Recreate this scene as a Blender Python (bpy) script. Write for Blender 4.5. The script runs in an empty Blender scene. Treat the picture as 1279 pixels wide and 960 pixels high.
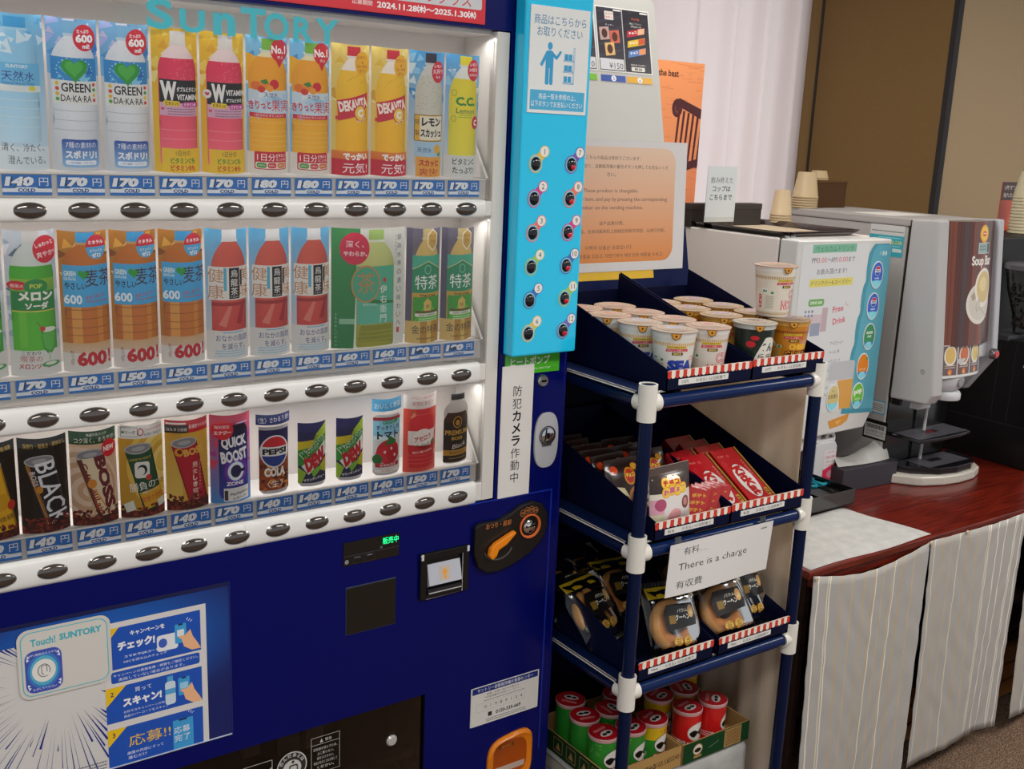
import bpy, bmesh, math, random
from mathutils import Vector, Matrix

sc = bpy.context.scene
C = sc.collection
PI = math.pi
random.seed(7)

# ------------------------------------------------------------------ camera
cam_d = bpy.data.cameras.new('camera')
cam = bpy.data.objects.new('camera', cam_d)
C.objects.link(cam)
sc.camera = cam
cam_d.sensor_fit = 'HORIZONTAL'
cam_d.sensor_width = 36.0
cam_d.lens = 1315.05 / 1279 * 36.0
cam_d.clip_start = 0.02


def aim(o, loc, yaw, pitch, roll):
    f = Vector((math.sin(yaw) * math.cos(pitch), math.cos(yaw) * math.cos(pitch), -math.sin(pitch)))
    r = Vector((math.cos(yaw), -math.sin(yaw), 0))
    u = r.cross(f)
    c, s = math.cos(roll), math.sin(roll)
    r, u = c * r + s * u, -s * r + c * u
    m = Matrix((r, u, -f)).transposed().to_4x4()
    m.translation = loc
    o.matrix_world = m


aim(cam, (-1.06974, -1.69753, 1.64126), 0.612756, 0.228431, 0.041172)

# ------------------------------------------------------------------ view, world, lights
sc.view_settings.view_transform = 'Standard'
sc.view_settings.look = 'None'
sc.view_settings.gamma = 1.0
sc.view_settings.use_curve_mapping = False
sc.view_settings.exposure = 0.0
sc.cycles.use_denoising = True
sc.cycles.max_bounces = 8
sc.cycles.transparent_max_bounces = 24

w = bpy.data.worlds.new('world')
sc.world = w
w.use_nodes = True
w.node_tree.nodes['Background'].inputs[0].default_value = (0.92, 0.96, 1.0, 1)
w.node_tree.nodes['Background'].inputs[1].default_value = 0.5


def area(name, loc, rot, sx, sy, power, col=(1, 1, 1)):
    d = bpy.data.lights.new(name, 'AREA')
    d.shape = 'RECTANGLE'
    d.size, d.size_y, d.energy, d.color = sx, sy, power, col
    o = bpy.data.objects.new(name, d)
    C.objects.link(o)
    o.location = loc
    o.rotation_euler = rot
    return o


area('ceiling_panel_light', (-1.3, -1.7, 2.68), (0, 0, 0), 1.2, 0.5, 26, (1, .97, .93))
area('ceiling_panel_light', (0.9, -1.9, 2.68), (0, 0, 0), 1.2, 0.5, 30, (1, .97, .93))
area('ceiling_panel_light', (3.2, -1.3, 2.68), (0, 0, 0), 1.2, 0.5, 40, (1, .95, .88))
area('ceiling_panel_light', (.75, .35, 2.68), (0, 0, 0), 1.2, 0.5, 16, (1, .97, .93))  # fill lamp added to brighten the dispenser's side, no known fixture
area('window_daylight', (1.75, 1.75, 1.6), (math.radians(-90), 0, 0), 1.7, 1.9, 17, (.96, .98, 1))

FLOOR = -0.07
DISPLAY_W = .9


# ------------------------------------------------------------------ colour and materials
def L(h):
    h = h.lstrip('#')
    o = []
    for i in (0, 2, 4):
        x = int(h[i:i + 2], 16) / 255
        o.append(x / 12.92 if x <= .04045 else ((x + .055) / 1.055) ** 2.4)
    return tuple(o)


MATS = {}


def _new(name):
    m = bpy.data.materials.new(name)
    m.use_nodes = True
    b = m.node_tree.nodes['Principled BSDF']
    return m, m.node_tree, b


def col_mat(name, rough, coat=0.0, metal=0.0, spec=.5, bump=0.0, bscale=200):
    m, nt, b = _new(name)
    a = nt.nodes.new('ShaderNodeVertexColor')
    a.layer_name = 'Col'
    nt.links.new(a.outputs[0], b.inputs['Base Color'])
    b.inputs['Roughness'].default_value = rough
    b.inputs['Metallic'].default_value = metal
    b.inputs['Specular IOR Level'].default_value = spec
    b.inputs['Coat Weight'].default_value = coat
    b.inputs['Coat Roughness'].default_value = .06
    if bump:
        n = nt.nodes.new('ShaderNodeTexNoise')
        tc = nt.nodes.new('ShaderNodeTexCoord')
        n.inputs['Scale'].default_value = bscale
        n.inputs['Detail'].default_value = 4
        nt.links.new(tc.outputs['Object'], n.inputs['Vector'])
        bm_ = nt.nodes.new('ShaderNodeBump')
        bm_.inputs['Strength'].default_value = bump
        bm_.inputs['Distance'].default_value = .002
        nt.links.new(n.outputs['Fac'], bm_.inputs['Height'])
        nt.links.new(bm_.outputs[0], b.inputs['Normal'])
    MATS[name] = m
    return m


col_mat('printed_paper', .55, spec=.3)
col_mat('printed_card', .45, coat=.12, spec=.3)
col_mat('glossy_print', .3, coat=.5)
col_mat('plastic', .32)
col_mat('matte_plastic', .55)
col_mat('glossy_plastic', .12, coat=.3)
col_mat('painted_steel', .25, coat=.03, spec=.22)
col_mat('navy_card', .6, spec=.12, bump=.15, bscale=120)
col_mat('cardboard', .85, spec=.15, bump=.3, bscale=260)
col_mat('fabric', .95, spec=.1, bump=.55, bscale=420)
col_mat('brushed_metal', .3, metal=1.0)
col_mat('chrome', .08, metal=1.0)
col_mat('smoked_mirror', .12, metal=.85)
col_mat('baked', .6, bump=.5, bscale=90)


def noise_col(name, c1, c2, scale, rough, stretch=(1, 1, 1), bump=0, coat=0, detail=6, spec=.5):
    m, nt, b = _new(name)
    tc = nt.nodes.new('ShaderNodeTexCoord')
    mp = nt.nodes.new('ShaderNodeMapping')
    mp.inputs['Scale'].default_value = stretch
    n = nt.nodes.new('ShaderNodeTexNoise')
    n.inputs['Scale'].default_value = scale
    n.inputs['Detail'].default_value = detail
    r = nt.nodes.new('ShaderNodeValToRGB')
    r.color_ramp.elements[0].position = .35
    r.color_ramp.elements[1].position = .68
    r.color_ramp.elements[0].color = (*L(c1), 1)
    r.color_ramp.elements[1].color = (*L(c2), 1)
    nt.links.new(tc.outputs['Object'], mp.inputs['Vector'])
    nt.links.new(mp.outputs[0], n.inputs['Vector'])
    nt.links.new(n.outputs['Fac'], r.inputs[0])
    nt.links.new(r.outputs[0], b.inputs['Base Color'])
    b.inputs['Roughness'].default_value = rough
    b.inputs['Coat Weight'].default_value = coat
    b.inputs['Specular IOR Level'].default_value = spec
    if bump:
        bp = nt.nodes.new('ShaderNodeBump')
        bp.inputs['Strength'].default_value = bump
        bp.inputs['Distance'].default_value = .004
        nt.links.new(n.outputs['Fac'], bp.inputs['Height'])
        nt.links.new(bp.outputs[0], b.inputs['Normal'])
    MATS[name] = m
    return m


noise_col('carpet', '#3e2a20', '#a08670', 260, .98, bump=.8, spec=.1)
noise_col('wall_paper', '#a48f72', '#ae997a', 300, .9, bump=.15, spec=.15)
noise_col('ceiling_board', '#d8d5ce', '#e2dfd8', 60, .95, spec=.1)
noise_col('shaded_reveal_board', '#7d623c', '#866a44', 300, .85, bump=.1, spec=.15)  # pillar side: browner wall tone, its shade put into the colour
noise_col('counter_wood', '#470d06', '#77200f', 7, .28, stretch=(1.2, 22, 22), coat=.18)
noise_col('dark_wood', '#1c0e0a', '#2c1711', 7, .5, stretch=(1, 1, 12))
noise_col('beige_cloth', '#e0d0bc', '#f0e2d0', 25, .97, stretch=(1, 1, .3), bump=.35, spec=.1)
noise_col('white_cloth', '#aeadaa', '#bab9b5', 30, .95, bump=.35, spec=.1)


m_ = MATS['beige_cloth']
nt_ = m_.node_tree
tl_ = nt_.nodes.new('ShaderNodeBsdfTranslucent')
tl_.inputs[0].default_value = (*L('#e8d8c4'), 1)
mx_ = nt_.nodes.new('ShaderNodeMixShader')
mx_.inputs[0].default_value = .45
nt_.links.new(nt_.nodes['Principled BSDF'].outputs[0], mx_.inputs[1])
nt_.links.new(tl_.outputs[0], mx_.inputs[2])
nt_.links.new(mx_.outputs[0], nt_.nodes['Material Output'].inputs[0])


def glassy(name, tint, rough=.02, ior=1.45, strength=1.0):
    m = bpy.data.materials.new(name)
    m.use_nodes = True
    nt = m.node_tree
    nt.nodes.clear()
    out = nt.nodes.new('ShaderNodeOutputMaterial')
    mix = nt.nodes.new('ShaderNodeMixShader')
    tr = nt.nodes.new('ShaderNodeBsdfTransparent')
    tr.inputs[0].default_value = (*tint, 1)
    gl = nt.nodes.new('ShaderNodeBsdfGlossy')
    gl.inputs['Roughness'].default_value = rough
    fr = nt.nodes.new('ShaderNodeFresnel')
    fr.inputs[0].default_value = ior
    mu = nt.nodes.new('ShaderNodeMath')
    mu.operation = 'MULTIPLY'
    mu.inputs[1].default_value = strength
    nt.links.new(fr.outputs[0], mu.inputs[0])
    nt.links.new(mu.outputs[0], mix.inputs[0])
    nt.links.new(tr.outputs[0], mix.inputs[1])
    nt.links.new(gl.outputs[0], mix.inputs[2])
    nt.links.new(mix.outputs[0], out.inputs[0])
    MATS[name] = m


glassy('clear_acrylic', (.985, .985, .985), .01, 1.45, .8)
glassy('clear_film', (.95, .94, .9), .12, 1.5, 1.6)
glassy('smoked_acrylic', (.62, .58, .55), .03, 1.45, .8)
glassy('milky_plastic', (.75, .75, .74), .15, 1.45, 1.0)

m, nt, b = _new('curtain_cloth')
b.inputs['Base Color'].default_value = (*L('#e6dad8'), 1)
b.inputs['Roughness'].default_value = .95
tl = nt.nodes.new('ShaderNodeBsdfTranslucent')
tl.inputs[0].default_value = (*L('#efe3e2'), 1)
mx = nt.nodes.new('ShaderNodeMixShader')
mx.inputs[0].default_value = .45
nt.links.new(b.outputs[0], mx.inputs[1])
nt.links.new(tl.outputs[0], mx.inputs[2])
nt.links.new(mx.outputs[0], nt.nodes['Material Output'].inputs[0])
MATS['curtain_cloth'] = m

m, nt, b = _new('green_led')
b.inputs['Base Color'].default_value = (0, .3, .1, 1)
b.inputs['Emission Color'].default_value = (.02, 1, .3, 1)
b.inputs['Emission Strength'].default_value = 1.6
MATS['green_led'] = m
m, nt, b = _new('lamp_panel')
b.inputs['Emission Color'].default_value = (1, .97, .93, 1)
b.inputs['Emission Strength'].default_value = 3
MATS['lamp_panel'] = m


# ------------------------------------------------------------------ flat artwork
class Art:
    """Printed artwork in millimetres; every shape lies one layer above the last."""

    def __init__(s, W, H, base=None):
        s.W, s.H = W, H
        s.sh = []
        if base is not None:
            s.rect(0, 0, W, H, base)

    def _add(s, vs, fs, col):
        s.sh.append((vs, fs, col if callable(col) else (L(col) if isinstance(col, str) else col)))

    def poly(s, p, col):
        s._add(list(p), [list(range(len(p)))], col)

    def rect(s, x0, y0, x1, y1, col):
        s.poly([(x0, y0), (x1, y0), (x1, y1), (x0, y1)], col)

    def rrect(s, x0, y0, x1, y1, r, col, n=5):
        p = []
        for cx, cy, a in ((x1 - r, y1 - r, 0), (x0 + r, y1 - r, 90), (x0 + r, y0 + r, 180), (x1 - r, y0 + r, 270)):
            for k in range(n + 1):
                t = math.radians(a + 90 * k / n)
                p.append((cx + r * math.cos(t), cy + r * math.sin(t)))
        s.poly(p, col)

    def ell(s, cx, cy, rx, ry, col, n=28, rot=0, a0=0, a1=360):
        c, q = math.cos(math.radians(rot)), math.sin(math.radians(rot))
        p = []
        full = a1 - a0 == 360
        for k in range(n if full else n + 1):
            t = math.radians(a0 + (a1 - a0) * k / n)
            x, y = rx * math.cos(t), ry * math.sin(t)
            p.append((cx + c * x - q * y, cy + q * x + c * y))
        s.poly(p, col)

    def line(s, x0, y0, x1, y1, wd, col):
        dx, dy = x1 - x0, y1 - y0
        d = math.hypot(dx, dy) or 1
        nx, ny = -dy / d * wd / 2, dx / d * wd / 2
        s.poly([(x0 + nx, y0 + ny), (x0 - nx, y0 - ny), (x1 - nx, y1 - ny), (x1 + nx, y1 + ny)], col)

    def frame(s, x0, y0, x1, y1, wd, col):
        for a in ((x0, y0, x1, y0), (x1, y0, x1, y1), (x1, y1, x0, y1), (x0, y1, x0, y0)):
            s.line(*a, wd, col)

    def t(s, txt, cx, cy, h, col, wd=None, b=.025, rot=0, sh=0, al='c', maxw=None):
        kanji = any('\u4e00' <= ch <= '\u9fff' or '\uac00' <= ch <= '\ud7a3' for ch in txt)
        vs, fs = glyphs(txt, 0 if kanji else b, 6 if h > 30 else 2)
        if not vs:
            return
        if kanji and b >= .03:
            q = b * .75
            s._text([(x - q, y - q * .5) for x, y in vs], fs, cx, cy, h, col, wd, rot, sh, al, maxw)
            vs = [(x + q, y + q * .5) for x, y in vs]
        s._text(vs, fs, cx, cy, h, col, wd, rot, sh, al, maxw)

    def _text(s, vs, fs, cx, cy, h, col, wd, rot, sh, al, maxw):
        xs = [v[0] for v in vs]
        ys = [v[1] for v in vs]
        x0, x1, y0, y1 = min(xs), max(xs), min(ys), max(ys)
        k = h / max(y1 - y0, 1e-4)
        kx = wd / max(x1 - x0, 1e-4) if wd else k
        if maxw and kx * (x1 - x0) > maxw:
            kx = maxw / (x1 - x0)
        ox = (x0 + x1) / 2 if al == 'c' else x0
        oy = (y0 + y1) / 2
        c, q = math.cos(math.radians(rot)), math.sin(math.radians(rot))
        o = []
        for x, y in vs:
            y_ = (y - oy) * k
            x_ = (x - ox) * kx + sh * y_
            o.append((cx + c * x_ - q * y_, cy + q * x_ + c * y_))
        s._add(o, fs, col)

    def vt(s, txt, cx, ytop, h, step, col, b=.02):
        for i, ch in enumerate(txt):
            s.t(ch, cx, ytop - step * (i + .5), h if ch not in 'ーっょゃ、。' else h * .6, col, None, b, 0 if ch != 'ー' else 90, maxw=h * 1.05)

    def bars(s, x0, x1, y, n, dy, col, h=.8):
        """lines of print too small to read"""
        rr = random.Random(int(x0 * 7 + y * 13))
        for i in range(n):
            x = x0 + rr.random() * 2
            while x < x1 - 1.5:
                k = min(1 + rr.random() * 5, x1 - x)
                s.rect(x, y - i * dy, x + k, y - i * dy + h, col)
                x += k + .7

    def mesh(s, ncut=0, step=.08, ycut=0, clip=True):
        bm = bmesh.new()
        lay = bm.faces.layers.int.new('ci')
        boxes = []
        for i, (vs, fs, c) in enumerate(s.sh):
            X_ = [p[0] for p in vs]
            Y_ = [p[1] for p in vs]
            bb = (min(X_), min(Y_), max(X_), max(Y_))
            lv = 0
            for q in boxes:
                if q[4] >= lv and q[0] < bb[2] and q[2] > bb[0] and q[1] < bb[3] and q[3] > bb[1]:
                    lv = q[4] + 1
            boxes.append((*bb, lv))
            bv = [bm.verts.new((x, y, lv * step)) for x, y in vs]
            for f in fs:
                try:
                    fc = bm.faces.new([bv[k] for k in f])
                    fc[lay] = i
                except ValueError:
                    pass
        bmesh.ops.triangulate(bm, faces=[f for f in bm.faces if len(f.verts) > 4], quad_method='BEAUTY', ngon_method='EAR_CLIP')

        def cut(co, no, **k):
            bmesh.ops.bisect_plane(bm, geom=bm.verts[:] + bm.edges[:] + bm.faces[:], plane_co=co, plane_no=no, dist=1e-5, **k)
        if clip:
            cut((0, 0, 0), (-1, 0, 0), clear_outer=True)
            cut((s.W, 0, 0), (1, 0, 0), clear_outer=True)
            cut((0, 0, 0), (0, -1, 0), clear_outer=True)
            cut((0, s.H, 0), (0, 1, 0), clear_outer=True)
        for k in range(1, ncut):
            cut((s.W * k / ncut, 0, 0), (1, 0, 0))
        for k in range(1, ycut):
            cut((0, s.H * k / ycut, 0), (0, 1, 0))
        bm.verts.index_update()
        V = [tuple(v.co) for v in bm.verts]
        F, K = [], []
        for f in bm.faces:
            if f.calc_area() < 1e-7:
                continue
            if f.normal.z < 0:
                f.normal_flip()
            F.append([v.index for v in f.verts])
            c = s.sh[f[lay]][2]
            K.append([c(V[v.index][0], V[v.index][1]) for v in f.verts] if callable(c) else c)
        bm.free()
        return V, F, K


_G = {}


def glyphs(txt, b, res=2):
    k = (txt, b, res)
    if k not in _G:
        cu = bpy.data.curves.new('t', 'FONT')
        cu.body = txt
        cu.resolution_u = res
        cu.offset = b
        o = bpy.data.objects.new('t', cu)
        C.objects.link(o)
        dg = bpy.context.evaluated_depsgraph_get()
        me = bpy.data.meshes.new_from_object(o.evaluated_get(dg))
        _G[k] = ([(v.co.x, v.co.y) for v in me.vertices], [list(p.vertices) for p in me.polygons])
        bpy.data.objects.remove(o)
        bpy.data.curves.remove(cu)
        bpy.data.meshes.remove(me)
    return _G[k]


def vgrad(y0, c0, y1, c1):
    a, b_ = L(c0), L(c1)

    def f(x, y):
        t = min(1, max(0, (y - y0) / (y1 - y0)))
        return tuple(p + (q - p) * t for p, q in zip(a, b_))
    return f


def hgrad(x0, c0, x1, c1):
    g = vgrad(x0, c0, x1, c1)
    return lambda x, y: g(y, x)


# ------------------------------------------------------------------ mesh builder
class MB:
    def __init__(s):
        s.v, s.f, s.c, s.s = [], [], [], []

    def face(s, pts, col, smooth=False):
        n = len(s.v)
        s.v += [tuple(p) for p in pts]
        s.f.append(list(range(n, n + len(pts))))
        s.c.append(L(col) if isinstance(col, str) else col)
        s.s.append(smooth)
        return s

    def grid(s, rows, col, closed=False, smooth=True):
        """rows: list of equal-length point lists; col a colour or col(i, j)"""
        n0 = len(s.v)
        m_ = len(rows[0])
        for r in rows:
            s.v += [tuple(p) for p in r]
        cc = None if callable(col) else (L(col) if isinstance(col, str) else col)
        for i in range(len(rows) - 1):
            for j in range(m_ if closed else m_ - 1):
                k = (j + 1) % m_
                s.f.append([n0 + i * m_ + j, n0 + i * m_ + k, n0 + (i + 1) * m_ + k, n0 + (i + 1) * m_ + j])
                c = cc if cc is not None else col(i, j)
                s.c.append(L(c) if isinstance(c, str) else c)
                s.s.append(smooth)
        return s

    def box(s, x0, y0, z0, x1, y1, z1, col):
        a = [(x0, y0, z0), (x1, y0, z0), (x1, y1, z0), (x0, y1, z0), (x0, y0, z1), (x1, y0, z1), (x1, y1, z1), (x0, y1, z1)]
        return s.hexa(a, col)

    def hexa(s, a, col):
        n = len(s.v)
        s.v += [tuple(p) for p in a]
        c = L(col) if isinstance(col, str) else col
        for f in ((3, 2, 1, 0), (4, 5, 6, 7), (0, 1, 5, 4), (1, 2, 6, 5), (2, 3, 7, 6), (3, 0, 4, 7)):
            s.f.append([n + i for i in f])
            s.c.append(c)
            s.s.append(False)
        return s

    def lathe(s, prof, col, n=32, o=(0, 0, 0), ax='z', cap=True):
        rows = []
        for r, z in prof:
            row = []
            for k in range(n):
                t = 2 * PI * k / n
                a, b_ = r * math.cos(t), r * math.sin(t)
                p = (a, b_, z) if ax == 'z' else ((a, z, -b_) if ax == 'y' else (z, a, b_))
                row.append((o[0] + p[0], o[1] + p[1], o[2] + p[2]))
            rows.append(row)
        s.grid(rows, col if not isinstance(col, list) else (lambda i, j: col[i]), closed=True)
        if cap:
            c0 = col[0] if isinstance(col, list) else col
            c1 = col[-1] if isinstance(col, list) else col
            if prof[0][0] > 1e-5:
                s.face(rows[0][::-1], c0)
            if prof[-1][0] > 1e-5:
                s.face(rows[-1], c1)
        return s

    def tube(s, pts, r, col, n=14):
        pts = [Vector(p) for p in pts]
        rows = []
        up = None
        for i, p in enumerate(pts):
            d = (pts[min(i + 1, len(pts) - 1)] - pts[max(i - 1, 0)]).normalized()
            if up is None:
                up = d.orthogonal().normalized()
            up = (up - d * up.dot(d)).normalized()
            sd = d.cross(up)
            rows.append([p + (up * math.cos(2 * PI * k / n) + sd * math.sin(2 * PI * k / n)) * r for k in range(n)])
        s.grid(rows, col, closed=True)
        s.face([tuple(p) for p in rows[0][::-1]], col)
        s.face([tuple(p) for p in rows[-1]], col)
        return s

    def prism(s, poly, f0, f1, col, col_side=None):
        a = [f0(*p) for p in poly]
        b_ = [f1(*p) for p in poly]
        s.face(a, col)
        s.face(b_[::-1], col_side or col)
        n = len(poly)
        for i in range(n):
            j = (i + 1) % n
            s.face([a[i], b_[i], b_[j], a[j]], col_side or col)
        return s

    def art(s, art, xf, ncut=0, step=.08, ycut=0, clip=True):
        V, F, K = art.mesh(ncut, step, ycut, clip)
        f0 = xf

        def snap(t, size, n):
            if not n:
                return t, t, 0
            q = min(max(math.floor(t / size * n + 1e-6), 0), n - 1)
            a, b_ = size * q / n, size * (q + 1) / n
            return a, b_, (t - a) / (b_ - a)

        def xf(u, v, l):
            # straight between the cuts, so that the layers stay parallel
            ua, ub, tu = snap(u, art.W, ncut)
            va, vb, tv = snap(v, art.H, ycut)
            p = Vector(f0(ua, va, l)).lerp(Vector(f0(ub, va, l)), tu)
            if ycut:
                p = p.lerp(Vector(f0(ua, vb, l)).lerp(Vector(f0(ub, vb, l)), tu), tv)
            return p
        n = len(s.v)
        s.v += [tuple(xf(*p)) for p in V]
        s.f += [[n + i for i in f] for f in F]
        s.c += K
        s.s += [False] * len(F)
        return s

    def build(s, name, mat, parent=None, bevel=0, seg=2, crease=40):
        me = bpy.data.meshes.new(name)
        me.from_pydata(s.v, [], s.f)
        ca = me.color_attributes.new('Col', 'FLOAT_COLOR', 'CORNER')
        buf = []
        for f, c in zip(s.f, s.c):
            if isinstance(c, list):
                for q in c:
                    buf += [*q, 1]
            else:
                buf += [*c, 1] * len(f)
        ca.data.foreach_set('color', buf)
        me.polygons.foreach_set('use_smooth', s.s)
        me.materials.append(MATS[mat])
        me.validate()
        me.update()
        o = bpy.data.objects.new(name, me)
        C.objects.link(o)
        if bevel:
            bm = bmesh.new()
            bm.from_mesh(me)
            bmesh.ops.remove_doubles(bm, verts=bm.verts, dist=1e-6)
            bm.to_mesh(me)
            bm.free()
            md = o.modifiers.new('bevel', 'BEVEL')
            md.width = bevel
            md.segments = seg
            md.limit_method = 'ANGLE'
            md.angle_limit = math.radians(35)
        elif any(s.s):
            bm = bmesh.new()
            bm.from_mesh(me)
            bmesh.ops.remove_doubles(bm, verts=bm.verts, dist=1e-6)
            bm.to_mesh(me)
            bm.free()
            me.set_sharp_from_angle(angle=math.radians(crease))
        if parent:
            o.parent = parent
        return o


def tag(o, label, cat=None, group=None, kind=None):
    if label:
        o['label'] = label
    if cat:
        o['category'] = cat
    if group:
        o['group'] = group
    if kind:
        o['kind'] = kind
    return o


def thing(name, label, cat, loc=(0, 0, 0), rot=(0, 0, 0), group=None):
    o = bpy.data.objects.new(name, None)
    o.empty_display_size = .05
    C.objects.link(o)
    o.location = loc
    o.rotation_euler = rot
    return tag(o, label, cat, group)


def struct(o):
    o['kind'] = 'structure'
    return o


def dup(root, loc, rot=(0, 0, 0), label=None, group=None):
    r = root.copy()
    C.objects.link(r)
    r.location = loc
    r.rotation_euler = rot
    if label:
        r['label'] = label
    if group:
        r['group'] = group
    for ch in list(root.children):
        c = ch.copy()
        C.objects.link(c)
        c.parent = r
        for g in list(ch.children):
            d = g.copy()
            C.objects.link(d)
            d.parent = c
    return r


def front(x0, y, z0):
    """map millimetre artwork on to an upright plane facing the room"""
    return lambda u, v, l: (x0 + u / 1000, y - l / 1000, z0 + v / 1000)
# ------------------------------------------------------------------ room
o = struct(MB().box(-3.2, -4.2, FLOOR - .05, 5.2, 1.6, FLOOR, '#5a4d42').build('floor', 'carpet'))
o = struct(MB().box(-3.2, -4.2, 2.7, 5.2, 1.6, 2.76, '#dddddd').build('ceiling', 'ceiling_board'))
mb = MB()
WX0, WX1, WZ0, WZ1 = .8, 2.56, .55, 2.45
mb.box(-3.2, 1.5, FLOOR, WX0, 1.6, 2.7, '#a5906f')
mb.box(WX1, 1.5, FLOOR, 2.7, 1.6, 2.7, '#a5906f')
mb.box(WX0, 1.5, FLOOR, WX1, 1.6, WZ0, '#a5906f')
mb.box(WX0, 1.5, WZ1, WX1, 1.6, 2.7, '#a5906f')
struct(mb.build('wall_back', 'wall_paper'))
# the pillar: one side looks at the window, the face looks into the room
mb = MB()
mb.box(2.606, .765, FLOOR, 5.2, 1.6, 2.7, '#a5906f')
mb.box(2.63, .757, FLOOR, 5.2, .765, 2.7, '#a5906f')
struct(mb.build('wall_right', 'wall_paper'))
struct(MB().box(2.602, .775, FLOOR, 2.606, 1.378, 2.7, '#806840').build('wall_reveal', 'shaded_reveal_board'))  # pillar side, in the wall tone darkened for shade
struct(MB().box(2.602, 1.392, FLOOR, 2.606, 1.5, 2.7, '#806840').build('wall_reveal_edge', 'shaded_reveal_board'))
struct(MB().box(2.6, .752, FLOOR, 2.63, .7745, 2.7, '#120d0a').build('trim_1', 'matte_plastic'))
struct(MB().box(2.6, 1.3785, FLOOR, 2.6055, 1.3915, 2.7, '#2a2018').build('trim_2', 'matte_plastic'))
# window: frame and one pane
mb = MB()
for a in ((WX0, WZ0, WX0 + .05, WZ1), (WX1 - .05, WZ0, WX1, WZ1), (WX0, WZ0, WX1, WZ0 + .05), (WX0, WZ1 - .05, WX1, WZ1), (1.66, WZ0, 1.70, WZ1)):
    mb.box(a[0], 1.52, a[1], a[2], 1.56, a[3], '#b9b9b9')
wf = struct(mb.build('window_1', 'plastic'))
MB().box(WX0 + .05, 1.538, WZ0 + .05, WX1 - .05, 1.542, WZ1 - .05, '#ffffff').build('window_pane', 'clear_acrylic', wf)
for i, (x, y) in enumerate(((-1.3, -1.7), (.9, -1.9), (3.2, -1.3), (.75, .35))):  # the last panel belongs to the added fill lamp
    t = thing('ceiling_light', ['white ceiling light panel nearest the drink machine end', 'white ceiling light panel in the middle of the room', 'white ceiling light panel above the counter end', 'white ceiling light panel above the back of the snack rack'][i], 'light', (x, y, 2.7))
    mb = MB()
    for a in ((-.64, -.29, .64, -.25), (-.64, .25, .64, .29), (-.64, -.25, -.6, .25), (.6, -.25, .64, .25)):
        mb.box(a[0], a[1], -.03, a[2], a[3], 0, '#e8e8e8')
    mb.build('frame', 'plastic', t)
    MB().box(-.6, -.25, -.012, .6, .25, -.004, '#ffffff').build('diffuser', 'lamp_panel', t)

# curtain before the window, pleats that swell and shrink
rows = []
NX = 150
for k in range(9):
    z = 2.62 - k * (2.62 + .0) / 8
    row = []
    for j in range(NX + 1):
        x = .75 + (2.572 - .75) * j / NX
        ph = x * 30 + .9 * math.sin(x * 5.3) + .12 * k * math.sin(x * 9)
        am = .022 * (.75 + .5 * math.sin(x * 3.1 + 1)) * (1 if z > 1.2 else .8)
        row.append((x, 1.40 + am * math.sin(ph) + .4 * am * math.sin(2.1 * ph + 1), z))
    rows.append(row)
cu = MB().grid(rows, '#e6dad8').build('window_curtain', 'curtain_cloth', crease=180)
tag(cu, 'pale pinkish white pleated curtain hanging across the window', 'curtain')
# ------------------------------------------------------------------ vending machine
BLUE = '#010a5c'
VM = thing('vending_machine', 'big royal blue drinks vending machine with three rows of drinks', 'vending machine', (0, 0, FLOOR))
VM.location = (-.4, .38, FLOOR)
bpy.context.view_layer.update()
VMI = VM.matrix_world.inverted()


def vm(o, parent=None):
    """keep the world place of a part while it joins the machine"""
    o.parent = parent or VM
    if not parent:
        o.matrix_parent_inverse = VMI
    return o


XL, XR, TOP = -1.12, .262, 1.97
mb = MB()
mb.box(XL, .13, FLOOR + .02, XR, .75, TOP, BLUE)                 # body behind the door
mb.box(.09, 0, FLOOR + .02, XR, .13, TOP, BLUE)                # right stile
mb.box(XL, 0, .522, .09, .13, .918, BLUE)                     # door below the display
mb.box(-.063, 0, .30, .09, .13, .522, BLUE)
mb.box(XL, 0, FLOOR + .02, .09, .13, .30, BLUE)
mb.box(XL, 0, .30, -.70, .13, .522, BLUE)
mb.box(XL, 0, 1.836, .09, .13, TOP, BLUE)                      # header
mb.box(XL, 0, .918, -1.06, .13, 1.836, BLUE)
vm(mb.build('cabinet', 'painted_steel'))
vm(MB().tube([(XR - .003, .003, FLOOR + .02), (XR - .003, .003, TOP)], .0045, BLUE, 16).build('corner_moulding', 'painted_steel'))
for x in (-1.05, .18):
    for y in (.08, .66):
        vm(MB().lathe([(.03, FLOOR), (.03, FLOOR + .008), (.014, FLOOR + .01), (.014, FLOOR + .022)], '#333333', 16, (x, y, 0)).build('levelling_foot', 'matte_plastic'))
# blue seam panel right of the coin unit, its raised edge
mb = MB()
for a in ((.03, .9165, .236, .9195), (.236, .30, .239, .9195)):
    mb.box(a[0], -.0012, a[1], a[2], .001, a[3], '#1a2f9a')
vm(mb.build('door_seam', 'painted_steel'))

# display cavity
WH = '#d6cfca'
mb = MB()
mb.box(-1.06, .112, .918, .06, .128, 1.836, '#cfc7c2')
mb.box(.06, .0015, .922, .088, .128, 1.834, '#dcd8d0')
mb.box(-1.06, .02, 1.828, .06, .128, 1.836, WH)
vm(mb.build('display_lining', 'plastic', bevel=.001))
mb = MB()
for z in (1.5665, 1.2565, 1.0015):
    mb.box(-1.06, .0085, z - .003, .050, .112, z, '#e9e6e1')
    mb.box(-1.06, .0105, z - .038, .050, .0125, z - .003, '#c9c5c0')
vm(mb.build('display_shelves', 'plastic'))
# white corner gussets that close the right end of each shelf
for z in (1.5675, 1.2575, 1.0025):
    mb = MB().hexa([(.047, .004, z), (.052, .004, z), (.052, .10, z), (.047, .10, z), (.047, .06, z + .075), (.052, .06, z + .075), (.052, .10, z + .075), (.047, .10, z + .075)], '#e6e3dd')
    vm(mb.build('shelf_gusset', 'plastic'))

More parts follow.
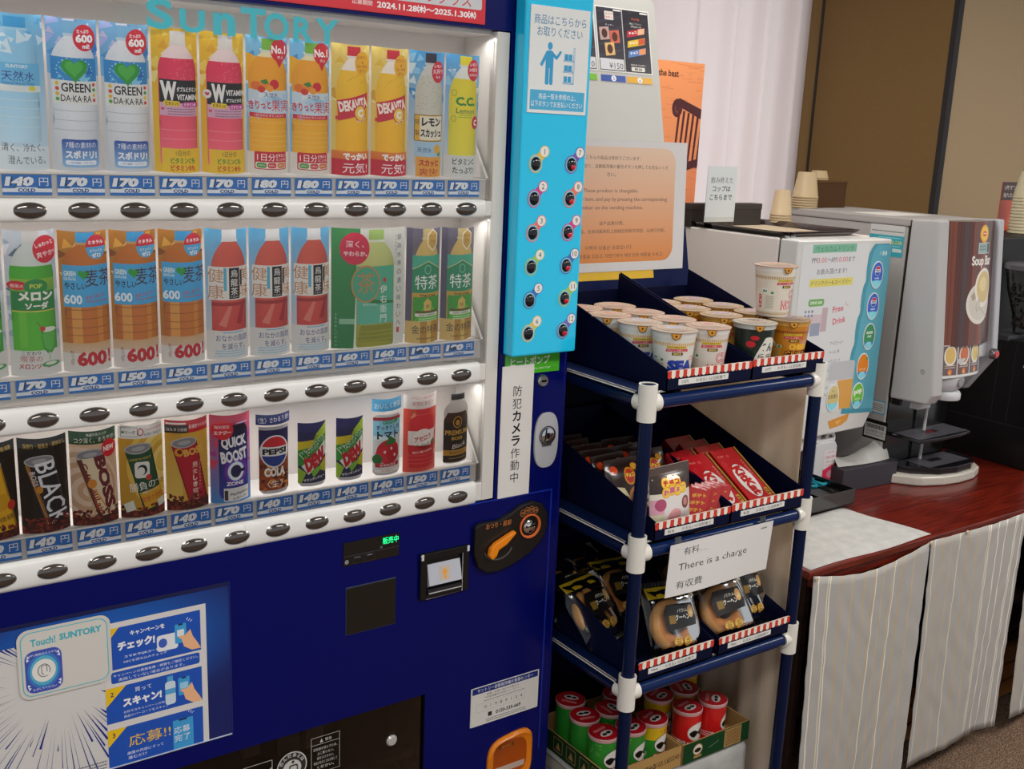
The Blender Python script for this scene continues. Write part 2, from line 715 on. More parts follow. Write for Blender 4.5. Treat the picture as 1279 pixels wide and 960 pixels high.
# unseen lamp added to brighten each display row, no tube modelled
for z in (1.8255, 1.4905, 1.1655):
    la = area('display_fill_lamp', (-.5, .030, z - .004), (math.radians(-14), 0, 0), 1.1, .012, DISPLAY_W, (1, .98, .97))
# button rails
BT = []
for k, (zc, hh) in enumerate(((1.5105, .0175), (1.1905, .021), (.9405, .024))):
    mb = MB()
    prof = []
    for i in range(9):
        t = -PI / 2 + PI * i / 8
        prof.append((.006 - .010 * math.cos(t) ** .6, zc + hh * math.sin(t)))
    prof = [(.02, zc - hh)] + prof + [(.02, zc + hh)]
    xs = [-1.06, -.4425, -.4418, -.4402, -.4395, .043]
    rows = []
    for x in xs:
        d = .0012 if x in (-.4418, -.4402) else 0
        rows.append([(x, y + d, z) for y, z in prof])
    mb.grid(rows, '#efeeea')
    mb.face([(xs[-1], y, z) for y, z in prof][::-1], '#e3e1dc')
    mb.face([(xs[0], y, z) for y, z in prof], '#efeeea')
    rail = vm(mb.build('button_rail', 'plastic', crease=50))
    mb = MB().box(.0445, .003, zc - hh * .8, .072, .02, zc + hh * .8, '#e4e2dc')
    vm(mb.build('rail_end', 'plastic', bevel=.002), rail)
    for n in range(-3, 11):
        x = n_x = (n - 10) * .076
        if k == 0 and n == -3:
            pass
        rr = []
        for i in range(7):
            a = i / 6 * PI / 2
            row = []
            for j in range(36):
                t = 2 * PI * j / 36
                row.append((x + .0222 * math.cos(a) * math.cos(t), -.0042 - .0052 * math.sin(a), zc + .0112 * math.cos(a) * math.sin(t)))
            rr.append(row)
        bt = MB().grid(rr, '#736d6a', closed=True)
        ring = []
        for sc_ in (1.0, 1.07):
            ring.append([(x + .0222 * sc_ * math.cos(2 * PI * j / 36), -.0046 if sc_ == 1 else -.0036, zc + .0112 * (sc_ + .03 * (sc_ > 1)) * math.sin(2 * PI * j / 36)) for j in range(36)])
        bt.grid(ring, '#b9b4ae', closed=True)
        vm(bt.build('selection_button', 'smoked_mirror', crease=80), rail)

# clear front panes between the rails; the top one carries the pale blue name
CY = '#45bccb'
a = Art(330, 60)
xs = [6, 62, 118, 176, 226, 276, 318]
a.t('S', 27, 30, 44, CY, 40, .035)
a.t('U', 77, 24, 34, CY, 40, .035)
a.t('n', 128, 24, 34, CY, 36, .04)
a.t('T', 176, 30, 46, CY, 42, .035)
a.t('O', 215, 28, 42, CY, 42, .035)
a.t('R', 262, 27, 40, CY, 36, .035)
a.t('Y', 304, 28, 40, CY, 44, .035)
for z0, z1 in ((1.529, 1.835), (1.213, 1.492), (.966, 1.168)):
    g = vm(MB().box(-1.06, .0045, z0, .056, .0065, z1, '#ffffff').build('front_pane', 'clear_acrylic'))
    if z0 > 1.5:
        mb = MB().art(a, front(-.585, .004, 1.776), clip=False)
        vm(mb.build('pane_lettering', 'matte_plastic'), g)

# red campaign strip in the header
a = Art(640, 120, '#e0142a')
a.rrect(60, 25, 346, 118, 4, '#d8d8dc')
a.rrect(366, 25, 440, 118, 3, '#1c49a5')
a.rrect(436, 23, 632, 118, 4, '#d8d8dc')
a.t('筋トレグッズ', 538, 37, 23, '#d81e33', 146, .05)
a.t('第', 384, 34, 12, '#ffffff')
a.t('弾', 424, 34, 12, '#ffffff')
a.ell(404, 35, 8, 8, '#f4d21c')
a.t('応募期間', 84, 15, 8, '#ffffff', 38, .02)
a.t('2024.10.1㈫〜2024.11.27㈬', 212, 15, 13, '#ffffff', 200, .03)
a.t('応募期間', 392, 13, 8, '#ffffff', 38, .02)
a.t('2024.11.28㈭〜2025.1.30㈭', 520, 13, 13, '#ffffff', 200, .03)
mb = MB().box(-.613, -.003, 1.8425, .028, .001, 1.965, '#e0142a')
mb.art(a, front(-.612, -.0035, 1.8435))
vm(mb.build('campaign_strip', 'glossy_print'))

# ---- selection box (light blue) on the right stile
SY = -.035
CB = '#22cdfa'
mb = MB()
mb.box(.0965, SY, 1.2235, .2545, -.0005, 1.93, CB)
sel = vm(mb.build('selection_box', 'glossy_plastic', bevel=.004))
a = Art(139, 192, '#eef0ee')
DB = '#1681b2'
a.t('商品はこちらから', 69, 168, 17, DB, 122, .03)
a.t('お取りください', 69, 147, 17, DB, 106, .03)
F_ = '#2ba3d8'
a.ell(47, 122, 5.6, 7, F_)
a.rrect(38, 82, 56, 114, 6, F_)
a.rrect(38, 52, 46.4, 100, 3.5, F_)
a.rrect(47.8, 52, 56, 100, 3.5, F_)
a.poly([(39, 113), (44, 108), (30, 84), (25, 88)], F_)
a.line(50, 111, 63, 101, 6, F_)
a.line(62, 99.5, 73, 114, 5, F_)
for x0, y0, x1, y1 in ((103, 56, 106, 122), (80, 97, 104, 99), (80, 77, 104, 79), (80, 56, 104, 58)):
    a.frame(x0, y0, x1, y1, .8, F_)
for y in (99, 79, 59):
    for x in (82, 91.5):
        a.rect(x, y, x + 8, y + 11, F_)
a.rect(5, 6, 134, 42, '#49b4e0')
a.t('商品一覧を参照の上、', 69, 31, 10.5, '#ffffff', 88, .03)
a.t('以下ボタンでお支払いください', 69, 17, 11, '#ffffff', 122, .03)
mb = MB().box(.106, SY - .002, 1.692, .245, SY + .0005, 1.884, '#eef0ee')
mb.art(a, front(.106, SY - .0024, 1.692))
vm(mb.build('instruction_sign', 'glossy_print'), sel)
rings = ['#f0c648', '#d8418f', '#ee7f78', '#a3cf74', '#3f77c4', '#efcb52', '#7a5cb4', '#ee7c62', '#dc4390', '#4477c0', '#a8d06a', '#7766bb']
for i in range(12):
    x = .1325 if i < 6 else .2185
    z = 1.598 - .0657 * (i % 6)
    mb = MB()
    a = Art(60, 60)
    a.ell(20, 25, 15.5, 17.5, rings[i])
    a.poly([(22, 42), (35, 30), (47, 47), (38, 57)], rings[i])
    a.ell(20, 25, 13.6, 15.4, '#8fd2ea')
    a.ell(40, 48, 11.2, 11.2, rings[i])
    a.ell(40, 48, 9.6, 9.6, '#f4f1ea')
    a.t(str(i + 1), 40, 48, 10, '#222222', None, .0)
    mb.art(a, front(x - .020, SY - .0006, z - .025), clip=False)
    rr = []
    for q in range(6):
        e = q / 5 * PI / 2
        rr.append([(x + .0108 * math.cos(e) * math.cos(2 * PI * j / 28), SY - .0014 - .006 * math.sin(e), z + .0128 * math.cos(e) * math.sin(2 * PI * j / 28)) for j in range(28)])
    mb.grid(rr, '#141118', closed=True)
    if i >= 6:
        rr = []
        for q in range(5):
            e = q / 4 * PI / 2
            rr.append([(x + .001 + .0062 * math.cos(e) * math.cos(2 * PI * j / 20), SY - .0055 - .0028 * math.sin(e), z - .0045 + .0058 * math.cos(e) * math.sin(2 * PI * j / 20)) for j in range(20)])
        mb.grid(rr, '#d2122a', closed=True)
    vm(mb.build('numbered_button', 'glossy_plastic', crease=80), sel)

# green label, paper strip, key lock and door handle
a = Art(136, 46, '#49b520')
a.t('ヒートポンプ', 62, 27, 18, '#e8f5e0', 98, .03)
a.t('powered by HEAT PUMP', 84, 9, 5, '#d8f0c8', 60, .01)
mb = MB().box(.104, -.0014, 1.178, .240, .001, 1.224, '#49b520').art(a, front(.104, -.0018, 1.178))
vm(mb.build('green_label', 'glossy_print'))
a = Art(78, 278, '#e7e3dd')
a.vt('防犯カメラ作動中', 39, 238, 22, 26.3, '#1a1a1a', .03)
mb = MB().box(.097, -.003, .920, .1752, -.0015, 1.198, '#e2ded8').art(a, front(.0972, -.0033, .920))
vm(tag(mb.build('paper_strip', 'printed_paper'), 'white paper strip with vertical black lettering'))
mb = MB().lathe([(.0, -.007), (.0105, -.007), (.013, -.004), (.013, .002)], '#c9c8c6', 28, (.199, 0, 1.160), 'y', cap=False)
mb.box(.193, -.0078, 1.158, .205, -.0068, 1.162, '#1a1a1a')
vm(mb.build('key_lock', 'brushed_metal'))
hp = []
for k in range(40):
    t = 2 * PI * k / 40
    hp.append((.2145 + .0305 * math.copysign(abs(math.cos(t)) ** .75, math.cos(t)), 1.031 + .060 * math.copysign(abs(math.sin(t)) ** .75, math.sin(t))))
mb = MB().prism(hp, lambda x, z: (x, -.006, z), lambda x, z: (x, .001, z), '#b9b9bd')
hn = vm(mb.build('door_handle', 'matte_plastic', bevel=.002))
mb = MB()
mb.lathe([(.0205, -.0065), (.0205, -.0085), (.019, -.0085), (.018, -.0065)], '#8c8c90', 32, (.2145, 0, 1.042), 'y', cap=False)
mb.lathe([(.0, -.010), (.010, -.0105), (.0155, -.009), (.0165, -.006)], '#dcdce0', 32, (.2145, 0, 1.042), 'y', cap=False)
mb.box(.2115, -.0115, 1.036, .2175, -.0095, 1.048, '#444448')
vm(mb.build('lock_cylinder', 'chrome'), hn)
mb = MB().hexa([(.203, -.0068, 1.018), (.226, -.0068, 1.018), (.226, -.0058, 1.018), (.203, -.0058, 1.018), (.198, -.0068, 1.034), (.231, -.0068, 1.034), (.231, -.0058, 1.034), (.198, -.0058, 1.034)], '#5c5c62')
vm(mb.build('handle_recess', 'matte_plastic'), hn)

# coin unit
cp = [(.040, .892), (.052, .899), (.100, .8985), (.126, .908), (.152, .921), (.182, .926), (.207, .917), (.223, .895), (.224, .862), (.210, .834), (.180, .810), (.140, .793), (.100, .785), (.070, .788), (.050, .803), (.040, .832)]
mb = MB().prism([(x, z - .0225) for x, z in cp], lambda x, z: (x, -.012, z), lambda x, z: (x, .001, z), '#181513')
cu_ = vm(mb.build('coin_unit', 'plastic', bevel=.003))
a = Art(190, 150)
a.t('おつり・返却', 56, 105, 12, '#d9823a', 62, .02)
for q, tx in enumerate(('500', '100', '50', '10')):
    a.ell(116 + q * 11, 115 + (4, 8, 9, 5)[q], 6.4, 7.2, '#d9823a', 22)
    a.ell(116 + q * 11, 115 + (4, 8, 9, 5)[q], 5.6, 6.4, '#181513', 22)
    a.t(tx, 116 + q * 11, 115 + (4, 8, 9, 5)[q], 4.5, '#d9823a', 7.5, .01)
vm(MB().art(a, front(.040, -.0125, .763), clip=False).build('coin_unit_print', 'matte_plastic'), cu_)
lp = [(.068, .806), (.076, .797), (.086, .803), (.091, .816), (.112, .826), (.134, .846), (.131, .851), (.112, .844), (.098, .838), (.083, .832), (.071, .822)]
mb = MB().prism(lp, lambda x, z: (x, -.026, z), lambda x, z: (x, -.013, z), '#f08a12')
vm(mb.build('return_lever', 'plastic', bevel=.003), cu_)
mb = MB().lathe([(.0265, -.013), (.0265, -.0165), (.0235, -.0165), (.022, -.013)], '#e0703a', 40, (.175, 0, .851), 'y', cap=False)
mb.lathe([(.0, -.0128), (.0235, -.0128)], '#0b0a0a', 40, (.175, 0, .851), 'y', cap=False)
vm(mb.build('coin_ring', 'plastic'), cu_)
mb = MB().lathe([(.0, -.022), (.009, -.021), (.0145, -.017), (.0155, -.0128)], '#d9d6d2', 28, (.172, 0, .850), 'y', cap=False)
mb.box(.160, -.0225, .852, .184, -.020, .8545, '#141414')
vm(mb.build('coin_slot', 'chrome'), cu_)
rg = []
for k in range(13):
    t = PI * (1.08 + .86 * k / 12)
    rg.append((.097 + .034 * math.cos(t), -.013, .817 + .026 * math.sin(t)))
vm(MB().tube(rg, .0022, '#4a4643', 8).build('lever_guard', 'glossy_plastic'), cu_)

# price read-out, bill slot, card reader
mb = MB().box(-.250, -.002, .842, -.131, .001, .889, '#141416')
a = Art(119, 47)
a.rect(0, 19, 119, 19.8, '#4a4a52')
a.ell(7, 8, 4.2, 4.6, '#8d8d92', 20)
a.frame(20, 2, 41, 17, .6, '#3a3a40')
a.frame(44, 2, 66, 17, .6, '#3a3a40')
a.t('おつりなし', 30, 14, 3, '#bdbdc4', 13, 0)
a.t('つり銭切れ', 55, 14, 3, '#bdbdc4', 13, 0)
a.t('円', 80, 24, 4.5, '#a5a5ae', None, 0)
mb.art(a, front(-.250, -.0024, .842))
ro = vm(mb.build('price_readout', 'glossy_plastic'))
a = Art(60, 30)
a.t('販売中', 18, 14, 14, (0, 1, .3), 34, .03)
vm(MB().art(a, front(-.168, -.0028, .864), clip=False).build('sold_light', 'green_led'), ro)
mb = MB()
mb.box(-.084, -.008, .822, .029, .002, .834, '#0e0d0d')
mb.box(-.084, -.008, .737, -.070, .002, .822, '#0e0d0d')
mb.box(.014, -.008, .737, .029, .002, .822, '#0e0d0d')
mb.box(-.070, -.008, .737, .014, .002, .745, '#0e0d0d')
mb.box(-.070, -.0005, .745, .014, .002, .822, '#060606')
bs = vm(mb.build('bill_slot', 'plastic', bevel=.0015))
mb = MB().hexa([(-.066, -.013, .766), (.010, -.013, .766), (.010, -.004, .760), (-.066, -.004, .760), (-.066, -.002, .808), (.010, -.002, .808), (.010, -.0008, .808), (-.066, -.0008, .808)], '#bdbfc9')
a = Art(76, 40)
a.rect(26, 6, 50, 34, '#c9b9a8')
a.poly([(38, 30), (46, 20), (41, 20), (41, 9), (35, 9), (35, 20), (30, 20)], '#eaa23a')
mb.art(a, lambda u, v, l: (-.066 + u / 1000, -.0135 + v / 42 * .011 - l / 1000, .766 + v / 1000))
vm(mb.build('bill_tongue', 'glossy_plastic'), bs)
mb = MB().box(-.068, -.011, .7465, .012, -.003, .757, '#25252a').box(-.066, -.0125, .749, .010, -.0105, .7505, '#c8c8cc')
vm(mb.build('bill_roller', 'glossy_plastic'), bs)
for x in (-.083, .0235):
    vm(MB().box(x, -.0095, .822, x + .005, -.0075, .834, '#d9d9dd').build('slot_corner', 'plastic'), bs)
mb = MB().box(-.244, -.0015, .698, -.136, .001, .797, '#3a465e')
mb.box(-.2432, -.0025, .6995, -.1368, .001, .7955, '#131313')
vm(mb.build('card_reader', 'glossy_plastic', bevel=.0008))
# ---- lit-looking campaign panel at the lower left of the door (printed board behind clear plastic)
PW = 560


def pb(x, y):
    d = math.hypot((x - 330) / 260, (y - 215) / 120)
    t = max(0, min(1, 1.25 - d))
    t = t * t * (3 - 2 * t)
    p, q = L('#031c63'), L('#0a64c4')
    return tuple(a_ + (b_ - a_) * t for a_, b_ in zip(p, q))


a = Art(PW, 292)
for i in range(14):
    for j in range(8):
        a.rect(i * 40, j * 36.5, i * 40 + 40, j * 36.5 + 36.5, pb)
# white burst with dark speed lines (centre at 275, 190 mm)
bx = 342
a.rect(0, 0, bx, 262, '#d9d6d3')
rr = random.Random(3)
for k in range(110):
    t = 2 * PI * k / 110 + rr.uniform(-.02, .02)
    r0 = rr.uniform(62, 100) if k % 3 else rr.uniform(80, 120)
    r1 = rr.uniform(120, 320)
    wd = rr.uniform(.5, 2.0)
    c_, s_ = math.cos(t), math.sin(t)
    x0, y0, x1, y1 = 272 + r0 * c_, 186 + .95 * r0 * s_, 272 + r1 * c_, 186 + .95 * r1 * s_
    if x1 > bx:
        f_ = (bx - x0) / (x1 - x0)
        if f_ < .1:
            continue
        x1, y1 = bx, y0 + (y1 - y0) * f_
    if max(y0, y1) > 262:
        if y0 > 255:
            continue
        f_ = (262 - y0) / (y1 - y0)
        x1, y1 = x0 + (x1 - x0) * f_, 262
    a.poly([(x0, y0), (x1 - s_ * wd, y1 + c_ * wd), (x1 + s_ * wd, y1 - c_ * wd)], '#0a2a86')
a.bars(290, 338, 16, 3, 6, '#6a6a74', 2.2)
# white frame with three blue step cards
a.rect(bx, 0, 516, 268, '#dcd9d6')
KB = '#1152b8'
for y0, y1 in ((182, 258), (84, 150), (0, 72)):
    a.rect(bx, y0, 506, y1, KB)
a.rrect(352, 157, 503, 178, 4, KB)
a.poly([(bx, 258), (368, 258), (bx, 226)], '#f0c419')
a.poly([(bx, 150), (376, 150), (bx, 116)], '#f0c419')
a.poly([(bx, 72), (374, 72), (bx, 40)], '#f0c419')
a.t('1', 348, 248, 9, '#1a2a60', None, .02)
a.t('2', 352, 138, 9, '#1a2a60', None, .02)
a.t('3', 352, 61, 9, '#1a2a60', None, .02)
a.t('キャンペーンを', 415, 243, 9, '#f2f2f2', 58, .03)
a.t('チェック!', 396, 223, 17, '#f2f2f2', 62, .06)
a.t('スマホでQRコードか', 408, 202, 5, '#e6ecf6', 66, .02)
a.t('NFCを読み込みチェック', 410, 193, 5, '#e6ecf6', 72, .02)
a.t('キャンペーンの実施有無・概要をご確認ください。', 428, 171, 5.5, '#e6ecf6', 144, .02)
a.t('実施していない場合があります。', 420, 162.5, 5.5, '#e6ecf6', 112, .02)
a.t('買って', 404, 137, 8, '#f2f2f2', 28, .04)
a.t('スキャン!', 402, 117, 17, '#f2f2f2', 66, .06)
a.t('お好きなキャンペーンがあれば、', 412, 100, 5, '#e6ecf6', 84, .02)
a.t('商品のバーコードをスキャン', 408, 91.5, 5, '#e6ecf6', 76, .02)
a.t('応募!!', 412, 42, 22, '#f0c419', 72, .06)
a.t('画面の内容にそって', 404, 20, 6, '#e6ecf6', 62, .02)
a.t('進むだけ', 390, 11, 6, '#e6ecf6', 32, .02)


def hand(x, y):
    a.poly([(x + 2, y + 20), (x + 10, y + 26), (x + 18, y + 34), (x + 22, y + 20), (x + 30, y + 6), (x + 36, y - 6), (x + 20, y - 6), (x + 6, y + 4)], '#f0b98c')
    a.poly([(x - 4, y + 24), (x + 6, y + 26), (x + 12, y + 20), (x, y + 20)], '#f0b98c')


def phone(x, y, w_, h_):
    a.rrect(x, y, x + w_, y + h_, 2, '#3aa0dc')
    a.rect(x + w_ * .3, y + h_ - 3, x + w_ * .7, y + h_, '#1a2a4a')


a.rrect(430, 196, 466, 226, 5, '#e8eaee')
a.ell(440, 211, 7.5, 8.5, '#3b5fc0')
phone(461, 204, 20, 36)
a.rect(465, 217, 477, 229, '#e8eaee')
hand(470, 192)
for q in range(3):
    a.line(482 + 3 * q, 244 - 2 * q, 484 + 4 * q, 249 - 3 * q, .8, '#ffffff')
a.rrect(441, 92, 459, 136, 5, '#cfe0ea')
a.rect(441, 112, 459, 122, '#53a8d8')
a.rect(445, 136, 455, 146, '#53a8d8')
phone(464, 104, 20, 34)
a.rrect(467, 116, 481, 128, 2, '#9fd2ec')
hand(470, 90)
phone(452, -4, 36, 62)
a.t('応募', 468, 38, 13, '#f2f2f2', 28, .03)
a.t('完了', 468, 22, 13, '#f2f2f2', 28, .03)
for q in range(3):
    a.line(480 + 3 * q, 68 - 2 * q, 482 + 4 * q, 73 - 3 * q, .8, '#ffffff')
mb = MB().box(-1.032, -.0016, .558, -.470, .001, .8605, '#04124a')
mb.art(a, front(-1.031, -.0019, .561), step=.03)
pn = vm(mb.build('campaign_panel', 'glossy_print'))
mb = MB().box(-1.030, -.003, .5605, -.472, -.0016, .5625, '#c9d4ea').box(-.4725, -.003, .5605, -.4705, -.0016, .858, '#0d2470')
vm(mb.build('panel_edge', 'glossy_plastic'), pn)
# rounded touch sticker that overlaps the panel
a = Art(144, 122)
a.rrect(0, 0, 144, 122, 18, '#d6d2ca')
a.rrect(5, 5, 139, 117, 15, '#55bccb')
a.rrect(6.6, 6.6, 137.4, 115.4, 14, '#d9d5cd')
a.t('Touch!', 39, 98, 13, '#35b2c2', 38, .03)
a.t('SUNTORY', 97, 99, 12, '#35b2c2', 66, .04)
a.rrect(10, 10, 66, 84, 14, '#3d53b4')
a.ell(38, 47, 25, 31, '#3a7cc8')
a.ell(38, 47, 21, 26, '#55b4d2')
a.ell(38, 47, 18, 20, '#ece9e2')
a.ell(38, 47, 9.6, 11.6, '#3a3d58')
a.ell(38, 47, 8.4, 10.4, '#ece9e2')
a.rrect(34, 40, 43, 56, 2, '#3a3d58')
a.rrect(35, 41, 42, 55, 1.6, '#ece9e2')
a.ell(42, 41, 4, 3, '#ece9e2')
for sx in (-1, 1):
    for sy in (-1, 1):
        for q in (0, 5):
            x, y = 38 + sx * (21 - q * .2), 47 + sy * (22 + q)
            a.poly([(x, y), (x + sx * 4, y + sy * 4), (x + sx * 4.5, y - sy * 2)], '#eef2f6')
a.t('NFC機能付スマホを', 38, 77, 4, '#eef2f6', 42, .01)
a.t('かざしてください', 38, 16, 4, '#eef2f6', 36, .01)
mb = MB().art(a, front(-.8205, -.0042, .727))
vm(mb.build('touch_sticker', 'glossy_print'), pn)

# ---- delivery opening with its smoked flap
mb = MB()
mb.box(-.70, .125, .30, -.063, .129, .522, '#151313')
mb.face([(-.70, .13, .3005), (-.063, .13, .3005), (-.063, .0, .3005), (-.70, .0, .3005)], '#241f1d')
mb.face([(-.0635, 0, .30), (-.0635, 0, .522), (-.0635, .13, .522), (-.0635, .13, .30)], '#141212')
mb.face([(-.6995, .13, .30), (-.6995, .13, .522), (-.6995, 0, .522), (-.6995, 0, .30)], '#141212')
mb.box(-.36, .055, .30, -.315, .060, .521, '#6d6f68')
mb.box(-.30, .06, .44, -.262, .075, .521, '#8a7a74')
mb.box(-.43, .06, .46, -.395, .075, .521, '#7a6a64')
mb.box(-.698, .04, .36, -.066, .06, .375, '#3a3533')
vm(mb.build('delivery_chute', 'plastic'))
fl = vm(MB().box(-.696, .004, .304, -.070, .007, .519, '#ffffff').build('delivery_flap', 'smoked_acrylic'))
a = Art(430, 90)
G = '#c9c7c2'
a.frame(0, 0, 80, 46, 1, G)
a.t('HOLD', 52, 30, 11, G, 36, .04)
a.frame(86, 0, 142, 58, 1, G)
a.rect(88, 34, 132, 36, G)
a.poly([(141, 44), (141, 10), (104, 8)], G)
a.ell(182, 30, 31, 32, G)
a.ell(182, 30, 28.5, 29.5, '#2a2725')
for q, ch in enumerate('のんだあとは'):
    t = math.radians(152 - q * 25)
    a.t(ch, 182 + 24 * math.cos(t), 30 + 24.5 * math.sin(t), 7.5, G, None, .03, math.degrees(t) - 90)
a.ell(182, 26, 19, 19, G)
a.ell(184, 40, 3, 3, '#2a2725')
a.rrect(176, 14, 194, 34, 4, '#2a2725')
a.rrect(178.5, 16, 191.5, 31, 3, G)
a.frame(222, -2, 282, 76, .8, G)
a.line(222, 60, 282, 60, .8, G)
a.poly([(240, 63), (247, 63), (243.5, 71)], G)
a.t('警告', 258, 67, 7, G, 14, .03)
for q, tx in enumerate(('自販機を揺らすため、', '上に乗らない。', '指をはさまない。', '商品が出るときは注意して', 'ください。')):
    a.t(tx, 252, 50 - q * 10, 6.5, G, 50 if q in (0, 3) else 36, .02)
mb = MB().art(a, lambda u, v, l: (-.536 + u / 1000, .0034 - l / 1000, .420 + v / 1000), clip=False)
vm(mb.build('flap_print', 'matte_plastic'), fl)
mb = MB().lathe([(.0, -.004), (.009, -.0035), (.012, 0), (.012, .004)], '#b9b6b2', 24, (-.137, .0035, .437), 'y', cap=False)
vm(mb.build('flap_bump', 'glossy_plastic'), fl)

# ---- service label and orange coin return cup
a = Art(178, 92)
a.rrect(0, 0, 178, 92, 3, '#dad7d1')
a.rect(3, 76, 175, 90, '#132a7a')
a.t('サントリー自動販売機お客様センター', 89, 83, 9, '#eeeeee', 146, .03)
a.t('故障・お問い合わせの際には', 82, 70, 5, '#333333', 84, .01)
a.t('下記管理番号をお知らせください。', 82, 63, 5, '#333333', 96, .01)
a.bars(30, 140, 55, 1, 4, '#777777', 1.6)
a.frame(14, 32, 176 - 34, 51, .5, '#a9a6a0')
for q, ch in enumerate('01989104'):
    a.t(ch, 38 + q * 13.4, 41.5, 8, '#333333', None, 0)
    a.line(31 + q * 13.4, 32, 31 + q * 13.4, 51, .4, '#a9a6a0')
a.rect(45, 16, 55, 26, '#222222')
a.t('0120-335-669', 98, 21, 9, '#222222', 66, .03)
a.bars(40, 145, 9, 2, 4.5, '#777777', 1.8)
mb = MB().box(.050, -.0012, .409, .228, .001, .500, '#dad7d1').art(a, front(.050, -.0015, .4085))
vm(mb.build('service_label', 'printed_paper'))
OR = '#e8820f'
mb = MB()
outer, inner, deep = [], [], []
for k in range(44):
    t = 2 * PI * k / 44
    c_, s_ = math.copysign(abs(math.cos(t)) ** .55, math.cos(t)), math.copysign(abs(math.sin(t)) ** .55, math.sin(t))
    outer.append((.157 + .060 * c_, -.005, .302 + .062 * s_ + .008 * c_ * (s_ > 0)))
    inner.append((.157 + .054 * c_, -.010, .302 + .056 * s_ + .007 * c_ * (s_ > 0)))
    deep.append((.157 + .045 * c_, -.0042, .306 + .044 * s_))
base = [(x, .001, z) for x, y, z in outer]
mb.grid([base, outer, inner, deep], OR, closed=True)
mb.face(deep, '#b04d08')
ca_ = vm(mb.build('coin_return_cup', 'plastic', crease=50))
a = Art(44, 12)
a.rect(2, 2, 42, 10, '#6a3208')
a.t('返却口', 22, 6, 6, OR, 26, .03)
vm(MB().art(a, front(.124, -.0046, .332), clip=False).build('cup_print', 'matte_plastic'), ca_)
mb = MB().hexa([(.118, -.0045, .276), (.196, -.0045, .276), (.196, -.0043, .276), (.118, -.0043, .276), (.118, -.0047, .290), (.196, -.0047, .290), (.196, -.0043, .290), (.118, -.0043, .290)], '#c9b3a4')
vm(mb.build('cup_tray', 'glossy_plastic'), ca_)
# ------------------------------------------------------------------ drink cards behind the front panes
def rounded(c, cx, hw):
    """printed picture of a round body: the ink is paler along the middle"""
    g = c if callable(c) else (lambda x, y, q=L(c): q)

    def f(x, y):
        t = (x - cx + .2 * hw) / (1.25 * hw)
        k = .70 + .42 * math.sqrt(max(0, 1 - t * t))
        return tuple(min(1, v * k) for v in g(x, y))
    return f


def bottle(a, cx, y0, y1, wd, body, cap, capw=.42, neck=None, top=None, nw=.36, sh=.66, ridge=None, fill=1.0):
    """printed bottle: body colour up to `fill`, clear above"""
    H = y1 - y0
    hw = wd / 2
    ys = y0 + H * sh
    side = [(hw * .94, y0), (hw, y0 + 4), (hw, y0 + H * .28), (hw * .93, y0 + H * .30), (hw * .93, y0 + H * .33), (hw, y0 + H * .35), (hw, ys)]
    for k in range(1, 7):
        t = k / 6
        side.append((hw * (1 - (1 - nw / 1) * t ** 1.6) if t < 1 else hw * nw, ys + H * (.89 - sh) * (1 - (1 - t) ** 1.3)))
    side.append((hw * nw, y0 + H * .90))
    full = [(cx + x, y) for x, y in side] + [(cx - x, y) for x, y in side[::-1]]
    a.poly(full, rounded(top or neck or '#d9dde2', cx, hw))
    if fill > 0:
        yt = y0 + H * fill
        low = [(x, y) for x, y in side if y <= yt]
        for i in range(1, len(side)):
            if side[i - 1][1] <= yt < side[i][1]:
                t = (yt - side[i - 1][1]) / (side[i][1] - side[i - 1][1])
                low.append((side[i - 1][0] + (side[i][0] - side[i - 1][0]) * t, yt))
                break
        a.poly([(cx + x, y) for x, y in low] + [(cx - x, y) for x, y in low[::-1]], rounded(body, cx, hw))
    cw = hw * capw
    a.rect(cx - cw * 1.12, y0 + H * .895, cx + cw * 1.12, y0 + H * .915, neck or '#e2e4e6')
    a.rrect(cx - cw, y0 + H * .915, cx + cw, y1, 1.2, cap)
    if ridge:
        for q in ridge:
            a.rect(cx - hw * .97, y0 + H * q, cx + hw * .97, y0 + H * q + .9, top or '#ffffff')


def shard(a, x0, y0, x1, y1, cols, n, seed):
    r = random.Random(seed)
    for _ in range(n):
        x, y = r.uniform(x0, x1), r.uniform(y0, y1)
        s_ = r.uniform(5, 13)
        t = r.uniform(0, 6.28)
        a.poly([(x + s_ * math.cos(t + q), y + s_ * math.sin(t + q)) for q in (0, 2 + r.random() * .4, 4 + r.random() * .6)], r.choice(cols))


def heart(a, cx, cy, s_, c):
    p = []
    for k in range(30):
        t = 2 * PI * k / 30
        p.append((cx + s_ * 16 * math.sin(t) ** 3 / 16, cy + s_ * (13 * math.cos(t) - 5 * math.cos(2 * t) - 2 * math.cos(3 * t) - math.cos(4 * t)) / 16))
    a.poly(p, c)


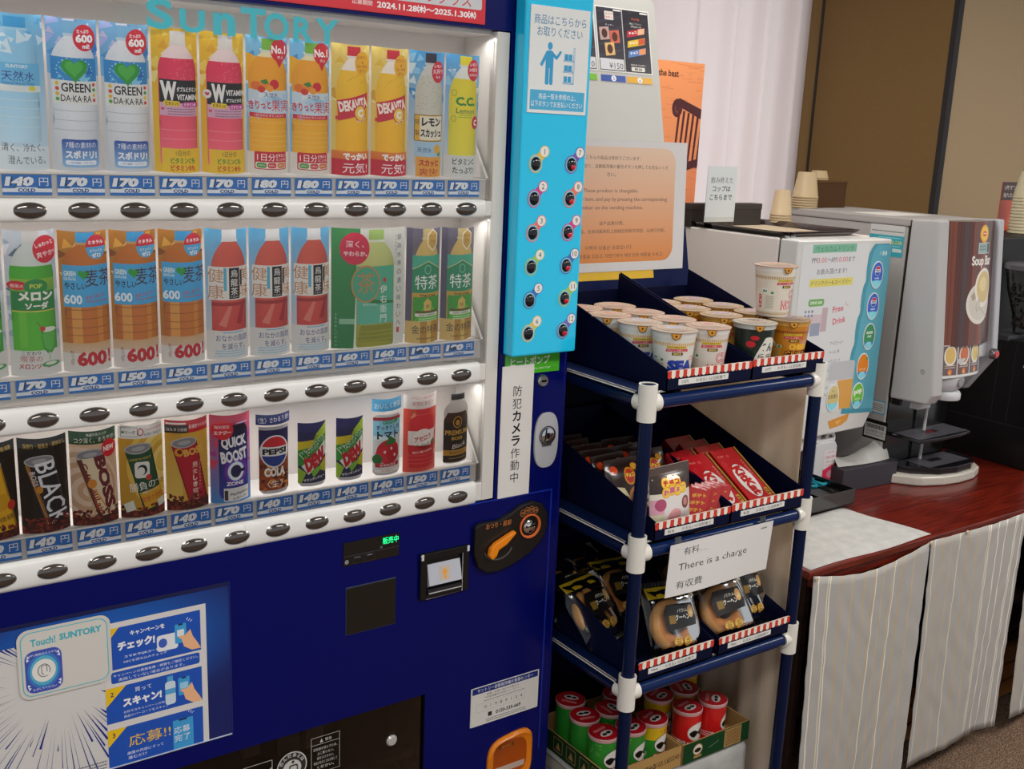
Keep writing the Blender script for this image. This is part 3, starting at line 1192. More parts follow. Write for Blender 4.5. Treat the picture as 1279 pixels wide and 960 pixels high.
def c_water():
    a = Art(72, 220, vgrad(20, '#d3e4ee', 190, '#6db9e2'))
    shard(a, 0, 150, 72, 215, ['#9dd0ee', '#d3e8f4', '#5fb0e0'], 16, 1)
    bottle(a, 33, 40, 216, 58, vgrad(60, '#bcdcec', 150, '#8cc6e6'), '#3aa2dc', .5, '#a9d6ee', '#b3d8ec', .42, .72)
    shard(a, 8, 168, 58, 196, ['#d9ecf6', '#a4d2ec'], 10, 5)
    a.rect(2, 112, 64, 152, '#6fbce6')
    a.rect(2, 112, 64, 121, '#e3e8e6')
    a.t('SUNTORY', 33, 147.5, 5, '#e6f2fa', 30, .03)
    a.t('天然水', 34, 134, 14, '#2b2f86', 44, .03)
    a.t('Natural Mineral Water', 34, 124, 3.4, '#3a3f7a', 44, .0)
    a.ell(3, 118, 7, 4.5, '#d5303a')
    a.ell(52, 117, 5, 3.5, '#e6d84c')
    for q in (100, 88, 76, 62):
        a.rect(5, q, 61, q + .8, '#d5eaf4')
    a.rect(0, 0, 72, 34, vgrad(0, '#d5e2e8', 34, '#dde9ef'))
    a.t('清く、冷たく、', 36, 33, 12, '#3a3f4c', 58, .01)
    a.t('澄んでいる。', 40, 15, 12, '#3a3f4c', 52, .01)
    return a


def c_heart():
    a = Art(72, 220, '#cfd3d8')
    a.rect(0, 140, 72, 220, '#78b4e0')
    shard(a, 0, 150, 72, 218, ['#c9c4e6', '#4f9adb', '#a9b8ea', '#e4e4f4', '#2f7fd0'], 26, 3)
    bottle(a, 36, 10, 217, 64, vgrad(10, '#cdd0d4', 120, '#dfe3e8'), '#7fbbe2', .4, '#c4dbe8', '#d6dade', .36, .70)
    r = random.Random(9)
    for _ in range(40):
        a.ell(r.uniform(8, 62), r.uniform(50, 190), .5, .7, '#9fb6c6', 6)
    a.rect(4, 100, 68, 165, '#2f8ed0')
    shard(a, 10, 130, 62, 158, ['#1a6fc0', '#58b4e4', '#84cdee'], 10, 8)
    a.rect(4, 98, 68, 132, '#e6e6e2')
    for q in range(22):
        t = 2 * PI * q / 22
        a.ell(36 + 25 * math.cos(t), 147 + 18 * math.sin(t), .9, .9, '#cfe8f6', 8)
    heart(a, 36, 148, 19, '#2f9e36')
    heart(a, 35, 150, 13, '#4cb648')
    a.t('GREEN', 37, 122, 13, '#1a1a1a', 42, .02)
    a.t('DA·KA·RA', 37, 106.5, 9.5, '#1a1a1a', 44, .01)
    for q, c in enumerate(('#e8c43a', '#d8402f', '#e6b72c', '#5aa83c')):
        a.ell(11, 127 - q * 7.5, 2.6, 2.8, c, 12)
        a.ell(63, 127 - q * 7.5, 2.4, 2.6, ('#d8402f', '#4a9c3a', '#e8c43a', '#d8402f')[q], 12)
    for q in (88, 74, 60):
        a.rect(5, q, 67, q + .9, '#b4b9bf')
    a.rrect(13, 6, 66, 47, 4, vgrad(6, '#8fbfe8', 47, '#2a4fa8'))
    a.t('7種の素材の', 40, 39, 9, '#f4f6fa', 44, .03)
    a.t('スポドリ!', 40, 25, 12, '#f4f6fa', 46, .05)
    a.rrect(17, 9.5, 62, 16, 2, '#eef4fa')
    a.t('—水分補給・ミネラル—', 40, 12.8, 3.6, '#2a6fc0', 40, .02)
    a.ell(52, 194, 17, 19, '#d81e32')
    a.t('たっぷり', 50, 203, 5.5, '#ffffff', 18, .03)
    a.t('600', 52, 193, 12, '#ffffff', 26, .05)
    a.t('ml!', 54, 182, 6.5, '#ffffff', 11, .04)
    return a


def c_pinkW(alt):
    a = Art(72, 220, '#eabc28')
    shard(a, 0, 120, 72, 216, ['#f2d55c', '#e2a81e', '#f6e08a'], 16, 4)
    bottle(a, 38, 12, 216, 60, vgrad(30, '#f06a7c', 150, '#dd2f55'), '#e6e2de', .4, '#e4ded8', '#ecd8d8', .36, .72, fill=.80)
    r = random.Random(2)
    for _ in range(34):
        a.ell(r.uniform(14, 62), r.uniform(140, 176), .5, .7, '#f6b4bc', 6)
    a.rect(9, 108, 68, 143, '#16161a')
    a.t('W', 22 if not alt else 26, 126, 29, '#f2f0ee', 24 if not alt else 22, .06)
    if alt:
        a.ell(9, 124, 6, 7, '#e8e6e6')
        heart(a, 9, 124, 3.2, '#d8304a')
        a.t('VITAMIN', 54, 128, 9, '#f4f2f0', 34, .03)
        a.t('ダブルビタミン', 54, 116, 6.5, '#f4f2f0', 34, .03)
    else:
        a.t('ダブルビタミン', 51, 129, 8, '#f4f2f0', 34, .03)
        a.t('VITAMIN', 51, 117, 9, '#f4f2f0', 34, .03)
    a.rect(9, 88, 68, 108, '#d9a9c4')
    a.rrect(14, 103, 39, 111, 3.5, '#f0cf2e')
    a.t('ビタミンC', 27, 107, 5.5, '#1a1a1a', 20, .03)
    a.rrect(43, 102, 70, 110, 3.5, '#c9459c')
    a.t('ビタミンB', 56, 106, 5, '#f4e8f0', 20, .03)
    a.bars(19, 66, 98, 3, 4, '#8a6a80', 1.4)
    heart(a, 13, 98, 2.6, '#d8304a')
    for q in (66, 52):
        a.rect(10, q, 66, q + .8, '#f59aa6')
    a.rect(10, 0, 70, 38, '#ecc52c')
    a.t('1日分の', 42, 31, 9, '#2a2420', 24, .03)
    a.t('ビタミンCも', 42, 19.5, 9.5, '#2f8c30', 40, .03)
    a.t('ビタミンBも', 42, 8, 9.5, '#c43220', 40, .03)
    return a


def c_fruit():
    a = Art(72, 220, '#7fc2ec')
    shard(a, 0, 140, 72, 216, ['#b9e0f6', '#3f96d8', '#dff0fa', '#62b0e4'], 22, 6)
    a.ell(2, 170, 18, 22, '#f2b51e')
    bottle(a, 36, 12, 217, 66, vgrad(36, '#f0b52a', 180, '#eba01c'), '#7cba3c', .4, '#d9e2d2', '#e8dcb0', .38, .72, fill=.86)
    a.rect(3, 92, 69, 136, '#cfe2ee')
    shard(a, 6, 96, 66, 134, ['#b4d6ec', '#e4f0f8', '#9cc8e6'], 16, 11)
    for x, y, r_, c in ((14, 142, 8, '#e8761e'), (27, 145, 8, '#ee8c24'), (44, 146, 8.5, '#d42232'), (36, 139, 6, '#f0a028'), (22, 137, 6, '#d93a28')):
        a.ell(x, y, r_, r_ * .9, c, 18)
    a.poly([(20, 150), (30, 154), (34, 147), (26, 145)], '#3a8c34')
    a.t('天然水', 38, 129, 8, '#2a3a7a', 24, .01)
    a.t('きりっと', 20, 112, 14, '#d8242f', 34, .03, 4)
    a.t('果実', 55, 112, 19, '#d8242f', 34, .04)
    a.rect(4, 92, 68, 99, '#d62434')
    a.t('1日分のビタミンC入り', 36, 95.5, 4.6, '#ffffff', 50, .02)
    for q in (84, 70, 62, 54, 46):
        a.rect(5, q, 67, q + .8, '#f6cf6a')
    a.rect(0, 0, 72, 36, '#e6e2da')
    a.rrect(10, 8, 66, 37, 3, '#cf2230')
    a.t('1日分', 29, 28, 12, '#ffffff', 30, .05)
    a.t('ビタミン', 55, 31, 5.5, '#ffffff', 18, .03)
    a.t('をこの1本', 55, 24.5, 5, '#ffffff', 18, .02)
    a.rrect(11.5, 9.5, 64.5, 20, 3, '#f0ece4')
    for q, c in enumerate(('#5a9c3a', '#d23a34', '#d87a2c')):
        a.rrect(13 + q * 17.5, 10.5, 29 + q * 17.5, 19, 4, c)
        a.t('ビタミン', 21 + q * 17.5, 14.8, 3, '#ffffff', 11, .02)
    a.poly([(42 + 17 * math.cos(2 * PI * k / 24) + 12, 200 + 18 * math.sin(2 * PI * k / 24)) for k in range(24)], '#d42232')
    a.poly([(46, 186), (62, 186), (54, 172)], '#d42232')
    a.t('No.1', 53, 201, 13, '#ffffff', 28, .03)
    a.t('売上', 56, 189, 4.5, '#ffffff', 12, .02)
    return a


def c_deka():
    a = Art(72, 220, '#ecd06a')
    shard(a, 0, 100, 72, 216, ['#f4e4a0', '#e8c040', '#f2d870', '#dca82c'], 24, 12)
    bottle(a, 37, 36, 217, 60, vgrad(36, '#f2b81c', 170, '#f0c128'), '#d22236', .42, '#efe0d8', '#efe6dc', .32, .60, fill=.78)
    for q in ((26, 160), (48, 156), (38, 166)):
        a.line(q[0], q[1], q[0] + 9, q[1] + 7, .6, '#b98c14')
    a.poly([(8, 126), (66, 142), (66, 118), (50, 104), (10, 92)], '#d22a40')
    a.t('DEKAVITA', 38, 121, 18, '#fff4ea', 56, .05, 12)
    a.ell(50, 107, 13, 14, '#d22a40')
    a.ell(50, 107, 11, 12, '#f4d050')
    a.t('C', 50, 107, 14, '#fff8ec', 12, .08)
    a.t('デカビタ', 52, 95, 4.5, '#fff4ea', 18, .02, 20)
    a.rect(6, 94, 12, 100, '#d22a40')
    a.rect(0, 0, 72, 42, vgrad(28, '#cc1f38', 42, '#e8882c'))
    a.rect(0, 0, 72, 28, '#cc1f38')
    a.t('でっかい', 42, 33, 13, '#ffffff', 48, .06)
    a.t('元気!', 42, 13, 18, '#ffffff', 50, .06)
    a.ell(54, 190, 16, 20, '#eeb422')
    a.t('ビタミン', 54, 200, 5.5, '#c43a20', 22, .02)
    a.t('&', 54, 192, 4, '#c43a20', None, .02)
    a.t('ローヤル', 54, 185, 5.5, '#c43a20', 22, .02)
    a.t('ゼリー', 54, 178, 5, '#c43a20', 14, .02)
    return a


def c_lemon():
    a = Art(72, 220, vgrad(30, '#d6dde2', 200, '#3d9fdc'))
    shard(a, 0, 130, 72, 216, ['#8cc8ee', '#d3e9f6', '#2f8ed4'], 18, 14)
    bottle(a, 38, 20, 218, 58, vgrad(36, '#cfcabc', 160, '#c6c4b6'), '#2c2432', .4, '#c9c9c9', '#cccac2', .32, .62, fill=.8)
    r = random.Random(31)
    for _ in range(60):
        a.ell(r.uniform(13, 62), r.uniform(118, 180), .6, .9, '#8f8a72', 6)
    a.rect(9, 64, 67, 110, '#e4b02c')
    a.frame(9, 64, 67, 110, .9, '#2a2420')
    a.t('特', 13.5, 97, 10, '#2a2420', 7, .03)
    a.t('製', 13.5, 78, 10, '#2a2420', 7, .03)
    a.rect(18, 66, 66, 108, '#ece4d0')
    a.t('レモン', 42, 98, 15, '#1c1814', 42, .05)
    a.t('スカッシュ', 42, 78, 15, '#1c1814', 46, .05)
    a.rect(9, 36, 67, 63, '#a9cce4')
    a.t('天然水', 28, 48, 9, '#2a3a7a', 28, .01)
    a.ell(55, 50, 8, 8, '#ecb032')
    a.poly([(54, 40), (62, 36), (64, 46)], '#4a9a3c')
    a.rect(12, 0, 66, 36, '#e8a640')
    a.t('スカッと', 38, 25, 12, '#c23018', 42, .05)
    a.t('爽快!', 38, 9, 14, '#c23018', 40, .05)
    a.ell(54, 186, 15, 19, '#d32238')
    a.t('レモン', 54, 196, 5, '#ffffff', 18, .02)
    a.t('丸搾り', 54, 187, 9, '#ffffff', 25, .03)
    a.t('製法', 54, 177, 4.5, '#ffffff', 11, .02)
    return a


def c_cc():
    a = Art(72, 220, vgrad(40, '#d9e2e4', 200, '#4aa6de'))
    shard(a, 0, 130, 72, 216, ['#9cd0f0', '#e0f0f8', '#38a0e0'], 14, 15)
    bottle(a, 36, 36, 218, 60, vgrad(36, '#e4d83e', 170, '#e6d428'), '#f0de1e', .42, '#e6e6dc', '#e6e8e0', .32, .62, fill=.78)
    a.t('C.C.', 38, 138, 16, '#2f8f3a', 42, .05)
    a.t('Lemon', 38, 121, 9.5, '#2f7f4a', 40, .01)
    a.bars(22, 54, 113, 2, 4, '#7fa83a', 1.3)
    for x, y in ((14, 152), (14, 106)):
        a.ell(x, y, 5, 6, '#a8ac2c')
        a.ell(x, y, 4, 5, '#e6d83a')
    a.ell(62, 100, 9, 12, '#d02a3c')
    a.t('C', 62, 100, 11, '#ffffff', 8, .04)
    a.rect(0, 0, 72, 40, '#dcdedb')
    a.t('ビタミンC', 38, 29, 12, '#4a4a48', 48, .02)
    a.t('たっぷり!', 38, 13, 12, '#4a4a48', 48, .02)
    a.ell(54, 194, 15, 19, '#d42438')
    a.t('レモン', 54, 204, 5.5, '#ffffff', 18, .02)
    a.t('34個分', 54, 195, 7, '#ffffff', 22, .03)
    a.t('ビタミンC', 54, 186, 4.5, '#ffffff', 20, .02)
    return a


def c_melon():
    a = Art(72, 222, '#c4ced6')
    shard(a, 0, 60, 72, 220, ['#dfe7ee', '#9fb2c4', '#64788e', '#b4c4d2'], 46, 16)
    bottle(a, 36, 34, 222, 62, vgrad(36, '#57b424', 168, '#4aa82a'), '#d7d5d0', .38, '#d2d4d2', '#c9d2cc', .36, .66, fill=.72)
    a.rect(5, 100, 67, 150, vgrad(120, '#2c8c3c', 150, '#8cb82e'))
    a.ell(14, 140, 13, 7, '#d02432')
    a.t('喫茶の', 14, 139, 5.5, '#ffe9d8', 17, .03)
    a.ell(40, 138, 17, 12, '#2a8a40')
    a.t('POP', 40, 139, 7, '#c9d84a', 18, .03)
    a.rect(6, 103, 66, 131, '#23823c')
    a.t('メロン', 39, 124, 15, '#f2efe4', 50, .06)
    a.t('ソーダ', 40, 109, 11, '#f2efe4', 34, .05)
    a.rect(6, 100, 66, 101.5, '#e0c84c')
    a.rect(14, 45, 24, 100, '#6cc030')
    a.rect(0, 0, 72, 40, '#d9d8d4')
    a.t('こだわり', 28, 36, 6, '#3a2c24', 26, .01)
    a.t('喫茶の', 28, 27, 9.5, '#b8242c', 30, .03)
    a.t('メロンソーダ', 34, 15.5, 9, '#b8242c', 48, .03)
    a.poly([(43, 70), (66, 70), (64, 42), (58, 34), (52, 34), (46, 42)], '#3f9a3c')
    a.poly([(45, 66), (64, 66), (62, 44), (57, 38), (53, 38), (48, 44)], '#5cb84a')
    a.ell(55, 71, 11, 4, '#dfe8da')
    a.rect(53.5, 22, 56, 36, '#b4c8b0')
    a.ell(56, 17, 14, 4.5, '#4a9a50')
    a.ell(56, 18, 9, 2.6, '#d8e2d2')
    a.ell(46, 73, 4, 4, '#d02432')
    a.line(44, 76, 38, 84, 1, '#8a2a2a')
    a.ell(56, 194, 18, 21, '#d6243a')
    a.t('しゅわっと', 55, 202, 7, '#ffffff', 27, .02, 12)
    a.t('爽やか!', 57, 187, 9, '#ffffff', 27, .02, 10)
    return a


def c_tea():
    a = Art(72, 220, '#b8791f')
    shard(a, 0, 150, 72, 220, ['#e0a63c', '#8a4f12', '#f0c870', '#c48424'], 24, 17)
    bottle(a, 38, 36, 219, 66, hgrad(5, '#b8661c', 71, '#c8741e'), '#3c9fd8', .42, '#c8a068', '#b96a20', .38, .74)
    a.rect(14, 40, 28, 104, '#dd9a42')
    a.rect(52, 40, 60, 104, '#d48a32')
    a.rect(4, 103, 72, 168, '#48a9de')
    a.t('GREEN', 14, 155, 8, '#e8f4ea', 16, .03)
    a.t('DA·KA·RA', 14, 147, 5, '#e8f4ea', 16, .01)
    heart(a, 33, 154, 8.5, '#2f9e36')
    a.t('やさしい', 21, 136, 11, '#2a241c', 30, .02)
    a.t('麦茶', 56, 148, 27, '#4a1f14', 40, .02)
    a.t('600', 17, 115, 15, '#eef6fa', 25, .03)
    a.t('発芽で楽うま', 49, 119, 6.5, '#c8323a', 30, .02, 8)
    a.rect(34, 111, 68, 112, '#c8323a')
    for q in (98, 84, 70, 58):
        a.rect(6, q, 70, q + .9, '#8a4610')
    a.rect(0, 0, 72, 46, vgrad(30, '#dcd8d2', 46, '#d0a878'))
    a.rect(0, 0, 72, 30, '#dcd8d2')
    a.vt('たっぷり', 12, 34, 5.5, 6, '#8a2a24', .01)
    a.t('600', 41, 21, 24, '#c4121c', 46, .05)
    a.t('!', 68, 22, 22, '#c4121c', 4, .04)
    a.ell(54, 196, 16, 19, '#52aee0')
    p = [(54 + 16 * math.cos(math.radians(q)), 196 + 19 * math.sin(math.radians(q))) for q in range(0, 181, 12)]
    a.poly(p, '#d42a3a')
    a.t('ミネラル', 54, 203, 6, '#ffffff', 24, .03)
    a.t('カフェイン', 54, 190, 4.5, '#ffffff', 20, .02)
    a.t('ゼロ', 54, 183, 7, '#ffffff', 14, .04)
    return a


def c_oolong():
    a = Art(72, 220, vgrad(60, '#d9dcdc', 210, '#5aaedc'))
    bottle(a, 38, 30, 220, 60, vgrad(40, '#c43a34', 160, '#cf5a48'), '#e8e6e4', .42, '#e4e2e0', '#d66a58', .36, .66)
    a.poly([(18, 60), (38, 98), (42, 96), (30, 56)], '#dc7a6a')
    a.poly([(48, 62), (60, 100), (64, 98), (58, 60)], '#a81e24')
    a.rect(8, 92, 68, 98, '#a42a26')
    a.rect(4, 102, 71, 158, '#e8e2d8')
    BR = '#c08a5c'
    a.t('健', 15, 143, 23, BR, 24, .0)
    a.t('康', 15, 116, 23, BR, 24, .0)
    a.t('美', 65, 143, 23, BR, 20, .0)
    a.t('味', 65, 116, 23, BR, 20, .0)
    a.rect(27, 118, 32, 156, '#4fb0d0')
    a.rect(36, 104, 55, 156, '#181416')
    a.vt('烏龍茶', 45.5, 154, 13, 15, '#f2eee6', .02)
    a.t('ウーロンチャ', 45.5, 107, 3, '#f2eee6', 14, .01)
    a.rect(56, 126, 60, 152, '#3a2e2a')
    a.rect(0, 0, 72, 50, '#dfdeda')
    a.bars(24, 60, 46, 1, 4, '#5aaed0', 1.8)
    a.t('おなかの脂肪', 41, 37, 11, '#1c2a80', 56, .03)
    a.t('を減らす。', 43, 23, 11, '#1c2a80', 42, .03)
    a.bars(10, 66, 14, 3, 4.4, '#9ccade', 2)
    return a


def c_green():
    a = Art(148, 218, '#d9d9d0')
    a.rect(0, 0, 52, 218, vgrad(60, '#1f7a3c', 218, '#3f9450'))
    a.poly([(0, 0), (36, 0), (52, 60), (52, 0)], '#2a8846')
    a.rect(14, 45, 46, 55, '#8fc09a')
    a.poly([(40, 0), (46, 150), (66, 175), (112, 172), (124, 150), (122, 0)], '#dfe6cc')
    bottle(a, 84, 2, 216, 78, vgrad(4, '#97961a', 200, '#c9cf86'), '#a9c86a', .4, '#e2e6d2', '#cfd6a0', .38, .70)
    a.poly([(46, 44), (122, 44), (122, 150), (46, 150)], '#4fae8c')
    a.poly([(46, 88), (90, 80), (122, 84), (122, 44), (46, 44)], '#5fb79a')
    a.poly([(46, 100), (70, 90), (122, 84), (122, 80), (80, 82), (46, 92)], '#1f7a34')
    a.ell(64, 118, 29, 34, '#c98c4e')
    a.ell(64, 118, 26.5, 31, '#4fa884')
    a.t('茶', 64, 120, 38, '#c08a50', 36, .03)
    a.vt('伊右衛門', 100, 116, 14.5, 18, '#f2f4ea', .02)
    a.rect(99, 120, 105, 128, '#c9303a')
    a.t('やわらか。', 72, 80, 5, '#e6f0dc', 30, .0)
    a.poly([(48, 12), (54, 42), (118, 42), (120, 10)], '#8a8c14')
    for q in (14, 22, 30):
        a.rect(48, q, 120, q + 1, '#b0b23a')
    a.vt('最高水準の濃い味わいへ', 135, 208, 10, 16, '#4a4a44', .0)
    a.vt('特定機関調べによる', 127, 206, 4, 6.4, '#8a8a82', .0)
    a.rect(131, 22, 137, 32, '#c03a34')
    a.ell(42, 182, 28, 29, '#d22a48')
    a.t('深く、', 42, 190, 12, '#f6e8ea', 34, .02)
    a.t('やわらか。', 43, 173, 9, '#f6e8ea', 44, .02)
    a.vt('お茶の新しい味わい', 8, 66, 4, 7, '#a9cdb0', .0)
    return a


def c_gold():
    a = Art(72, 216, '#5a5468')
    a.rect(10, 0, 72, 216, vgrad(30, '#8a7434', 200, '#6a6478'))
    bottle(a, 40, 8, 218, 60, vgrad(10, '#c49a2c', 180, '#d3b468'), '#cbb47a', .4, '#d9c890', '#d5bc7c', .34, .62)
    a.rect(10, 96, 70, 150, '#2f9a74')
    a.poly([(10, 130), (40, 158), (70, 130), (70, 150), (70, 166), (10, 166)], '#49b092')
    a.poly([(10, 96), (70, 96), (70, 140), (40, 156), (10, 140)], '#2a8f62')
    a.line(10, 140, 40, 156, 1.2, '#e6d48a')
    a.line(40, 156, 70, 140, 1.2, '#e6d48a')
    a.ell(40, 140, 7, 8.5, '#a9d8c4')
    a.ell(40, 140, 6, 7.5, '#2a8f62')
    a.t('特茶', 40, 116, 27, '#f4f6ee', 50, .03)
    a.rect(10, 88, 70, 96, '#caa23a')
    a.t('TOKUCHA', 42, 90, 6, '#3a2c10', 36, .03)
    a.rect(12, 40, 70, 88, '#3f9c28')
    a.poly([(12, 40), (40, 82), (70, 52), (70, 40)], '#61b82c')
    a.poly([(34, 60), (48, 60), (50, 78), (41, 86), (32, 78)], '#d8b85a')
    a.t('特', 41, 70, 8, '#5a3e10', 8, .03)
    a.rect(16, 58, 66, 62, '#6a4a14')
    a.rect(16, 51, 66, 57, '#e8e4d8')
    a.t('脂肪分解酵素', 41, 54, 4, '#2a2420', 36, .02)
    a.bars(22, 66, 46, 2, 4, '#d6ecd0', 1.6)
    a.rect(0, 0, 72, 42, '#b8892a')
    a.rect(0, 0, 26, 42, '#d8b668')
    a.rect(40, 0, 50, 42, '#d8b65a')
    a.t('金の特茶', 40, 26, 16, '#1c1610', 60, .02)
    a.bars(18, 60, 8, 1, 4, '#5a4210', 1.5)
    a.poly([(50, 174), (62, 186), (62, 206), (50, 216), (38, 206), (38, 186)], '#f0ead0')
    a.poly([(50, 177), (60, 187), (60, 205), (50, 213), (40, 205), (40, 187)], '#c9a04a')
    a.t('プレミ', 50, 202, 5, '#6a4a14', 15, .02)
    a.t('アム', 50, 193, 5, '#6a4a14', 10, .02)
    return a


def can_top(a, cx, cy, rx, ry, rot):
    a.ell(cx, cy, rx, ry, '#b9b6b6', 28, rot)
    a.ell(cx, cy, rx * .9, ry * .82, '#86858a', 28, rot)
    a.ell(cx, cy, rx * .5, ry * .42, '#a9a8ac', 20, rot)


def beans(a, h, seed):
    a.rect(0, 0, 72, h * .6, '#3a0f0c')
    r = random.Random(seed)
    for _ in range(70):
        x, y = r.uniform(0, 72), r.uniform(0, h)
        a.ell(x, y, 3.6, 2.1, r.choice(['#5e1812', '#7a241a', '#48100c', '#8a3022']), 10, r.uniform(0, 180))


def tilt_can(a, body, edge):
    """a slim can that leans left at the top"""
    a.poly([(8, 118), (50, 124), (70, 12), (36, 6)], edge)
    a.poly([(10, 117), (29, 119.5), (48, 122), (67, 12), (52, 9.5), (38, 7)], body)
    can_top(a, 29, 121, 21.5, 9, 8)


def c_black():
    a = Art(72, 158, '#17130f')
    tilt_can(a, '#121016', '#3a3640')
    a.poly([(9, 113), (14, 114), (42, 9), (38, 8)], '#b4782c')
    a.poly([(12, 113), (13, 113), (41, 9), (40, 9)], '#6a4416')
    a.t('BLACK', 46, 66, 30, '#eceaf0', 108, .01, -79)
    a.t('BOSS', 20, 92, 8, '#c9c6cc', 24, .02, -79)
    a.ell(27, 74, 5, 6, '#c8862c')
    a.bars(30, 34, 60, 8, 5, '#777777', 1)
    beans(a, 26, 1)
    a.rect(0, 136, 72, 158, '#16120e')
    a.t('深煎り・粗挽き・雑味なし', 38, 146, 8, '#d8b45c', 62, .03, 2)
    return a


def c_aulait():
    a = Art(72, 160, '#d8b494')
    for k in range(9):
        a.ell(12 + k * 2, 60, 60 - 6 * k, 74 - 8 * k, ('#e4c8ae', '#cfa684')[k % 2])
    tilt_can(a, '#e6d6b8', '#c6aa84')
    a.poly([(9, 112), (22, 114), (44, 10), (39, 9)], '#5a3324')
    a.poly([(16, 114), (40, 117), (62, 14), (44, 10)], '#e2d0ae')
    a.t('BOSS', 51, 72, 18, '#6a1c2a', 94, .06, -79)
    a.t('Café', 22, 92, 9, '#7a2420', 30, .03, -76)
    a.ell(30, 72, 7, 8, '#d88a2c')
    a.t('auLait', 38, 42, 11, '#a83a1c', 42, .03, -79)
    a.line(34, 62, 50, 30, 2, '#d8962c')
    beans(a, 26, 2)
    a.rect(0, 138, 72, 160, '#1f4a22')
    a.t('特選牛乳のコク', 40, 154, 5, '#e8e4d0', 32, .01, 1)
    a.t('コク深く、まろやか', 38, 145, 8.5, '#f2eee0', 62, .02, 1)
    a.ell(59, 128, 12, 15, '#d8202e')
    a.t('NEW', 59, 128, 9, '#ffffff', 18, .03, 4)
    return a


def c_game():
    a = Art(72, 160, '#c8982c')
    for k in range(7):
        a.ell(70, 90, 60 - 8 * k, 78 - 10 * k, ('#e0bc54', '#d2a43a', '#eed27c')[k % 3])
    tilt_can(a, '#124c30', '#0c3824')
    a.t('COFFEE IN NIGHT', 30, 103, 4, '#c8a84a', 38, .01, 8)
    a.rrect(22, 70, 46, 98, 5, '#e8e6e0')
    a.ell(34, 84, 8, 9, '#1a1a1a')
    a.ell(32, 82, 6, 7, '#e8e6e0')
    a.ell(44, 70, 5, 5, '#c43a3a')
    a.t('勝負の', 34, 56, 15, '#f2f0ea', 42, .05, 8)
    a.t('一杯', 60, 62, 8, '#f2f0ea', 12, .03, 10)
    a.poly([(28, 44), (66, 52), (69, 20), (38, 14)], '#d9a428')
    a.t('食後の微糖', 50, 34, 11, '#c8402a', 38, .04, 9)
    a.t('ー特製ブレンドー', 46, 46, 4, '#f2f0ea', 36, .01, 8)
    beans(a, 22, 3)
    a.poly([(4, 24), (18, 32), (22, 16), (8, 10)], '#dfe2d8')
    a.poly([(58, 26), (70, 30), (71, 16), (60, 14)], '#dfe2d8')
    a.rect(0, 138, 72, 160, '#e4e2dc')
    a.frame(4, 141, 28, 157, .6, '#333333')
    a.t('Mリーグ', 15, 149, 6, '#222222', 20, .03)
    a.ell(33, 149, 5, 6.5, '#b8202a')
    a.ell(33, 149, 3.4, 4.6, '#e4e2dc')
    a.t('こだわりの焙煎', 54, 152, 5.5, '#c8202a', 32, .03)
    a.t('対局に休息を', 54, 144, 5.5, '#333333', 32, .02)
    return a


def c_red():
    a = Art(72, 160, '#d8a83a')
    a.rect(0, 0, 24, 160, vgrad(40, '#e8c864', 140, '#c8902a'))
    tilt_can(a, '#b4142c', '#7a0c1c')
    a.ell(20, 104, 7, 7, '#d89a2c')
    a.ell(21, 105, 4, 4, '#7a0c1c')
    a.t('BOSS', 45, 105, 13, '#e0b04a', 36, .05, 9)
    a.vt('男女しき微糖', 46, 86, 9.5, 11.5, '#f2e6d8', .04)
    a.vt('コク深いまろ味わい', 55, 88, 4, 6, '#e8b8a8', .0)
    beans(a, 28, 4)
    a.rect(0, 138, 72, 160, '#c81c2c')
    a.rect(0, 138, 36, 152, '#2a1c18')
    a.t('コルタカ微糖', 18, 144, 6, '#e8e4d8', 32, .02)
    a.rect(2, 153, 32, 156, '#e8e4d8')
    a.t('超濃密マイルド', 54, 148, 7, '#f4e8e0', 34, .03)
    return a


def c_yellow():
    a = Art(72, 158, '#1a120e')
    tilt_can(a, '#e8b01c', '#a87814')
    a.ell(48, 62, 12, 14, '#d8a014')
    a.ell(62, 54, 6, 8, '#c83020')
    a.t('大微糖', 48, 34, 9, '#2a1c10', 32, .04, 8)
    beans(a, 24, 6)
    a.rect(0, 136, 72, 158, '#16120e')
    a.t('まろやか微糖', 38, 146, 8, '#d8b45c', 56, .03, 2)
    return a


def c_boost():
    a = Art(72, 160, vgrad(0, '#3a8cd0', 160, '#c8304c'))
    shard(a, 0, 60, 72, 150, ['#d84a68', '#4a58b8', '#a83a8c'], 12, 22)
    a.poly([(16, 10), (62, 10), (66, 18), (66, 132), (60, 142), (16, 142), (13, 132), (13, 18)], vgrad(20, '#2a3a9c', 130, '#14121e'))
    for k in range(6):
        a.ell(42, 58, 24 - 3.4 * k, 27 - 3.8 * k, ('#3a2a9c', '#7a2a8c', '#3a58d0', '#58a4e8', '#8cd0f4', '#d8f0fa')[k])
    a.ell(42, 58, 15, 17, '#eef4fa')
    a.ell(42, 58, 10, 11.5, '#1c1c50')
    a.rect(44, 55, 60, 61, '#1c1c50')
    a.t('QUICK', 40, 110, 22, '#f4f2f6', 46, .05, 4)
    a.t('BOOST', 40, 86, 22, '#f4f2f6', 48, .05, 6)
    a.t('ZONE', 40, 36, 7, '#f4f2f6', 32, .04)
    a.rect(20, 4, 66, 28, '#e8e6e2')
    a.t('PlayStation.', 48, 17, 6, '#2a2a2a', 34, .02, 5)
    a.t('お楽しみ', 48, 9, 5, '#2a2a2a', 26, .01, 5)
    a.rect(21, 6, 27, 24, '#3a3a3c')
    a.ell(20, 134, 18, 18, '#d8283a')
    a.t('強刺激型', 19, 139, 6, '#f6e4e0', 24, .03, 4)
    a.t('エナジー', 20, 129, 7, '#f6e4e0', 28, .04, 4)
    a.bars(42, 66, 143, 1, 4, '#d8c8d8', 2)
    return a


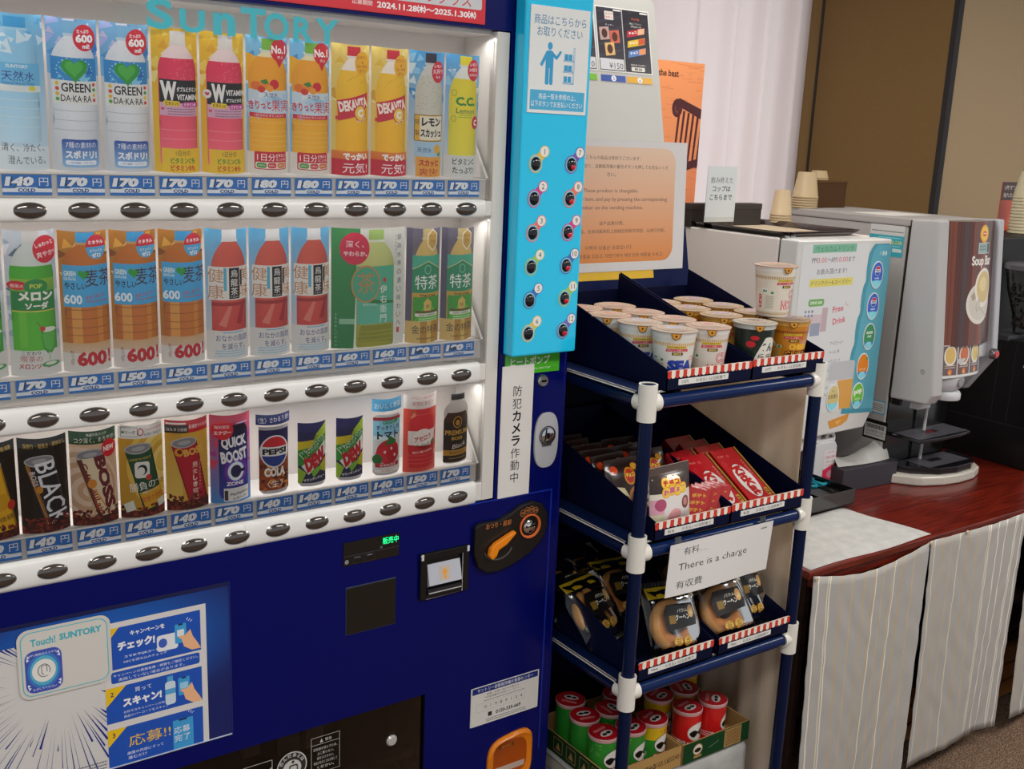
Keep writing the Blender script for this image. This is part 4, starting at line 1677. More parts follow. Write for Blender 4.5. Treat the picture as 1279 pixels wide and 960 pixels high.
def fullcan(a, body, x0=10, x1=64, y0=10, y1=124):
    a.poly([(x0 + 6, y0 - 6), (x1 - 6, y0 - 6), (x1, y0), (x1, y1), (x1 - 5, y1 + 7), (x0 + 5, y1 + 7), (x0, y1), (x0, y0)], '#c4c2c2')
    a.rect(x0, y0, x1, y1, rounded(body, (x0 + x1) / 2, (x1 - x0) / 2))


def c_cola():
    a = Art(72, 152)
    fullcan(a, '#8a3a18', 10, 66, 12, 112)
    r = random.Random(5)
    for _ in range(70):
        a.ell(r.uniform(13, 63), r.uniform(14, 60), r.uniform(2, 5), r.uniform(2, 5), r.choice(['#c8641c', '#5a1c10', '#e0903a', '#42120c', '#a84a18']), 9)
    a.poly([(10, 124), (66, 124), (66, 96), (10, 84)], '#231f52')
    a.poly([(10, 60), (66, 60), (66, 50), (10, 64)], '#8a3a18')
    a.ell(38, 84, 27, 30, '#e8e6e6')
    p = [(38 + 24.5 * math.cos(math.radians(q)), 84 + 27.5 * math.sin(math.radians(q))) for q in range(16, 165, 8)]
    a.poly(p, '#cc2432')
    p = [(38 + 24.5 * math.cos(math.radians(q)), 84 + 27.5 * math.sin(math.radians(q))) for q in range(196, 345, 8)]
    a.poly(p, '#1c3c8c')
    a.t('PEPSI', 38, 84, 11, '#16161c', 45, .05)
    a.t('COLA', 38, 46, 17, '#f2efea', 40, .05)
    a.t('〈生〉', 38, 24, 13, '#f2efea', 30, .04)
    a.rect(10, 124, 66, 130, '#a9a7aa')
    a.rect(6, 133, 70, 152, '#26346e')
    a.t('〈生〉さわるうま!', 38, 142.5, 10, '#f0eef2', 58, .03, 3)
    return a


def c_dew():
    a = Art(72, 152)
    fullcan(a, '#20264e', 8, 62, 14, 120)
    a.rect(8, 110, 62, 128, '#2c2c60')
    a.poly([(8, 92), (34, 96), (44, 86), (30, 82), (8, 76)], '#c8b628')
    a.poly([(8, 76), (30, 82), (62, 116), (62, 84), (30, 52), (8, 46)], '#2c8a34')
    a.poly([(62, 126), (40, 106), (48, 104), (34, 92), (62, 104)], '#a8c43a')
    a.poly([(8, 44), (22, 34), (14, 14), (8, 14)], '#8cb42e')
    a.poly([(62, 60), (44, 40), (62, 30)], '#b8b428')
    a.poly([(14, 46), (60, 92), (62, 66), (26, 30)], '#dfe4da')
    a.t('Mountain', 35, 82, 15, '#e4e8e0', 56, .12, 40)
    a.t('Mountain', 35, 82, 14, '#2f8a34', 54, .04, 40)
    a.t('DEW', 40, 58, 26, '#c4222e', 46, .09, 32, .3)
    a.poly([(30, 36), (44, 44), (54, 42), (36, 24)], '#7cb83a')
    a.t('マウンテンデュー', 38, 22, 5.5, '#e8eae6', 42, .03, 8)
    return a


def c_tomato():
    a = Art(72, 156)
    fullcan(a, '#cfe2e6', 8, 66, 12, 118)
    a.rect(8, 114, 66, 120, '#a82a34')
    a.rect(8, 84, 66, 114, '#8ecbe4')
    a.t('GREEN', 38, 110, 7, '#2a8a3a', 26, .04)
    heart(a, 54, 112, 5, '#2f9e36')
    a.t('すっきりした', 38, 100, 9, '#222222', 50, .02)
    a.t('トマト', 38, 85, 16, '#1c1c1c', 46, .04)
    a.rect(8, 12, 66, 76, '#d3d9d6')
    a.ell(38, 52, 24, 24, '#c42030')
    a.ell(26, 46, 14, 15, '#d0283a')
    a.ell(48, 46, 14, 16, '#b8182a')
    a.poly([(38, 74), (30, 66), (40, 68), (48, 66), (56, 72), (44, 76), (40, 84)], '#2f7a34')
    a.ell(16, 38, 9, 10, '#1f6a38')
    for x, y in ((30, 52), (44, 58), (52, 44)):
        a.ell(x, y, 2.4, 3, '#f0c8cc')
    a.rect(12, 22, 62, 30, '#b82430')
    a.t('食塩無添加', 37, 26, 5, '#f4e8e4', 34, .03)
    a.rrect(10, 10, 64, 19, 4, '#c8b4b0')
    a.rrect(11, 11, 63, 18, 3, '#e6e2de')
    a.t('リコピン', 37, 14.5, 4, '#b82430', 26, .02)
    a.rect(6, 132, 70, 156, '#52aede')
    a.t('おいしく野菜', 38, 143, 11, '#f4f8fa', 56, .03, 2)
    return a


def c_acerola():
    a = Art(72, 156, '#cf4a3c')
    shard(a, 0, 20, 72, 132, ['#dd6a50', '#c43230', '#e08868'], 14, 27)
    bottle(a, 38, 10, 128, 56, vgrad(10, '#c8202e', 100, '#d02c34'), '#d8303a', .55, '#d8504c', '#d43a3a', .48, .78)
    a.rect(8, 40, 66, 84, '#e4dcd4')
    a.ell(38, 66, 22, 22, '#efe8e0')
    a.t('アセロラ', 38, 69, 11, '#c42434', 38, .03, 10)
    a.t('Refresh', 38, 55, 8, '#4a8a3a', 30, .01, 8, .25)
    a.poly([(8, 40), (66, 40), (66, 52), (40, 46), (8, 56)], '#c8202e')
    a.ell(62, 56, 6, 7, '#b81c2a')
    a.poly([(56, 58), (64, 66), (66, 54)], '#4a8a3a')
    a.t('朝の果汁飲料', 38, 42, 4.5, '#f4e8e4', 44, .03, 4)
    for q in (34, 26, 18):
        a.rect(10, q, 66, q + 1, '#e05a5a')
    a.rect(0, 128, 72, 156, '#e0d6d0')
    a.t('アセロラ果汁100%', 38, 150, 5, '#c42434', 50, .02, 2)
    a.t('天然ビタミン', 38, 139, 9, '#b01c2c', 48, .03, 2)
    return a


def c_premium():
    a = Art(72, 160)
    bottle(a, 40, 8, 150, 58, vgrad(10, '#16100e', 90, '#1c1412'), '#1c1816', .56, '#b9b2ac', '#b8b0aa', .5, .74, fill=0)
    a.poly([(12, 10), (68, 10), (69, 14), (69, 96), (62, 112), (18, 112), (11, 96), (11, 14)], '#3a1a0e')
    a.poly([(11, 12), (69, 12), (69, 92), (11, 92)], '#15100e')
    a.ell(40, 92, 11, 12, '#b8862c')
    a.ell(40, 92, 9, 10, '#15100e')
    a.ell(40, 91, 5, 6, '#b8862c')
    a.t('PREMIUM', 40, 71, 10, '#c89a3c', 52, .02)
    a.t('BOSS', 40, 59, 7, '#c89a3c', 26, .03)
    a.t('Black', 46, 44, 9, '#e0d8cc', 34, .0, 8, .3)
    a.rect(11, 24, 69, 35, '#b8862c')
    a.t('香味焙煎豆', 42, 29.5, 5.5, '#2a1a08', 40, .02)
    a.bars(22, 62, 17, 1, 4, '#9a7a3c', 2)
    return a


def card(name, a, x, z, label, group=None, bulge=.013):
    W, H = a.W / 1000, a.H / 1000
    y0 = .0245

    def xf(u, v, l):
        s_ = 1 - (2 * u / a.W - 1) ** 2
        return (x - W / 2 + u / 1000, y0 - bulge * s_ - l / 1000, z + v / 1000 - .0025 * s_)
    mb = MB()
    back = Art(a.W, a.H, '#dcd9d4')
    if a.sh and len(a.sh[0][0]) == 4 and abs(a.sh[0][0][2][0] - a.W) < 1e-6:
        mb.art(back, lambda u, v, l: xf(u, v, l - .6), 12)
    mb.art(a, xf, 12, .03)
    o = mb.build(name, 'printed_card')
    return tag(o, label, 'drink card', group)


ROW1, ROW2, ROW3 = 1.5700, 1.2595, 1.0020
X = lambda n: (n - 10) * .076 + .0005
KN = 'drink_display_card'
card(KN, c_water(), X(0), ROW1, 'pale icy blue water bottle card, leftmost of the top row')
card(KN, c_heart(), X(1), ROW1, 'white card with green heart and red circle, beside the icy blue water card')
card(KN, c_heart(), X(2), ROW1, 'white card with green heart and red circle, beside the first pink bottle card')
card(KN, c_pinkW(0), X(3), ROW1, 'yellow card of a pink bottle, beside the green heart cards')
card(KN, c_pinkW(1), X(4), ROW1, 'yellow card of a pink bottle, beside the orange fruit bottle cards')
card(KN, c_fruit(), X(5), ROW1, 'orange fruit juice bottle card, the one beside the pink bottle')
card(KN, c_fruit(), X(6), ROW1, 'orange fruit juice bottle card, the one beside the red capped yellow bottle')
card(KN, c_deka(), X(7), ROW1, 'yellow bottle card with red cap and red foot, beside the orange juice card')
card(KN, c_deka(), X(8), ROW1, 'yellow bottle card with red cap and red foot, beside the grey lemon squash card')
card(KN, c_lemon(), X(9), ROW1, 'grey lemon squash bottle card with dark cap in the top row')
card(KN, c_cc(), X(10), ROW1, 'lemon yellow bottle card with yellow cap at the right end of the top row')
card(KN, c_melon(), X(-1), ROW2, 'green melon soda card cut off by the left picture edge')
card(KN, c_melon(), X(0), ROW2, 'green melon soda card fully in view beside the brown tea cards')
card(KN, c_tea(), X(1), ROW2, 'amber barley tea card, the one beside the green melon soda')
card(KN, c_tea(), X(2), ROW2, 'amber barley tea card, the middle one of three')
card(KN, c_tea(), X(3), ROW2, 'amber barley tea card, the one beside the red oolong tea')
card(KN, c_oolong(), X(4), ROW2, 'red oolong tea card, the one beside the amber barley tea')
card(KN, c_oolong(), X(5), ROW2, 'red oolong tea card, the middle one of three')
card(KN, c_oolong(), X(6), ROW2, 'red oolong tea card, the one beside the wide green tea card')
card(KN, c_green(), (X(7) + X(8)) / 2, ROW2, 'double width green tea card with a large pink circle', None, .012)
card(KN, c_gold(), X(9), ROW2, 'gold and green tea bottle card, the one beside the wide green tea card')
card(KN, c_gold(), X(10), ROW2, 'gold and green tea bottle card at the right end of the middle row')
card(KN, c_yellow(), X(-1), ROW3, 'yellow coffee can card cut off by the left picture edge')
card(KN, c_black(), X(0), ROW3, 'black coffee can card with large white lettering')
card(KN, c_aulait(), X(1), ROW3, 'cream milk coffee can card with a red NEW circle')
card(KN, c_game(), X(2), ROW3, 'dark green coffee can card on a golden ground')
card(KN, c_red(), X(3), ROW3, 'red coffee can card with a red header in the bottom row')
card(KN, c_boost(), X(4), ROW3, 'navy and pink energy drink card with glowing white ring')
card(KN, c_cola(), X(5), ROW3, 'cola can card with red white and blue roundel')
card(KN, c_dew(), X(6), ROW3, 'navy and green soda can card, the one beside the cola can')
card(KN, c_dew(), X(7), ROW3, 'navy and green soda can card, the one beside the tomato juice')
card(KN, c_tomato(), X(8), ROW3, 'tomato juice can card with a sky blue header')
card(KN, c_acerola(), X(9), ROW3, 'bright red bottle card with a pale header in the bottom row')
card(KN, c_premium(), X(10), ROW3, 'small black coffee bottle card at the right end of the bottom row')

# ------------------------------------------------------------------ price tags
for z, dz, pr, words in ((1.5325, .0295, ['', 140, 170, 170, 170, 170, 180, 180, 170, 170, 170, 170],
                          ['', 'icy blue water', 'left green heart', 'right green heart', 'left pink bottle', 'right pink bottle', 'left orange juice', 'right orange juice', 'left red capped bottle', 'right red capped bottle', 'lemon squash', 'lemon yellow bottle']),
                         (1.2255, .0275, [170, 170, 150, 150, 150, 180, 180, 180, 160, 160, 190, 190],
                          ['cut off melon soda', 'melon soda', 'left barley tea', 'middle barley tea', 'right barley tea', 'left oolong tea', 'middle oolong tea', 'right oolong tea', 'left half of the wide green tea', 'right half of the wide green tea', 'left gold tea', 'right gold tea']),
                         (.967, .0310, [140, 140, 140, 140, 140, 170, 140, 140, 140, 140, 150, 170],
                          ['yellow coffee can', 'black coffee can', 'cream milk coffee', 'dark green coffee', 'red coffee can', 'energy drink', 'cola', 'left navy and green soda', 'right navy and green soda', 'tomato juice', 'red bottle', 'black coffee bottle'])):
    for i in range(12):
        if not pr[i]:
            continue
        n = i - 1
        H = dz * 1000
        a = Art(68, H, '#2272c4')
        a.t(str(pr[i]), 24, H * .67, H * .47, '#10345e', 40, .13, 0, .22)
        a.t('円', 57, H * .66, H * .40, '#10345e', 14, .10)
        a.t(str(pr[i]), 24, H * .67, H * .47, '#f0f3f6', 39, .07, 0, .22)
        a.t('円', 57, H * .66, H * .40, '#f0f3f6', 13, .05)
        a.poly([(0, H * .14), (68, H * .14), (68, H * .33), (50, H * .33), (47, H * .38), (20, H * .38), (17, H * .33), (0, H * .33)], '#e9eef3')
        a.t('COLD', 33, H * .24, H * .19, '#1c4f90', 24, .05)
        x = X(n) - .034
        mb = MB()
        mb.hexa([(x, .0085, z), (x + .068, .0085, z), (x + .068, .0092, z), (x, .0092, z), (x, .0085, z + dz), (x + .068, .0085, z + dz), (x + .068, .0092, z + dz), (x, .0092, z + dz)], '#2272c4')
        mb.art(a, front(x, .0083, z), 0, .03)
        tag(mb.build('price_tag', 'printed_card'), 'blue %d yen price tag below the %s card' % (pr[i], words[i]), 'price tag', 'price tags under the drinks')
# ------------------------------------------------------------------ snack rack of blue pipe with white joints
NAVY = '#091a40'
RK = thing('pipe_rack', 'navy pipe rack with white joints, shelves full of snacks', 'rack', (.56, .05, FLOOR))
bpy.context.view_layer.update()
RKI = RK.matrix_world.inverted()


def rk(o):
    o.parent = RK
    o.matrix_parent_inverse = RKI
    return o


PX0, PX1, PY0, PY1 = .311, .818, -.200, .245
RZ = (1.145, .8275, .5155, .185)
for x in (PX0, PX1):
    for y in (PY0, PY1):
        rk(MB().tube([(x, y, FLOOR + .012), (x, y, 1.183)], .0140, '#07173a', 24).build('post', 'painted_steel'))
        rk(MB().lathe([(.019, FLOOR), (.019, FLOOR + .02), (.015, FLOOR + .024)], '#e4e0d6', 24, (x, y, 0)).build('foot_cap', 'plastic'))
        for k, z in enumerate(RZ[:3]):
            mb = MB()
            hi = .040 if k else .0395
            lo = -.036
            mb.lathe([(.0152, z + lo), (.0192, z + lo), (.0192, z + hi), (.0152, z + hi), (.0148, z + hi - .006)], '#e6e2d8', 28, (x, y, 0), cap=False)
            if k == 0:
                mb.lathe([(.0, z + hi - .005), (.0152, z + hi - .005)], '#dcd8ce', 28, (x, y, 0), cap=False)
            sx = 1 if x == PX0 else -1
            sy = 1 if y == PY0 else -1
            mb.lathe([(.0182, 0), (.0182, sx * .027), (.0145, sx * .027)], '#e6e2d8', 24, (x, y, z), 'x', cap=False)
            mb.lathe([(.0182, 0), (.0182, sy * .027), (.0145, sy * .027)], '#e6e2d8', 24, (x, y, z), 'y', cap=False)
            rk(mb.build('joint', 'plastic', crease=50))
for z in RZ[:3]:
    for y in (PY0, PY1):
        rk(MB().tube([(PX0 + .017, y, z), (PX1 - .017, y, z)], .0140, '#0b2250', 24).build('rail', 'painted_steel'))
    for x in (PX0, PX1):
        rk(MB().tube([(x, PY0 + .017, z), (x, PY1 - .017, z)], .0140, '#07173a', 24).build('rail', 'painted_steel'))
for z in RZ[:3]:
    mb = MB().box(PX0 - .014, PY0 + .006, z + .0175, PX1 + .014, PY1 + .01, z + .0205, NAVY)
    bd = rk(mb.build('shelf_board', 'navy_card'))
    mb = MB()
    mb.box(PX0 + .022, PY0 + .004, z + .0172, PX1 - .022, PY0 + .006, z + .0212, '#e6e4de')
    mb.box(PX0 - .0152, PY0 + .022, z + .0172, PX0 - .0132, PY1, z + .0222, '#e6e4de')
    mb.box(PX0 - .0152, PY0 + .022, z + .0206, PX0 - .0112, PY1, z + .0222, '#e6e4de')
    e = mb.build('white_edging', 'plastic')
    e.parent = bd


rk(MB().box(PX0 - .01, PY1 + .0145, FLOOR + .05, PX1 + .01, PY1 + .0165, RZ[0] + .02, '#050a1e').build('added_back_sheet', 'navy_card'))  # dark sheet added to stop light from behind and darken the rack inside
# ---- card trays with the striped trim
def tray(x0, x1, z0, zf, price, label, back=.236, yb=None, zb=None):
    """open card tray, low in front and high behind, z0 floor, zf lip height"""
    y0, y1 = -.208, back
    s = .285
    zb = zb or zf + s * (y1 - y0)
    t = thing('snack_tray', label, 'tray', ((x0 + x1) / 2, (y0 + y1) / 2, z0), group='navy snack trays on the pipe rack')
    ox, oy = (x0 + x1) / 2, (y0 + y1) / 2
    C_ = '#060c2c'
    mb = MB()
    w_ = .0022
    zf_s = zf + .002
    X0, X1, Y0, Y1 = x0 - ox, x1 - ox, y0 - oy, y1 - oy
    h0, h1 = zf_s - z0, zf_s + s * (y1 - y0) - z0
    mb.box(X0, Y0, 0, X1, Y1, w_, C_)
    for a, b_ in ((X0, X0 + w_), (X1 - w_, X1)):
        mb.hexa([(a, Y0, 0), (b_, Y0, 0), (b_, Y1, 0), (a, Y1, 0), (a, Y0, h0), (b_, Y0, h0), (b_, Y1, h1), (a, Y1, h1)], C_)
    mb.box(X0, Y1 - w_, 0, X1, Y1, zb - z0, C_)
    mb.box(X0, Y0, 0, X1, Y0 + w_, zf - z0 - .002, C_)
    mb.build('tray_body', 'navy_card', t)
    # scalloped red and white trim along the lip
    W = (x1 - x0) * 1000
    a = Art(W, 17)
    n = max(9, int(W / 10.6) // 2 * 2 + 1)
    st = W / n
    for i in range(n):
        c = '#cf3a2c' if i % 2 == 0 else '#ece6da'
        p = [(i * st, 16), (i * st, 4)]
        p += [(i * st + st / 2 + st / 2 * math.cos(math.radians(q)), 4 + 4 * math.sin(math.radians(q))) for q in range(200, 341, 20)]
        p += [((i + 1) * st, 4), ((i + 1) * st, 16)]
        a.poly(p, c)
    mb = MB().art(a, lambda u, v, l: (X0 + u / 1000, Y0 - .0012 - l / 1000, zf - z0 - .0165 + v / 1000))
    mb.art(a, lambda u, v, l: (X0 + u / 1000, Y0 + w_ + .0006 + l / 1000, zf - z0 - .0165 + v / 1000))
    mb.box(X0, Y0 - .0011, zf - z0 - .004, X1, Y0 + w_ + .0005, zf - z0 - .0008, '#ded4c4')
    mb.build('striped_trim', 'printed_paper', t)
    a = Art(140, 12, '#e3e1dc')
    a.t(price[0], 8, 6, 6.5, '#2a2a2a', None, .02, al='l', maxw=34)
    a.t('お支払いは自販機で', 48, 6, 7.5, '#2a2a2a', 84, .02, al='l')
    k0 = .13 * (x1 - x0)
    pz = zf - z0 - .0315
    mb = MB().box(X0 + k0, Y0 - .0011, pz, X0 + k0 + .140, Y0, pz + .012, '#e3e1dc')
    mb.art(a, lambda u, v, l: (X0 + k0 + u / 1000, Y0 - .0013 - l / 1000, pz + v / 1000))
    mb.build('price_strip', 'printed_paper', t)
    return t


TZ = [z + .021 for z in RZ]
tray(.352, .5935, TZ[0], 1.208, ('230円',), 'navy tray of cup noodles at the left of the top shelf', zb=1.300)
tray(.5955, .8225, TZ[0], 1.211, ('230円',), 'navy tray of cup noodles at the right of the top shelf', zb=1.300)
tray(.349, .568, TZ[1], .890, ('¥110',), 'navy tray of chocolate biscuit bags on the middle shelf')
tray(.5705, .803, TZ[1], .892, ('¥120',), 'navy tray of red wafer boxes on the middle shelf')
tray(.332, .553, TZ[2], .580, ('150yen',), 'navy tray of wrapped ring cakes at the left of the third shelf')
tray(.569, .803, TZ[2], .578, ('150yen',), 'navy tray of wrapped ring cakes at the right of the third shelf')


# ---- cup noodles
def cup_art(kind):
    a = Art(230, 98)
    if kind == 'bowl':
        a.rect(0, 0, 230, 86, '#1c2a24')
        a.poly([(150, 0), (186, 0), (186, 24), (120, 24)], '#d88a4a')
        a.ell(126, 40, 30, 42, '#e6e2d8')
        a.poly([(88, 86), (120, 86), (96, 30), (84, 30)], '#1c2a24')
        for q, ch in enumerate('どん兵衛'):
            a.t(ch, 112 + (q % 2) * 20, 60 - (q // 2) * 24, 19, '#161616', 17, .04)
        a.ell(90, 66, 9, 7, '#c8202c')
        a.ell(97, 80, 8, 5, '#c8202c')
        a.rect(96, 0, 112, 22, '#3a2a20')
        a.t('きつね', 104, 12, 7, '#f0d8a8', 15, .04)
        a.rect(114, 0, 128, 24, '#c8302c')
        a.t('うどん', 121, 12, 6, '#f4e8dc', 12, .04)
        return a
    base = {'sea': '#dfdcd2', 'cup': '#dcd2c8', 'curry': '#c8801c', 'top': '#e2d8c8'}[kind]
    a.rect(0, 0, 230, 98, base)
    band = {'sea': '#d8a860', 'cup': '#c8a060', 'curry': '#8a3a18', 'top': '#b8965a'}[kind]
    for q in range(0, 230, 4):
        a.rect(q, 82, q + 2.6, 87, band)
        a.rect(q, 2, q + 2.6, 6, band)
    a.rect(0, 80.6, 230, 81.4, band)
    a.rect(0, 7, 230, 7.8, band)
    a.rect(88, 76, 124, 81, '#d8b82c')
    a.t('ぶっこみ飯をプラス', 106, 78.5, 3.4, '#5a2010', 32, .01)
    a.poly([(86, 69), (128, 70), (126, 75.5), (88, 75)], '#c8384a')
    a.t('おいしさ新しく', 107, 72.4, 4, '#f6e0d8', 34, .02)
    a.rect(98, 62, 118, 68, '#3a2c20')
    a.t('BIG', 108, 65, 4, '#e8c860', 14, .03)
    a.rect(56, 50, 70, 60, '#e6ece2')
    a.poly([(58, 52), (61, 58), (64, 53), (67, 58), (68, 52)], '#2f7a4a')
    a.rect(74, 48, 84, 54, '#dfe8da')
    a.ell(79, 51, 3.5, 2.6, '#3f8a4a')
    a.rect(64, 14, 84, 46, '#d8d2c0' if kind != 'curry' else '#d89a3c')
    for q in range(8):
        a.rect(66, 42 - q * 3.6, 82, 43 - q * 3.6, '#9a8a6a')
    if kind in ('cup', 'top'):
        RD = '#c4243a'
        a.rrect(48, 16, 56, 46, 3, RD)
        a.vt('どでか', 52, 45, 6.5, 9, '#f4e8dc', .03)
        a.t('CUP', 136, 48, 22, RD, 40, .06)
        a.t('NOODLE', 134, 24, 22, RD, 68, .06)
        a.t('CUP', 136, 48, 19, '#f0d0cc', 37, .0)
        a.t('NOODLE', 134, 24, 19, '#f0d0cc', 64, .0)
    elif kind == 'sea':
        a.t('CUP', 146, 55, 10, '#d88a94', 24, .04)
        a.t('SEA', 118, 40, 24, '#1f3fa0', 56, .08)
        a.t('FOOD', 126, 17, 17, '#1f3fa0', 60, .08)
        a.rect(158, 10, 170, 40, '#d8a0a8')
    else:
        a.t('CUP NOODLE', 142, 62, 7, '#d8a4b0', 40, .03)
        a.t('CHEESE', 122, 52, 13, '#f0b83c', 46, .07)
        a.t('CURRY', 122, 31, 26, '#4a120c', 66, .10)
        a.t('CURRY', 122, 31, 22, '#e8a84c', 62, .0)
    return a


CUPS = {}


def make_cup(kind, label):
    t = thing('cup_noodle', label, 'cup noodle', (0, 0, 0))
    r0, r1, H = .0345, .0452, .111
    R = lambda v: r0 + (r1 - r0) * (v / 111)
    mb = MB()
    bc = {'sea': '#dfdcd2', 'cup': '#dcd2c8', 'curry': '#c8801c', 'top': '#e2d8c8', 'bowl': '#1c2a24'}[kind]
    mb.lathe([(0, .002), (r0 - .002, .002), (r0 - .0006, 0), (r0, .003), (r1 - .0005, H - .006)], bc, 40, cap=False)
    a = cup_art(kind)
    cc = 103

    def xf(u, v, l):
        th = (u - cc) / 37.0
        r = R(v + 3) + .0004 + l / 1000
        return (r * math.sin(th), -r * math.cos(th), .003 + v / 1000)
    mb.art(a, xf, 46, .05)
    mb.build('cup_body', 'glossy_print', t)
    rim = {'curry': '#d8a04c', 'bowl': '#c9c9c4'}.get(kind, '#e6e2dc')
    mb = MB().lathe([(r1 - .001, H - .010), (r1, H - .010), (r1 + .0002, H - .004), (r1 + .0018, H - .002), (r1 + .0018, H)], rim, 40, cap=False)
    mb.build('rim', 'plastic', t)
    lidc = {'sea': '#a9988a', 'cup': '#b09482', 'curry': '#a88e70', 'bowl': '#a09a8e', 'top': '#b49a8a'}[kind]
    mb = MB().lathe([(r1 + .003, H - .001), (r1 + .003, H + .0008), (r1 - .004, H + .0022), (0, H + .0028)], lidc, 40, cap=False)
    la = Art(100, 100)
    for q, (rx, c) in enumerate(((38, '#b8a694'), (30, lidc), (24, '#bcaa9a'))):
        la.ell(50, 50, rx, rx, c)
    pc = {'sea': '#7a86b0', 'cup': '#a85048', 'curry': '#8a6a9c', 'bowl': '#5a5a54', 'top': '#a8584c'}[kind]
    la.ell(50, 58, 20, 12, pc)
    la.t({'bowl': 'どん兵衛', 'curry': 'CURRY', 'sea': 'SEAFOOD'}.get(kind, 'NOODLE'), 50, 58, 9, '#f0e4d4', 34, .04)
    la.bars(30, 70, 36, 4, 5, '#8a7460', 2)
    mb.art(la, lambda u, v, l: ((u - 50) / 1000 * .95, (v - 50) / 1000 * .95, H + .0030 + l / 1000), step=.05)
    ld = mb.build('lid', 'printed_card', t, crease=60)
    tb = MB()
    p = [(-.011, 0), (.011, 0), (.007, -.010), (.0, -.0135), (-.007, -.010)]
    yy = -(r1 + .0034)
    tb.face([(x, yy - .0006, H - .0005 + y) for x, y in p], '#7a4a20')
    p2 = [(-.009, -.001), (.009, -.001), (.0055, -.009), (0, -.012), (-.0055, -.009)]
    tb.face([(x, yy - .0010, H - .0005 + y) for x, y in p2], '#d8962c')
    tb.lathe([(0, 0), (.0022, 0)], '#3a2010', 12, (0, yy - .0013, H - .006), 'y', cap=False)
    tb.build('lid_tab', 'printed_card', ld)
    CUPS[kind] = t
    return t


CUPH = .1142
ZT = TZ[0] + .0024
LFT = [('sea', .410, -.158, 'seafood cup noodle at the front left corner of the left top tray'),
       ('cup', .5075, -.156, 'red lettered cup noodle at the front right of the left top tray'),
       ('sea', .402, -.062, 'seafood cup noodle, second from the front along the left tray wall'),
       ('cup', .5005, -.060, 'cup noodle behind the red lettered front cup of the left tray'),
       ('cup', .400, .036, 'cup noodle half hidden by the sloping wall of the left tray'),
       ('cup', .497, .036, 'cup noodle third from the front beside the tray divider'),
       ('cup', .400, .134, 'cup noodle at the back left of the left top tray'),
       ('cup', .496, .132, 'cup noodle at the back right of the left top tray'),
       ('bowl', .646, -.158, 'black cup of noodles with a white emblem in the right top tray'),
       ('curry', .7575, -.156, 'orange cheese curry cup noodle at the front right corner of the top shelf'),
       ('curry', .645, -.058, 'orange curry cup directly behind the black noodle cup'),
       ('curry', .754, -.058, 'orange curry cup behind the front right orange cup'),
       ('curry', .644, .040, 'orange curry cup third from the front by the tray divider'),
       ('curry', .752, .040, 'orange curry cup third from the front along the right tray wall'),
       ('curry', .643, .138, 'orange curry cup at the back left of the right top tray'),
       ('curry', .750, .138, 'orange curry cup with purple lid at the back right of the right tray')]
rng = random.Random(12)
for kind, x, y, lb in LFT:
    rz = -.66 + rng.uniform(-.14, .14)
    if kind not in CUPS:
        o = make_cup(kind, lb)
        o.location = (x, y, ZT)
        o.rotation_euler = (0, 0, rz)
        o['group'] = 'cup noodles on the top shelf'
    else:
        dup(CUPS[kind], (x, y, ZT), (0, 0, rz), lb, 'cup noodles on the top shelf')
o = make_cup('top', 'single cup noodle stacked on top of the other cups')
o.location = (.742, -.118, ZT + CUPH + .0004)
o.rotation_euler = (0, 0, -.28)
o['group'] = 'cup noodles on the top shelf'


# ---- middle shelf, left tray: chocolate biscuit bags
def pillow(W, H, D, col, n=14, m_=16, seal=.012, lo=.22):
    """two-sided pillow bag, width x height, standing upright, front towards -y"""
    mb = MB()
    for side in (-1, 1):
        rows = []
        for i in range(m_ + 1):
            v = i / m_
            z = H * v
            row = []
            for j in range(n + 1):
                u = j / n
                e = max(0, 1 - abs(2 * u - 1) ** 2.6)
                inner = min(1, max(0, (z - seal) / (H * lo))) * min(1, max(0, (H - seal - z) / (H * .22)))
                inner = math.sin(inner * PI / 2)
                wv = .002 * math.sin(u * 19 + v * 7) * inner
                pinch = 1 - .06 * math.sin(PI * v) * 0
                y = side * (D / 2 * e ** .6 * inner + wv * .6) + .0006 * side
                row.append(((u - .5) * W * pinch, y, z))
            rows.append(row)
        mb.grid(rows if side > 0 else [r[::-1] for r in rows], col)
    return mb


